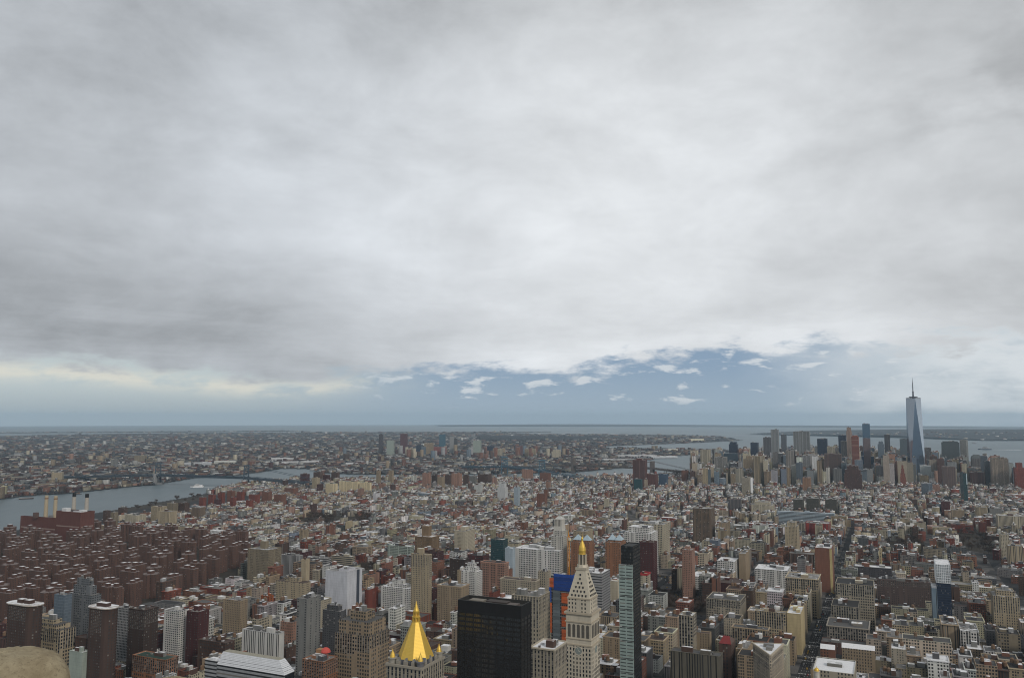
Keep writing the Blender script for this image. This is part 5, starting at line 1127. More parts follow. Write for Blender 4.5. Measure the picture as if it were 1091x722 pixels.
def boat(px, py, length, lab, name, cat, hd=0.0, wake=0, sup=True, hull=(.6, .6, .6), top=(.75, .75, .75)):
    x, y = ground_at(px, py); g = gz(x, y)-3
    T = thing(name, lab, cat, x, y, g)
    c, s_ = math.cos(hd), math.sin(hd); P = lambda a, o: (x+c*a-s_*o, y+s_*a+c*o)
    l, w = length/2, length*.13
    out = [P(-l, -w), P(l*.6, -w), P(l, 0), P(l*.6, w), P(-l, w)]
    b = MB(); b.frustum(scale_xy(out, .9), g-.5, out, g+length*.07+1, hull, 'blank', 'plain', (.4, .35, .3)); b.build('hull', T)
    if sup:
        zz = g+length*.07+1
        b = MB(); b.prism([P(-l*.8, -w*.8), P(l*.4, -w*.8), P(l*.4, w*.8), P(-l*.8, w*.8)], zz, zz+length*.06+1.5, top, 'slab', top, 0, 'facade', 'plain'); b.prism([P(-l*.3, -w*.6), P(l*.25, -w*.6), P(l*.25, w*.6), P(-l*.3, w*.6)], zz+length*.06+1.5, zz+length*.12+3, top, 'band', top, 0, 'facade', 'plain'); b.build('deckhouse', T)
    if wake:
        b = MB(); b.poly([(*P(-l, -w*.7), g+.04), (*P(-l, w*.7), g+.04), (*P(-l-wake, w*2.4), g+.04), (*P(-l-wake, -w*2.4), g+.04)], (.62, .64, .65)); b.build('wake', T)

for f_ in (gold_pyramid, black_slab, clock_tower, thin_glass_tower, wrapped_tower, white_stone_tower, wedge_building, ridged_building): f_()
rounded_tower(27, 965, 642.5, 15, 9, 'dark brown rounded slab tower with pale roof rim, the one at the frame edge', 'rounded brown tower at the edge')
rounded_tower(110.5, 955, 646, 9, 9, 'dark brown rounded slab tower with pale roof rim beside the grey terraced tower')
for f_ in (power_station, spire_tower, cupola_building): f_()
stone_pier(13, 703, 4.0, .275, 'rounded weathered stone pier top close to the viewer in the corner', 3)
stone_pier(183, 727.5, 4.0, .12, 'tip of a second stone pier barely showing at the bottom edge', 4)
_b = MB(); _b.prism([(CX-16, CY+2.2), (CX+16, CY+2.2), (CX+16, CY+6.2), (CX-16, CY+6.2)], CZ-9, CZ-4.2, (.3, .25, .17), 'blank', (.3, .25, .17), 0, 'stone', 'stone', True); tag(_b.build('observation_terrace'), kind='structure')
w1 = at(262, 3900, 0); w2 = at(168, 4080, 0)
bridge('big blue grey suspension bridge over the near river bend', w1, w2, 100, 32, 40, (620, 640), (.05, .075, .10))
m1 = at(577.5, 4400, 0); m2 = at(537.5, 4740, 0)
bridge('blue suspension bridge farther downriver with steel towers', m1, m2, 98, 34, 42, (500, 500), (.06, .13, .18))
b1 = ll(40.7077, -73.9988); b2 = at(611, 4890, 0)
bridge('old bridge with dark stone towers nearest the open harbour', b1, b2, 84, 26, 42, (420, 420), (.13, .11, .10), True)
boat(210, 518.2, 62, 'white ferry trailing a long pale wake below the big bridge', 'ferry', 'boat', math.pi+.25, 260, True, (.85, .85, .85), (.9, .9, .9))
boat(28, 530.6, 55, 'dark low barge lying near the far bank', 'barge', 'barge', .5, 0, False, (.07, .06, .06))
boat(84, 525.5, 24, 'small dark tug near the far bank', 'tugboat', 'boat', .3, 0, True, (.05, .05, .06), (.3, .2, .15))
boat(1049, 478.5, 130, 'long ship with a wake out on the open harbour', 'harbour_ship', 'ship', 2.6, 260, True, (.12, .14, .18), (.5, .5, .5))
boat(1038, 472, 60, 'small vessel far out on the harbour', 'harbour_boat', 'boat', 2.9, 120, True, (.25, .25, .28), (.5, .5, .5))
# ---------------------------------------------------------------- the rest of the city, block by block
AVE = [-2110, -1900, -1690, -1475, -1284, -1067, -838, -621, -467, -311, -155, 0, 311, 585, 860, 1134]
PAL = {
 'loft': [('tan', 3), ('stone', 3), ('brown', 2), ('grey', 2), ('cream', 1.6), ('brick', 1.6), ('white', 1.6), ('khaki', 2), ('sand', 1.6), ('dgrey', 1.2)],
 'row': [('brick', 4), ('red', 3), ('brown', 3), ('tan', 2), ('cream', 1.6), ('grey', 1.6), ('white', 1.5), ('stone', 1.5), ('maroon', 2), ('pink', 1.6), ('lgrey', 1)],
 'fidi': [('lgrey', 2.5), ('stone', 2.5), ('grey', 2), ('tan', 1.6), ('cream', 1.6), ('bluegrey', 1.6), ('pink', .8), ('brown', .8), ('white', 1), ('dgrey', .8)],
 'low': [('brick', 2.5), ('tan', 2.5), ('cream', 2.2), ('white', 2.2), ('grey', 2), ('stone', 2), ('brown', 1.5), ('pink', 1.2), ('sand', 1.5), ('dgrey', 1), ('bluegrey', .6), ('red', 1)]}
def pick(L):
    s = sum(w for _, w in L); x = R.random()*s
    for k, w in L:
        x -= w
        if x <= 0: return k
    return L[-1][0]
ROOFW = [('white', 2.5), ('mid', 3.2), ('grey', 2.7), ('tar', 2.0), ('snow', .7), ('brown', 1.0)]
ROOFD = [('white', 1.1), ('mid', 2.8), ('grey', 3.4), ('tar', 3.4), ('snow', .3), ('brown', 1.0)]
# footprints that must stay clear: surveyed buildings, squares, diagonal avenues
OCC = [(np.array(b['xy']), centre(b['xy'])) for b in BL]
OCC_B = np.array([[*c, max(math.hypot(p[0]-c[0], p[1]-c[1]) for p in xy)] for xy, c in OCC])
def seg_d(x, y, a, b):
    ax, ay = a; bx, by = b; L = (bx-ax)**2+(by-ay)**2; k = max(0, min(1, ((x-ax)*(bx-ax)+(y-ay)*(by-ay))/L)); return math.hypot(x-ax-k*(bx-ax), y-ay-k*(by-ay))
def px_line(*pts): return [ground_at(*p) for p in pts]
ROADS = []
def road(pts, hw): ROADS.extend((pts[i], pts[i+1], hw) for i in range(len(pts)-1))
BWAY = [uv(-5, 880), uv(-180, 1330), uv(-196, 1395)]
road(BWAY, 13)
road([at(752, 1330), at(716, 1560), at(700, 1800), at(690, 2100), at(676, 2500), at(668, 2900)], 11)      # the broad street running away from the square
pass
road([at(1091, 1350), at(1052, 1750), at(1020, 2300), at(1000, 2900)], 8)
road([at(985, 1800), at(992, 2300), at(968, 3300)], 7)
SQ = dict(
 union=[ground_at(*p) for p in ((688, 655), (756, 655), (745, 636), (697, 634))],
 tomp=[ground_at(*p) for p in ((300, 561), (392, 561), (402, 551), (335, 549))],
 stuy=[ground_at(*p) for p in ((378, 618), (412, 620), (408, 604), (382, 604))],
 wash=[ground_at(*p) for p in ((938, 588), (985, 589), (985, 577), (944, 577))],
 west=[ground_at(*p) for p in ((1028, 585), (1062, 592), (1052, 572), (1020, 566))],
 east=[ground_at(*p) for p in ((120, 547), (225, 531), (222, 526.5), (120, 543.5))])
ESTATE = [ground_at(*p) for p in ((-30, 672), (60, 664), (130, 664), (165, 646), (205, 632), (268, 610), (262, 577), (200, 580), (150, 575), (104, 572), (85, 574), (40, 576), (-30, 582))]
STATION = [ground_at(*p) for p in ((0, 582), (110, 575), (110, 556), (0, 566))]
CLEAR = list(SQ.values())+[ESTATE, STATION]
def clear_at(x, y, r):
    d2 = (OCC_B[:, 0]-x)**2+(OCC_B[:, 1]-y)**2; lim = (OCC_B[:, 2]*.86+r*.75)**2
    if (d2 < lim).any(): return False
    for a, b, hw in ROADS:
        if seg_d(x, y, a, b) < hw+r*.35: return False
    return True
HS = []
for _b in BL:
    _c = centre(_b['xy']); _g = gz(*_c); _d = math.hypot(_c[0]-CX, _c[1]-CY); _p = [proj(q[0], q[1], _g+_b['h']) for q in _b['xy']]
    if _d > 2800 and min(q[0] for q in _p) > 725: HS.append((min(q[0] for q in _p), max(q[0] for q in _p), min(q[1] for q in _p), proj(*_c, _g)[1], _d))
GEN = []
PAVE = []
def lot(cx, cy, hw, hd, th, h, cn, sty, roof, kind):
    c = COL[cn]; v = R.uniform(.78, 1.22); col = tuple(min(.85, a*v*R.uniform(.95, 1.05)) for a in c)
    rc, sn = ROOFS[roof]; v = R.uniform(.75, 1.25)
    b = dict(xy=rect(cx, cy, hw, hd, th), cx=cx, cy=cy, hw=hw, hd=hd, th=th, h=h, col=col, cn=cn, sty=sty, rc=tuple(min(.7, a*v) for a in rc), snow=sn+R.uniform(-.1, .1), roof=roof, kind=kind, bk=[])
    if min(hw, hd) > 2.6:
        for _ in range(R.choice((1, 1, 2, 2, 3)) if kind != 'row_house' else R.choice((0, 1, 1, 2))):
            fx, fy = R.uniform(-.55, .55), R.uniform(-.55, .55)
            b['bk'].append((fx, fy, min(hw*R.uniform(.2, .42), 5), min(hd*R.uniform(.15, .36), 5), R.uniform(2.2, 4.5)*(1 if kind == 'row_house' else 1.4), pick([('brown', 2), ('grey', 2), ('brick', 2), ('lgrey', 1.5), ('white', 1), ('dgrey', 1.5)])))
    GEN.append(b)
def in_view(x, y, h):
    a, b, d = proj(x, y, gz(x, y)+h)
    return d > 350 and -70 < a < 1165 and b < 745
def district(u, v, x, y):
    px = proj(x, y, 0)[0]; fw = (x-CX)*syw+(y-CY)*cyw
    if fw > 3850 and px > 735: return 'fidi'
    if v > 2700: return 'chinatown' if u < -150 else 'soho'
    if v < 1900 and u > 10: return 'chelsea'
    if v < 1650 and u > -480: return 'flatiron'
    if v < 1650: return 'gramercy'
    if u > -330 and v < 2720 and u < 240: return 'village'
    if u >= 240: return 'west'
    return 'east'
SPEC = { # chance mid, mid heights, chance tall, tall heights, low heights, lot widths
 'flatiron': (.52, (30, 50), .006, (52, 66), (15, 26), (12, 26)), 'chelsea': (.42, (22, 38), .0, (52, 66), (14, 22), (10, 24)), 'gramercy': (.20, (26, 44), .008, (46, 60), (13, 21), (7, 18)),
 'east': (.08, (22, 32), .001, (36, 45), (13, 20), (6.5, 13)), 'village': (.30, (24, 40), .006, (42, 52), (12, 22), (8, 20)), 'west': (.07, (20, 32), .003, (36, 45), (10, 16), (6.5, 14)),
 'soho': (.22, (22, 34), .002, (36, 45), (17, 24), (8, 20)), 'chinatown': (.08, (22, 32), .004, (36, 50), (14, 20), (7, 14)), 'fidi': (.46, (36, 78), .42, (78, 150), (18, 34), (14, 32))}
def make_lot(x, y, hw, hd, th, ds, edge):
    pm, mh, pt, tall, lo, _ = SPEC[ds]; k = R.random(); fd = 1.6 if edge else 1
    if k < pt*fd: h = R.uniform(*tall); kind = 'apartment_tower'
    elif k < (pt+pm)*fd: h = R.uniform(*mh); kind = 'loft_building'
    else: h = R.uniform(*lo); kind = 'row_house' if h < 24 else 'loft_building'
    uu, vv = to_uv(x, y)
    if 13 < uu < 75 and vv < 1750: h = min(h, R.uniform(16, 24)); kind = 'row_house'
    pxx, pyy, dd_ = proj(x, y, 0)
    if pxx < 275 and 900 < dd_ < 1650 and 560 < pyy < 690 and not edge: h = min(h, R.uniform(12, 20)); kind = 'row_house'
    if hw > 14 and kind == 'row_house' and h < 24: h *= R.uniform(1.0, 1.35); kind = 'row_house' if h < 24 else 'loft_building'
    if kind == 'row_house': hd *= R.uniform(.66, .9)
    if ds == 'fidi':
        p0 = proj(x, y, 0)[0]; dd0 = math.hypot(x-CX, y-CY)
        for (a0, a1, yt, yb, dh) in HS:
            if dh > dd0-30 and a0-2 < p0 < a1+2:
                lim = hz(yt+.42*(yb-yt), (x-CX)*syw+(y-CY)*cyw)-gz(x, y)
                if h > lim: h = max(14, lim*R.uniform(.7, 1)); kind = 'apartment_tower' if h > 60 else 'loft_building' if h > 24 else 'row_house'
    r = math.hypot(hw, hd)
    if not in_view(x, y, h) or not clear_at(x, y, r): return
    for P in CLEAR:
        if inpoly(np.array([x]), np.array([y]), P)[0]: return
    if not inpoly(np.array([x]), np.array([y]), P_MAN)[0]: return
    pal = 'fidi' if ds == 'fidi' else 'loft' if ds in ('flatiron', 'fidi', 'chelsea') else 'row' if ds in ('gramercy', 'west') else 'low'
    if kind == 'apartment_tower' and R.random() < .5 and ds != 'fidi': pal = 'row'
    sty = R.choice({'row_house': ('brick', 'brick', 'brick', 'stone'), 'loft_building': ('loft', 'loft', 'brick', 'stone', 'grid', 'vert'), 'apartment_tower': ('brick', 'slab', 'office', 'brick', 'vert')}[kind])
    px, py, _ = proj(x, y, 0)
    dark = py > 600 or (px > 680 and py > 575)
    lot(x, y, hw, hd, th, h, pick(PAL[pal]), sty, pick(ROOFD if dark else ROOFW), kind)
def block(u0, u1, v0, v1, th, o, tr):
    x, y = uv((u0+u1)/2, (v0+v1)/2, th, o)
    a, b, d = proj(x, y, 30)
    if d < 350 or not (-260 < a < 1360): return
    if inpoly(np.array([x]), np.array([y]), P_MAN)[0] and d < 4200 and tr(x, y): PAVE.append(rect(x, y, (u1-u0)/2, (v1-v0)/2, th))
    vm = (v0+v1)/2; dep = (v1-v0)/2
    for row in (0, 1):
        u = u0+3.5
        while u < u1-8:
            ds = district((u-0), v0, *uv(u, vm, th, o)) if th == TH else district(0, 0, 0, 0) if False else district(*to_uv(*uv(u, vm, th, o)), *uv(u, vm, th, o))
            lo, hi = SPEC[ds][5]; edge = (u-u0 < 32 or u1-u < 38)
            w = R.uniform(lo, hi)*(1.25 if edge else 1)*(R.uniform(2, 3.2) if R.random() < .09 and ds not in ('fidi',) else 1); w = min(w, u1-3-u)
            if w < 5: break
            d_ = dep-.6; vc = v0+3+(d_-3)/2 if row == 0 else v1-3-(d_-3)/2
            x, y = uv(u+w/2, vc, th, o)
            if tr(x, y): make_lot(x, y, w/2-.02, (d_-3)/2, th, ds, edge)
            u += w+(R.uniform(2, 8) if R.random() < .06 else .0)
JIT = [R.uniform(-40, 40) for _ in range(40)]
def zone(th, o, aves, v_a, v_b, step, tr, half=11.5, sh=8, jit=False):
    for i in range(len(aves)-1):
        v = v_a; sh0 = 0
        while v < v_b:
            sh0 = JIT[int((v-v_a)/step/3) % 40] if jit else 0
            block(aves[i]+half+sh0, aves[i+1]-half+sh0, v+sh, v+step-sh, th, o, tr); v += step
z_grid = lambda x, y: True if (lambda q: q[1] < 2720 and not (q[0] > 318 and q[1] > 1640))(to_uv(x, y)) else False
zone(TH, (-109.5, -19.2), AVE, 402, 2720, 80.5, z_grid)
LES_A = list(range(-1900, -330, 68))
def z_les(x, y): q = to_uv(x, y); return q[1] > 2745 and q[0] < -330
zone(rad(17), (-109.5, -19.2), [a-300 for a in range(-1700, 1300, 76)], 2400, 6200, 84, z_les, 4, 4, True)
def z_soho(x, y): q = to_uv(x, y); return q[1] > 2745 and -330 <= q[0] < 900
zone(TH, (-109.5, -19.2), list(range(-330, 900, 92)), 2745, 6100, 70, z_soho, 3.5, 4, True)
def z_west(x, y): q = to_uv(x, y); return q[0] > 322 and 1650 < q[1] < 2735
zone(rad(44), uv(330, 1640), list(range(-756, 1009, 84)), -900, 1800, 72, z_west, 4.5, 4.5)
# ---------------------------------------------------------------- which of them show, and how large
ALL = BL+GEN
for b in ALL:
    cx, cy = centre(b['xy']); b['c'] = (cx, cy); b['d'] = math.hypot(cx-CX, cy-CY); b['g'] = gz(cx, cy)
def hull(P):
    P = sorted(P); 
    if len(P) < 3: return P
    def half(Q):
        h = []
        for p in Q:
            while len(h) > 1 and (h[-1][0]-h[-2][0])*(p[1]-h[-2][1])-(h[-1][1]-h[-2][1])*(p[0]-h[-2][0]) <= 0: h.pop()
            h.append(p)
        return h
    a = half(P); b = half(P[::-1]); return a[:-1]+b[:-1]
IDB = np.full((722, 1091), -1, np.int32)
order = sorted(range(len(ALL)), key=lambda i: -ALL[i]['d'])
for i in order:
    b = ALL[i]; P = []
    for x, y in b['xy']:
        for z in (b['g'], b['g']+b['h']):
            p = proj(x, y, z); P.append((p[0], p[1]))
    top = min(p[1] for p in P); b['px'] = sum(p[0] for p in P)/len(P); b['py'] = sum(p[1] for p in P[1::2])/len(P)*2
    Hh = hull(P)
    y0, y1 = max(0, math.ceil(min(p[1] for p in Hh)-.5)), min(721, math.floor(max(p[1] for p in Hh)-.5))
    for yy in range(y0, y1+1):
        yc = yy+.5; xs = []
        for k in range(len(Hh)):
            (xa, ya), (xb, yb) = Hh[k-1], Hh[k]
            if (ya > yc) != (yb > yc): xs.append(xa+(yc-ya)*(xb-xa)/(yb-ya))
        if len(xs) >= 2:
            l, r = max(0, int(round(min(xs)))), min(1091, int(round(max(xs))))
            if r > l: IDB[yy, l:r] = i
cnt = np.bincount(IDB[IDB >= 0], minlength=len(ALL))
for i, b in enumerate(ALL): b['vis'] = int(cnt[i])
LIMIT = dict(row_house=290, loft_building=245, apartment_tower=200)
IND = []
for kd, n in LIMIT.items():
    L = sorted([b for b in GEN if b['kind'] == kd and b['vis'] >= 10], key=lambda b: -b['vis'])[:n]
    for b in L: b['ind'] = True
    IND += L
# ---------------------------------------------------------------- what nobody could count: one mass of roofs
rows, bks = [], []
for b in GEN:
    if b.get('ind') or (b['vis'] == 0 and R.random() < .35): continue
    pu, pv, fw_, fh, g_ = STY[b['sty']]
    rows.append([b['cx'], b['cy'], b['hw'], b['hd'], b['th'], 0, b['h'], *b['col'], pu, pv, fw_, fh, g_, *b['rc'], b['snow']])
    w, d = WD(b['th'])
    for fx, fy, hw, hd, hh, cn in b['bk']:
        x, y = b['cx']+w[0]*fx*b['hw']+d[0]*fy*b['hd'], b['cy']+w[1]*fx*b['hw']+d[1]*fy*b['hd']
        bks.append([x, y, hw, hd, b['th'], b['h']-.3, b['h']+hh, *COL[cn], 4, 4, 0, 0, 0, *[min(.6, c*1.6) for c in COL[cn]], .55])
o = mass_boxes('city_rooftops', rows+bks); tag(o, kind='stuff')
# the borough across the river, thinning with distance
rows = []; trees = []
r_ = 2500.0
while r_ < 23000:
    step = max(30, .0000026*r_*r_*1.0+.004*r_+8)
    wpx = 2.3+min(1.8, r_/9000); w_ = r_/F*wpx
    n = int(rad(66)*r_/w_)
    for k in range(n):
        a = -rad(31)+rad(66)*(k+R.uniform(.1, .9))/n; r2 = r_+R.uniform(0, step)
        x, y = r2*math.sin(a), r2*math.cos(a); rows.append((x, y, r2, w_, step))
    r_ += step
rows = np.array(rows); keep = inpoly(rows[:, 0], rows[:, 1], P_BKN) | inpoly(rows[:, 0], rows[:, 1], P_ROC)
PARK = [ground_at(*p) for p in ((512, 469.5), (628, 468.5), (640, 465.5), (512, 464.8))]
OUT = []; TR = []
BP = [('brick', 2.6), ('brown', 3), ('maroon', 2), ('tan', 2), ('grey', 2), ('white', 1.6), ('cream', 1.4), ('dgrey', 1.4), ('pink', 1), ('lgrey', 1.5)]
hero_b = [b for b in BL if b['d'] > 3000]
for x, y, r2, w_, step in rows[keep]:
    if inpoly(np.array([x]), np.array([y]), PARK)[0]: continue
    if R.random() < .42: TR.append((x, y, w_*R.uniform(.4, .9), R.uniform(8, 14))); continue
    if any((x-b['c'][0])**2+(y-b['c'][1])**2 < 900 for b in hero_b): continue
    cn = pick(BP); v = R.uniform(.5, .95); col = [c*v for c in COL[cn]]; k = R.random()
    big = R.random() < .07 and r2 < 7500
    h = R.uniform(7, 17) if k < .93 else R.uniform(16, 32) if k < .987 else R.uniform(30, 55)
    hw = w_*R.uniform(.2, .48)*(2.6 if big else 1); hd = min(step*.42, 40)*R.uniform(.5, 1)
    if k > .93: hw = min(hw, 22); hd = min(hd, 14)
    rf, sn = ROOFS[pick([('white', 1.1), ('mid', 2.2), ('grey', 3.5), ('tar', 3.4), ('snow', .4), ('brown', 2)])]
    OUT.append([x, y, hw, hd, rad(R.choice((-28, -22, 12, 15, -60, 40))), 0, h, *col, 3.2, 3.2, .45, .5, 0, *rf, sn])
for _ in range(70):
    px_, f_ = (R.uniform(425, 610), R.uniform(6300, 7700)) if R.random() < .6 else (R.uniform(20, 440), R.uniform(4700, 7500)); x, y = at(px_, f_, 0)
    if not inpoly(np.array([x]), np.array([y]), P_BKN)[0]: continue
    cn = pick([('tan', 2), ('lgrey', 2), ('cream', 2), ('brick', 2), ('bluegrey', 1), ('brown', 1.5)]); rf, sn = ROOFS['mid']
    OUT.append([x, y, R.uniform(9, 18), R.uniform(9, 16), rad(R.uniform(-40, 40)), 0, R.uniform(35, 85) if px_ > 425 else R.uniform(28, 55), *COL[cn], 3.2, 3.2, .45, .5, 0, *rf, sn])
o = mass_boxes('far_borough_houses', OUT); tag(o, kind='stuff')
# houses along the far shore beyond the harbour
OUT = []
for _ in range(420):
    a = rad(R.uniform(18, 37)); r2 = R.uniform(9000, 17000); x, y = r2*math.sin(a), r2*math.cos(a)
    if not (inpoly(np.array([x]), np.array([y]), P_STA)[0] or inpoly(np.array([x]), np.array([y]), P_BAY)[0]): continue
    zb = float(hill(np.array([x]), np.array([y]))[0]) if inpoly(np.array([x]), np.array([y]), P_STA)[0] else 0
    cn = pick([('white', 1), ('cream', 1.5), ('brick', 2), ('grey', 2), ('lgrey', 2), ('brown', 2)]); rf, sn = ROOFS[pick([('white', 2), ('mid', 2), ('grey', 2)])]
    near = r2 < 11500; s = 1.6 if near else .8
    OUT.append([x, y, R.uniform(12, 34)*s, 14, rad(R.uniform(-40, 40)), zb-2, zb+R.uniform(8, 16), *COL[cn], 3.2, 3.2, .4, .5, 0, *rf, sn])
o = mass_boxes('far_shore_houses', OUT); tag(o, kind='stuff')
# pavements under the blocks, painted lines on the wide avenue
V = []; 
for q in PAVE:
    cx, cy = centre(q); g = gz(cx, cy); o8 = shrink(q, -3.2)
    V += [(x, y, g+.02) for x, y in o8]+[(x, y, g+.15) for x, y in o8]
V = np.array(V); n = len(PAVE); fl = np.array([[0, 1, 5, 4], [1, 2, 6, 5], [2, 3, 7, 6], [3, 0, 4, 7], [4, 5, 6, 7]])
me = mesh_from('pavement', V, (fl[None]+8*np.arange(n)[:, None, None]).reshape(-1, 4), None, None, None, None); me.materials.append(M['pavement'])
o = bpy.data.objects.new('pavement', me); C.objects.link(o); tag(o, kind='structure')
b = MB()
def strip(p, q, wd, col, dz=.012):
    ln = math.hypot(q[0]-p[0], q[1]-p[1]); nx, ny = -(q[1]-p[1])/ln*wd/2, (q[0]-p[0])/ln*wd/2
    b.poly([(p[0]+nx, p[1]+ny, gz(*p)+dz), (p[0]-nx, p[1]-ny, gz(*p)+dz), (q[0]-nx, q[1]-ny, gz(*q)+dz), (q[0]+nx, q[1]+ny, gz(*q)+dz)], col)
for v in range(820, 2300, 12):
    for du in (-4.5, -1.5, 1.5, 4.5): strip(uv(du, v), uv(du, v+4), .2, (.65, .65, .62))
for v in np.arange(885, 2330, 80.5):
    for k in range(9):
        for off in (-11, 8): strip(uv(-7.2+k*1.8, v+off), uv(-7.2+k*1.8, v+off+3), .7, (.65, .65, .63))
o = b.build('road_markings'); tag(o, kind='structure')
for nm, key in (('square_ground', 'union'), ('square_ground', 'tomp'), ('square_ground', 'stuy'), ('square_ground', 'wash'), ('square_ground', 'west'), ('square_ground', 'east')):
    P = SQ[key]; b = MB(); q = P if sum((P[i][0]*P[(i+1) % 4][1]-P[(i+1) % 4][0]*P[i][1]) for i in range(4)) > 0 else P[::-1]
    cx, cy = centre(q); b.poly([(x, y, gz(x, y)+.35) for x, y in q], (.1, .1, .1)); o = b.build(nm); o.data.materials.clear(); o.data.materials.append(M['parkland']); tag(o, kind='structure')
b = MB(); q = ESTATE if sum((ESTATE[i][0]*ESTATE[(i+1) % len(ESTATE)][1]-ESTATE[(i+1) % len(ESTATE)][0]*ESTATE[i][1]) for i in range(len(ESTATE))) > 0 else ESTATE[::-1]
b.poly([(x, y, gz(x, y)+.3) for x, y in q], (.1, .1, .1)); o = b.build('estate_ground'); o.data.materials.clear(); o.data.materials.append(M['parkland']); tag(o, kind='structure')
# far treetops: winter woods and street trees of the borough, one mass
def clump_mass(name, pts, material):
    base = np.array([(0, 0, 1.0), (.95, 0, .45), (.3, .9, .55), (-.8, .55, .4), (-.75, -.6, .5), (.3, -.92, .42), (.8, .1, 0), (.2, .8, 0), (-.7, .5, 0), (-.7, -.5, 0), (.2, -.8, 0)])
    fc = [(0, 1, 2), (0, 2, 3), (0, 3, 4), (0, 4, 5), (0, 5, 1), (1, 6, 7), (1, 7, 2), (2, 7, 8), (2, 8, 3), (3, 8, 9), (3, 9, 4), (4, 9, 10), (4, 10, 5), (5, 10, 6), (5, 6, 1)]
    V = []; n = len(pts)
    A = np.array(pts); g = -(A[:, 0]**2+A[:, 1]**2)/(2*7.4e6)
    V = np.repeat(base[None], n, 0)*(1+NR.uniform(-.22, .22, (n, 11, 3)))
    V = V*np.stack([A[:, 2], A[:, 2]*.8, A[:, 3]], 1)[:, None]+np.stack([A[:, 0], A[:, 1], g-.5], 1)[:, None]
    me = mesh_from(name, V.reshape(-1, 3), (np.array(fc)[None]+11*np.arange(n)[:, None, None]).reshape(-1, 3), None, None, None, None); me.materials.append(material)
    o = bpy.data.objects.new(name, me); C.objects.link(o); tag(o, kind='stuff')
xs = np.array([p[0] for p in PARK]); ys = np.array([p[1] for p in PARK])
for _ in range(2600):
    x, y = R.uniform(xs.min(), xs.max()), R.uniform(ys.min(), ys.max())
    if inpoly(np.array([x]), np.array([y]), PARK)[0]: TR.append((x, y, R.uniform(25, 45), R.uniform(14, 24)))
clump_mass('far_treetops', TR, M['hills'])
# ---------------------------------------------------------------- building each separate thing
WORD = dict(tan='tan', sand='sandy', cream='cream', stone='pale stone', grey='grey', dgrey='dark grey', lgrey='light grey', white='white', brown='brown brick', dbrown='dark brown', red='red brick', brick='brick red', rust='rust red', black='black', orange='orange brick', navy='navy', teal='teal', bluegrey='blue grey', maroon='maroon', pink='pinkish', khaki='khaki', yellow='yellow', palegreen='pale green', blueglass='blue', paleblue='pale blue')
LMS = [b for b in BL if b.get('lm')]
def relation(b, jump=0):
    L = sorted(LMS, key=lambda l: (abs(l['px']-b['px'])+1.6*abs(l['py']-b['py'])) if l is not b else 1e9)
    l = L[jump]; dx_ = b['px']-l['px']
    if abs(dx_) < 16: w = 'behind' if b['d'] > l['d'] else 'in front of'
    else: w = ('just ' if abs(dx_) < 55 else '')+('left of' if dx_ < 0 else 'right of')
    return f"{w} the {l['lm']}"
ORD = ['', 'second', 'third', 'fourth', 'fifth', 'sixth', 'seventh', 'eighth', 'ninth', 'tenth', 'eleventh', 'twelfth', 'thirteenth', 'fourteenth', 'fifteenth', 'sixteenth', 'seventeenth', 'eighteenth', 'nineteenth', 'twentieth']
import re as _re
def trim(s):
    for a, c in ((' just ', ' '), ('red brown brick estate tower', 'brown estate tower'), (' block with ', ' with '), ('brown brick ', 'brown '), (' row house with', ' house with')):
        if len(_re.findall(r"[A-Za-z0-9][A-Za-z0-9'-]*", s)) <= 16: break
        s = s.replace(a, c)
    return s
def settle_labels(L):
    settle_(L)
    for b in L: b['label'] = trim(b['label'])
    settle_(L)
def settle_(L):
    by = {}
    for b in L: by.setdefault(b['label'], []).append(b)
    for lab, v in by.items():
        if len(v) > 1:
            v.sort(key=lambda b: b['d'])
            for i, b in enumerate(v): b['label'] = (f'{ORD[min(i, 19)]} nearest ' if i else 'nearest ')+lab
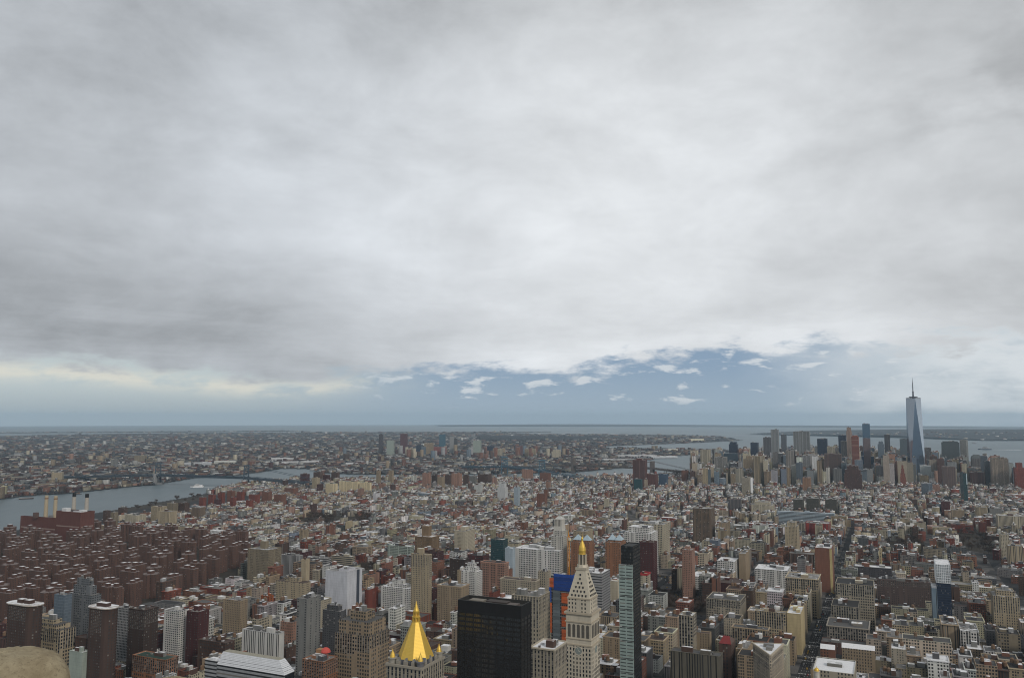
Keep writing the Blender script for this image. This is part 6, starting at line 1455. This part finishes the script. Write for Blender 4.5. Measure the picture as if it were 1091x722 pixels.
# water tank on legs, shared by every roof that has one
def tank_mesh():
    b = MB(); wd = (.16, .10, .06)
    for sx in (-1, 1):
        for sy in (-1, 1): b.bar((sx*1.3, sy*1.3, 0), (sx*1.3, sy*1.3, 2.6), .18, (.07, .06, .06))
    lathe(b, 0, 0, [(0, 2.6), (2.1, 2.6), (2.0, 6.4), (2.2, 6.4), (0, 8.0)], wd, 'plain', 10)
    o = b.build('water_tank'); me = o.data; bpy.data.objects.remove(o); return me
TANK = tank_mesh()
def put_tank(rf, x, y, z, s=1.0):
    o = bpy.data.objects.new('water_tank', TANK); C.objects.link(o); o.parent = rf
    o.location = Vector((x, y, z))-Vector(rf.parent.location); o.scale = (s, s, s); o.rotation_euler = (0, 0, R.uniform(0, 3))
def build_building(b, name, label, cat, group=None):
    k = b.get('k', {}); xy = b['xy']; cx, cy = b['c']; g = b['g']; z1 = g+b['h']; col = b['col']; sty = b['sty']; th = b['th']
    rc, sn = (b['rc'], b['snow']) if 'rc' in b else ROOFS[b['roof']]
    w, d = WD(th); L = math.hypot(xy[1][0]-xy[0][0], xy[1][1]-xy[0][1])/2; D_ = math.hypot(xy[2][0]-xy[1][0], xy[2][1]-xy[1][1])/2
    P = lambda a, c: (cx+w[0]*a*L+d[0]*c*D_, cy+w[1]*a*L+d[1]*c*D_)
    if b['vis'] < 45 and not b.get('hero'):
        m = MB(); m.prism(xy, g, z1, col, sty, rc, sn)
        for fx, fy, hw, hd, hh, cn in b['bk']: m.prism(rect(*P(fx, fy), hw, hd, th), z1-.2, z1+hh, COL[cn], 'blank', tuple(min(.6, c*1.6) for c in COL[cn]), .55)
        o = m.build(name, None, (cx, cy, g)); return tag(o, label, cat, group)
    T = thing(name, label, cat, cx, cy, g, group)
    far = b['d'] > 2600
    bigv = b['vis'] > 90
    m = MB(); m.prism(xy, g, z1, col, sty)
    if k.get('darkend'): m.wall(xy[1], xy[2], g, z1, (.03, .035, .05), 'dark')
    wl = m.build('wall', T)
    if k.get('W'): 
        sides = (0, 1) if proj(cx, cy, z1)[0] < 946 else (0, 3)
        n = panes(wl, xy, sides[0], max(g, z1-70), z1-.5, sty, 64 if sty != 'band' else 0); panes(wl, xy, sides[1], max(g, z1-60), z1-.5, sty, 36)
    pc = tuple(min(.6, c*1.08) for c in col)
    tz, txy = z1, xy
    for i, (ins, dh) in enumerate(k.get('steps', [])):
        nx = scale_xy(xy, 1-ins); m = MB(); m.poly([(*p, tz-.02) for p in shrink(txy, .3)], rc, 'roof', (sn, 0, 0)) if False else None
        m.prism(nx, tz-.4, tz+dh, col, sty if sty != 'blank' else 'blank'); m.build('setback_storey', T)
        m = MB(); inn = nx; n4 = len(txy)
        for q in range(4): j = (q+1) % 4; m.poly([(*txy[q], tz-.35), (*txy[j], tz-.35), (*inn[j], tz-.35), (*inn[q], tz-.35)], rc, 'roof', (sn, 0, 0))
        m.build('terrace', T); tz += dh; txy = nx
    m = MB(); m.poly([(*p, tz-.7) for p in shrink(txy, .35)], rc, 'roof', (sn, 0, 0))
    if not k.get('pyr') and not k.get('gable') and not k.get('redroof'): m.ring(txy, .45 if not far else .9, tz-.7, tz+.35, pc)
    if k.get('greenroof'): m.poly([(*p, tz-.4) for p in shrink(txy, 2.5)], (.03, .06, .045), 'plain')
    rf = m.build('roof', T)
    if k.get('cornice') or (b['kind'] in ('loft_building',) and bigv and R.random() < .45 if 'kind' in b else False):
        m = MB(); m.ring(scale_xy(txy, 1.02+.5/max(L, 5)), 1.2, tz-.9, tz+.2, pc); m.build('cornice', T)
    bk = b.get('bk')
    if bk is None:
        bk = []
        if 'bulk' in k: f_, hh = k['bulk']; bk = [(-.1, .1, L*f_, D_*f_, hh, None)]
        elif k.get('plant'):
            for _ in range(2*k['plant']+2): bk.append((R.uniform(-.7, .7), R.uniform(-.5, .5), L*R.uniform(.06, .2), D_*R.uniform(.12, .3), R.uniform(2.5, 5.5), R.choice(('grey', 'white', 'dgrey', 'lgrey'))))
        elif not (k.get('pyr') or k.get('gable') or k.get('redroof') or k.get('dome') or k.get('spire') or k.get('crate')):
            s_ = 1-(k['steps'][-1][0] if k.get('steps') else 0)
            for _ in range(R.choice((1, 2, 2, 3))): bk.append((R.uniform(-.5, .5)*s_, R.uniform(-.45, .45)*s_, min(L*R.uniform(.15, .32), 7)*s_, min(D_*R.uniform(.15, .32), 6)*s_, R.uniform(2.5, 5), R.choice(('grey', 'brown', None, 'lgrey', 'dgrey'))))
    for fx, fy, hw, hd, hh, cn in bk:
        c = col if cn is None else COL[cn]; m = MB(); m.prism(rect(*P(fx, fy), hw, hd, th), tz-.7, tz+hh, c, 'blank', tuple(min(.6, a*1.5+.05) for a in c), .55); m.build('bulkhead', rf)
    nt = k.get('tank', 0)
    if not b.get('hero') and bigv and b['kind'] == 'loft_building' and R.random() < .7: nt = R.choice((1, 1, 2))
    for _ in range(nt): put_tank(rf, *P(R.uniform(-.6, .6), R.uniform(-.6, .6)), tz-.7, 1.1)
    if bigv and not far and not b.get('hero') is None and b['sty'] != 'blank':       # small vents, skylights and ducts
        for _ in range(R.randrange(2, 8)):
            m = MB(); x, y = P(R.uniform(-.8, .8), R.uniform(-.8, .8)); m.prism(rect(x, y, R.uniform(.6, 1.6), R.uniform(.6, 1.6), th), tz-.7, tz+R.uniform(.4, 1.5), R.choice(((.5, .5, .5), (.1, .1, .1), (.25, .24, .22), (.12, .10, .09))), 'blank', R.choice(((.55, .55, .55), (.12, .12, .12), (.3, .3, .3))), .3, 'plain', 'plain'); m.build('roof_vent', rf)
    # special tops
    if k.get('pyr'):
        for s in (-.45, .5):
            q = rect(*P(s, 0), L*.42, D_*.5, th); m = MB(); m.prism(q, tz-.7, tz+3, col, 'brick'); m.build('corner_tower', T)
            m = MB(); m.cone([(x, y) for x, y in scale_xy(q, 1.08)], tz+3, P(s, 0), tz+13, (.36, .45, .50)); m.build('pyramid_roof', T)
    if k.get('redcap'): m = MB(); m.ring(scale_xy(txy, 1.04), .8, tz+.1, tz+3.2, (.34, .03, .035)); m.build('red_roof_edge', T)
    if k.get('tent'):
        x, y = P(.3, .3); m = MB(); dome(m, x, y, tz+5.5, 5.6, 5, (.55, .09, .07), 'plain', 10, 4); m.bar((x, y, tz-.7), (x, y, tz+6), 3, (.3, .12, .1), 'plain', 8); m.build('red_tent', rf)
        m = MB(); m.prism(rect(*P(-.15, .25), 3.6, 3.6, th), tz-.7, tz+8.5, (.36, .2, .1), 'blank', (.35, .2, .1), .1); m.build('bulkhead', rf)
    if k.get('stripe'):
        q, p = xy[1], xy[0]; ex, ey = w; m = MB(); A = [(q[0]-ex*4-d[0]*.25, q[1]-ey*4-d[1]*.25), (q[0]+ex*.2-d[0]*.25, q[1]+ey*.2-d[1]*.25), (q[0]+ex*.2+d[0]*3, q[1]+ey*.2+d[1]*3), (q[0]-ex*4-d[0]*-.1, q[1]-ey*4+d[1]*.1)]
        m.prism(A, g, z1-1, (.55, .45, .22), 'blank'); m.build('corner_stripe', T)
    if k.get('gable') or k.get('redroof'):
        c = (.55, .55, .54) if k.get('gable') else (.20, .035, .035); hh = 5 if k.get('gable') else 7
        m = MB(); a0, a1 = P(-1.02, -1.04), P(1.02, -1.04); e0, e1 = P(-1.02, 1.04), P(1.02, 1.04); r0, r1 = P(-1.02 if k.get('gable') else -.5, -.2), P(1.02 if k.get('gable') else .5, -.2)
        m.poly([(*a0, tz), (*a1, tz), (*r1, tz+hh), (*r0, tz+hh)], c, 'roof', (.7 if k.get('gable') else .0, 0, 0)); m.poly([(*e1, tz), (*e0, tz), (*r0, tz+hh), (*r1, tz+hh)], c, 'roof', (.7 if k.get('gable') else 0, 0, 0))
        m.poly([(*e0, tz), (*a0, tz), (*r0, tz+hh)], col); m.poly([(*a1, tz), (*e1, tz), (*r1, tz+hh)], col); m.build('pitched_roof', T)
    if k.get('crate'):
        m = MB(); q = scale_xy(xy, 1.04); zt = tz+28; m.prism(scale_xy(xy, .98), tz, zt-.3, (.55, .60, .63), 'podband', (.5, .5, .5), .6); m.build('lattice_core', T)
        m = MB()
        for i in range(4):
            p0, p1 = q[i], q[(i+1) % 4]
            for j in range(9): x, y = p0[0]+(p1[0]-p0[0])*j/8, p0[1]+(p1[1]-p0[1])*j/8; m.bar((x, y, tz), (x, y, zt), .35, (.75, .77, .78))
            for j in range(8): m.bar((*p0, tz+j*4), (*p1, tz+j*4), .35, (.75, .77, .78))
        m.build('lattice_crate', T)
        m = MB(); m.prism([P(-1.75, -1), P(-1.02, -1), P(-1.02, .6), P(-1.75, .6)], g, z1-9, (.20, .27, .33), 'vert', (.4, .4, .4), .5); m.build('stair_wing', T)
    if k.get('sign'): m = MB(); q = xy[0]; m.poly([(q[0]+w[0]*L*.5-d[0]*.15, q[1]+w[1]*L*.5-d[1]*.15, z1-24), (q[0]+w[0]*L*1.4-d[0]*.15, q[1]+w[1]*L*1.4-d[1]*.15, z1-24), (q[0]+w[0]*L*1.4-d[0]*.15, q[1]+w[1]*L*1.4-d[1]*.15, z1-9), (q[0]+w[0]*L*.5-d[0]*.15, q[1]+w[1]*L*.5-d[1]*.15, z1-9)], (.40, .36, .06)); m.build('yellow_banner', T)
    if k.get('spire'):
        m = MB(); q = scale_xy(xy, .55); m.prism(q, tz-.7, tz+16, col, 'stone', col); m.cone(ngon(cx, cy, L*.36, 8), tz+16, (cx, cy), tz+45, (.3, .27, .2)); m.build('crowning_spire', T)
    if k.get('dome'): m = MB(); q = scale_xy(xy, .86); m.frustum(xy, tz, q, tz+10, (.10, .11, .11), 'blank', 'plain'); m.frustum(q, tz+10, scale_xy(xy, .45), tz+19, (.09, .10, .10), 'blank', 'plain', (.1, .1, .1)); m.build('domed_roof', T)
    if k.get('bluecap'): m = MB(); m.prism(scale_xy(xy, 1.03), z1-2, z1+40, (.02, .09, .20), 'band', (.3, .3, .3), .4); m.build('blue_sheeting', T)
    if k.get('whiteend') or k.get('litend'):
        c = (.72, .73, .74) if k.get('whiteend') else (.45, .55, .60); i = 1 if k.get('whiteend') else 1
        if k.get('litend'): m = MB(); q = [P(.55, -1.03), P(1.03, -1.03), P(1.03, .4), P(.55, .4)]  # sky reflection on the teal glass, added as a pale box
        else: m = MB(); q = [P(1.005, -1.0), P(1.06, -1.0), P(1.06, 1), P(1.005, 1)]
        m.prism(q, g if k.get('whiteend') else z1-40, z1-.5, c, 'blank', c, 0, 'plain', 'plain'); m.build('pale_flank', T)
    if k.get('blank'):
        m = MB(); q = [P(.1, -.75), P(.92, -.75), P(.92, .1), P(.1, .1)]; m.poly([(*p, tz-.66) for p in q], (.12, .10, .09), 'roof', (0, 0, 0)); m.ring(q, -.8, tz-.66, tz+3, (.5, .5, .53)); m.build('sunken_court', rf)
        m = MB(); q = [P(1.004, .25), P(1.03, .25), P(1.03, .6), P(1.004, .6)]; m.prism(q, g, z1-1, (.05, .06, .08), 'blank', (.05, .05, .05), 0, 'plain', 'plain'); m.build('window_strip', T)
    return T
hb = [b for b in BL if not b.get('custom')]
for b in hb:
    if b['label'] is None:
        b['label'] = f"{WORD.get(b['cn'], 'brown') if isinstance(b['cn'], str) else 'brown'} apartment tower {relation(b)}"
settle_labels(hb)
for b in hb: build_building(b, b['name'], b['label'], b['cat'], 'downtown skyscrapers' if b['name'] == SK else 'river estate towers' if b['k'].get('auto') else None)
RN = dict(white='pale roof', mid='grey roof', grey='grey roof', tar='black roof', snow='snow-white roof', brown='brown roof')
NOUN = dict(row_house='row house', loft_building='loft block', apartment_tower='tower block')
for b in IND: b['label'] = f"{WORD[b['cn']]} {NOUN[b['kind']]} with {RN[b['roof']]}, {relation(b)}"
settle_labels(IND)
# still alike: say more
GRP = dict(row_house='low row houses between the avenues', loft_building='loft blocks of the middle distance', apartment_tower='taller blocks among the low roofs')
for b in IND: build_building(b, b['kind'], b['label'], NOUN[b['kind']], GRP[b['kind']])
# ---------------------------------------------------------------- the brick estate: three plans, copied
def estate_proto(plan, name):
    T = thing(name, 'x', 'apartment tower', 0, 0, 0.0); h = 45.0 if plan != 2 else 43.0; col = (.145, .084, .066)
    if plan == 0: boxes = [(0, 0, 13.5, 5.6), (0, 0, 5.6, 13.5)]
    elif plan == 1: boxes = [(-7.5, 0, 7.4, 5.6), (7.5, 5, 7.4, 5.6), (0, 2.5, 4, 5)]
    else: boxes = [(0, 0, 18, 6)]
    m = MB()
    for i, (x, y, a, c) in enumerate(boxes): m.prism(rect(x, y, a, c, 0), 0, h-.05*i, col, 'brick')
    m.build('wall', T)
    m = MB()
    for i, (x, y, a, c) in enumerate(boxes):
        q = rect(x, y, a, c, 0); m.poly([(*p, h-.06-.05*i) for p in q], (.17, .14, .13), 'roof', (.30, 0, 0)); m.ring(q, .9, h-.05*i, h+.7-.05*i, (.25, .21, .20))
    rf = m.build('roof', T)
    for (x, y, a, c, hh) in {0: [(0, 0, 4.5, 4.5, 6)], 1: [(-6, 0, 3.4, 3, 5), (7, 5, 3.4, 3, 5)], 2: [(-4, 0, 4.5, 4, 5.5), (9, 0, 3, 3, 4)]}[plan]:
        m = MB(); m.prism(rect(x, y, a, c, 0), h-.1, h+hh, (.12, .066, .052), 'blank', (.48, .46, .45), .6); m.build('bulkhead', rf)
    return T
ES = []
v = 880
while v < 1720:
    u = -2060+((int(v/60)) % 2)*28
    while u < -1020:
        x, y = uv(u+R.uniform(-13, 13), v+R.uniform(-12, 12))
        if inpoly(np.array([x]), np.array([y]), ESTATE)[0] and clear_at(x, y, 13) and R.random() > .1: ES.append((x, y, R.choice((0, 0, 1, 1, 2)), R.choice((0, math.pi/2))))
        u += 57
    v += 60
# two nearer rows of long slabs, as the photograph shows beside the rounded towers
for (px, py) in ((30, 655), (58, 652), (88, 648), (120, 652), (4, 660)):
    x, y = ground_at(px, py)
    if clear_at(x, y, 10): ES.append((x, y, 2, 0))
PNAME = ['cross_plan_tower', 'stepped_plan_tower', 'slab_plan_tower']; PW = ['cross-plan', 'zigzag', 'straight']
recs = []
for x, y, p, ro in ES:
    a, bb_, dd = proj(x, y, 40); recs.append(dict(px=a, py=bb_, d=dd, x=x, y=y, p=p, ro=ro))
for r in recs: r['label'] = f"{PW[r['p']]} red brown brick estate tower, {relation(r)}"
settle_labels(recs)
protos = [estate_proto(i, PNAME[i]) for i in range(3)]; first = [True]*3
for r in recs:
    T = protos[r['p']] if first[r['p']] else copy_tree(protos[r['p']]); first[r['p']] = False
    T.location = (r['x'], r['y'], gz(r['x'], r['y'])); T.rotation_euler = (0, 0, -TH+r['ro']); s = R.uniform(.93, 1.07); T.scale = (1, 1, s)
    tag(T, r['label'], 'apartment tower', 'brick estate towers beside the river')
# ---------------------------------------------------------------- bare winter trees
def tree_proto(seed):
    rr = random.Random(seed); T = thing('bare_tree', 'x', 'tree', 0, 0, 0.0); h = rr.uniform(13, 17)
    m = MB(); m.bar((0, 0, 0), (.2, .1, h*.34), .42, (.1, .08, .07), 'bark', 7, .3)
    tips = []
    for k in range(7):
        a = k*.9+rr.uniform(-.3, .3); e = (math.cos(a)*rr.uniform(2, 4), math.sin(a)*rr.uniform(2, 4), h*rr.uniform(.55, .8)); m.bar((.2, .1, h*rr.uniform(.22, .34)), e, .2, (.1, .08, .07), 'bark', 5, .08); tips.append(e)
    m.build('trunk', T)
    m = MB()
    for e in tips:
        for _ in range(26):
            d = Vector((rr.gauss(0, 1), rr.gauss(0, 1), rr.gauss(.5, .8))).normalized()*rr.uniform(1.5, 3.6); q = Vector(e)+Vector((rr.gauss(0, .8), rr.gauss(0, .8), rr.gauss(0, .8)))
            s = Vector((rr.gauss(0, 1), rr.gauss(0, 1), rr.gauss(0, 1))).normalized()*rr.uniform(.2, .45)
            m.poly([tuple(q-s), tuple(q+s), tuple(q+d)], (.1, .08, .07), 'bark')
            d2 = d+Vector((rr.gauss(0, 1), rr.gauss(0, 1), rr.gauss(0, 1))); m.poly([tuple(q+d*.4-s*.7), tuple(q+d*.4+s*.7), tuple(q+d2)], (.1, .08, .07), 'bark')
    m.build('crown', T); return T
TP = [tree_proto(s) for s in (1, 2, 3)]; fst = [True]*3
TL = dict(union='bare brown winter tree in the square before the slim pinkish tower', tomp='bare dark winter tree in the long park amid low roofs', stuy='bare winter tree in the small square by the hospital wings', wash='bare winter tree in the square beyond the long dark brick slab', west='bare winter tree in the gap beside the diagonal avenue', east='bare winter tree on the river bank before the ferry', estate='bare winter tree standing between the brick estate towers')
TG = dict(union='trees of the near square', tomp='trees of the long park', stuy='trees of the small square', wash='trees of the far square', west='trees by the diagonal avenue', east='trees on the river bank', estate='trees of the brick estate')
def plant(key, P, n, sc):
    xs = [p[0] for p in P]; ys = [p[1] for p in P]; k = 0
    for _ in range(n*30):
        x, y = R.uniform(min(xs), max(xs)), R.uniform(min(ys), max(ys))
        if not inpoly(np.array([x]), np.array([y]), P)[0]: continue
        if key == 'estate' and any(abs(x-e[0]) < 17 and abs(y-e[1]) < 17 for e in ES): continue
        i = R.randrange(3); T = TP[i] if fst[i] else copy_tree(TP[i]); fst[i] = False
        s = sc*R.uniform(.8, 1.2); T.location = (x, y, gz(x, y)+.3); T.scale = (s*1.25, s*1.25, s); T.rotation_euler = (0, 0, R.uniform(0, 6))
        tag(T, TL[key], 'tree', TG[key]); k += 1
        if k >= n: break
plant('union', SQ['union'], 72, 1.0); plant('tomp', SQ['tomp'], 60, 1.25); plant('stuy', SQ['stuy'], 34, 1.0); plant('wash', SQ['wash'], 34, 1.1); plant('west', SQ['west'], 40, 1.1); plant('east', SQ['east'], 16, 1.2); plant('estate', ESTATE, 46, 1.15)
# ---------------------------------------------------------------- traffic on the wide avenue and the street beyond the square
def car_mesh(col):
    b = MB(); 
    prof = [(-2.3, .35), (2.3, .35), (2.35, .8), (1.5, .95), (.8, 1.45), (-1.0, 1.5), (-1.9, 1.0), (-2.3, .9)]
    for s in (-.9, .9): b.poly([(s, y, z) for y, z in (prof if s > 0 else prof[::-1])], col)
    for i in range(len(prof)):
        (y0, z0), (y1, z1) = prof[i], prof[(i+1) % len(prof)]; b.poly([(-.9, y0, z0), (-.9, y1, z1), (.9, y1, z1), (.9, y0, z0)], col if i not in (3, 5) else (.03, .03, .035))
    for sx in (-.85, .85):
        for sy in (-1.45, 1.45): b.bar((sx-.1, sy, .34), (sx+.1, sy, .34), .34, (.02, .02, .02), 'plain', 8)
    o = b.build('car'); me = o.data; bpy.data.objects.remove(o); return me
CARS = [('yellow', car_mesh((.62, .36, .02))), ('white', car_mesh((.7, .7, .7))), ('black', car_mesh((.02, .02, .022))), ('grey', car_mesh((.25, .26, .27))), ('red', car_mesh((.30, .03, .03)))]
def traffic(pts, n, where, grp, lanes=(-4.5, -1.5, 1.5, 4.5)):
    for _ in range(n):
        i = R.randrange(len(pts)-1); f_ = R.random(); a, b_ = pts[i], pts[i+1]; x, y = a[0]+(b_[0]-a[0])*f_, a[1]+(b_[1]-a[1])*f_
        ang = math.atan2(b_[1]-a[1], b_[0]-a[0]); o_ = R.choice(lanes); x += -math.sin(ang)*o_; y += math.cos(ang)*o_
        nm, me = R.choices(CARS, (3, 2, 3, 2, 1))[0]
        o = bpy.data.objects.new('taxi' if nm == 'yellow' else 'car', me); C.objects.link(o); o.location = (x, y, gz(x, y)+.02); o.rotation_euler = (0, 0, ang-math.pi/2)
        tag(o, f"{'yellow taxi' if nm == 'yellow' else nm+' car'} driving {where}", 'taxi' if nm == 'yellow' else 'car', f'{nm} cars {grp}')
traffic([uv(0, v) for v in (860, 1300, 1700, 2200)], 95, 'along the wide dark avenue', 'on the wide avenue')
traffic([at(752, 1330), at(716, 1560), at(700, 1800), at(690, 2100)], 45, 'on the broad street beyond the treed square', 'beyond the square', (-6, -3, 3, 6))
# ---------------------------------------------------------------- the air: one even box of haze round the camera and the scene
m = bpy.data.materials.new('thin_haze'); m.use_nodes = True; t = NT(m.node_tree)
pv = t.new('ShaderNodeVolumePrincipled'); pv.inputs['Color'].default_value = (0.66, 0.85, 1.0, 1); pv.inputs['Density'].default_value = HAZE; pv.inputs['Anisotropy'].default_value = 0.0
t.l.new(pv.outputs[0], t.new('ShaderNodeOutputMaterial').inputs['Volume'])
zlo, zhi, S = -(67000**2)/(2*7.4e6)-4, 575.0, 67100.0
b = MB(); b.prism([(-S, -S), (S, -S), (S, S), (-S, S)], zlo, zhi, (1, 1, 1), 'blank', (1, 1, 1), 0, 'plain', 'plain', True)
o = b.build('haze'); o.data.materials.clear(); o.data.materials.append(m); tag(o, kind='stuff')
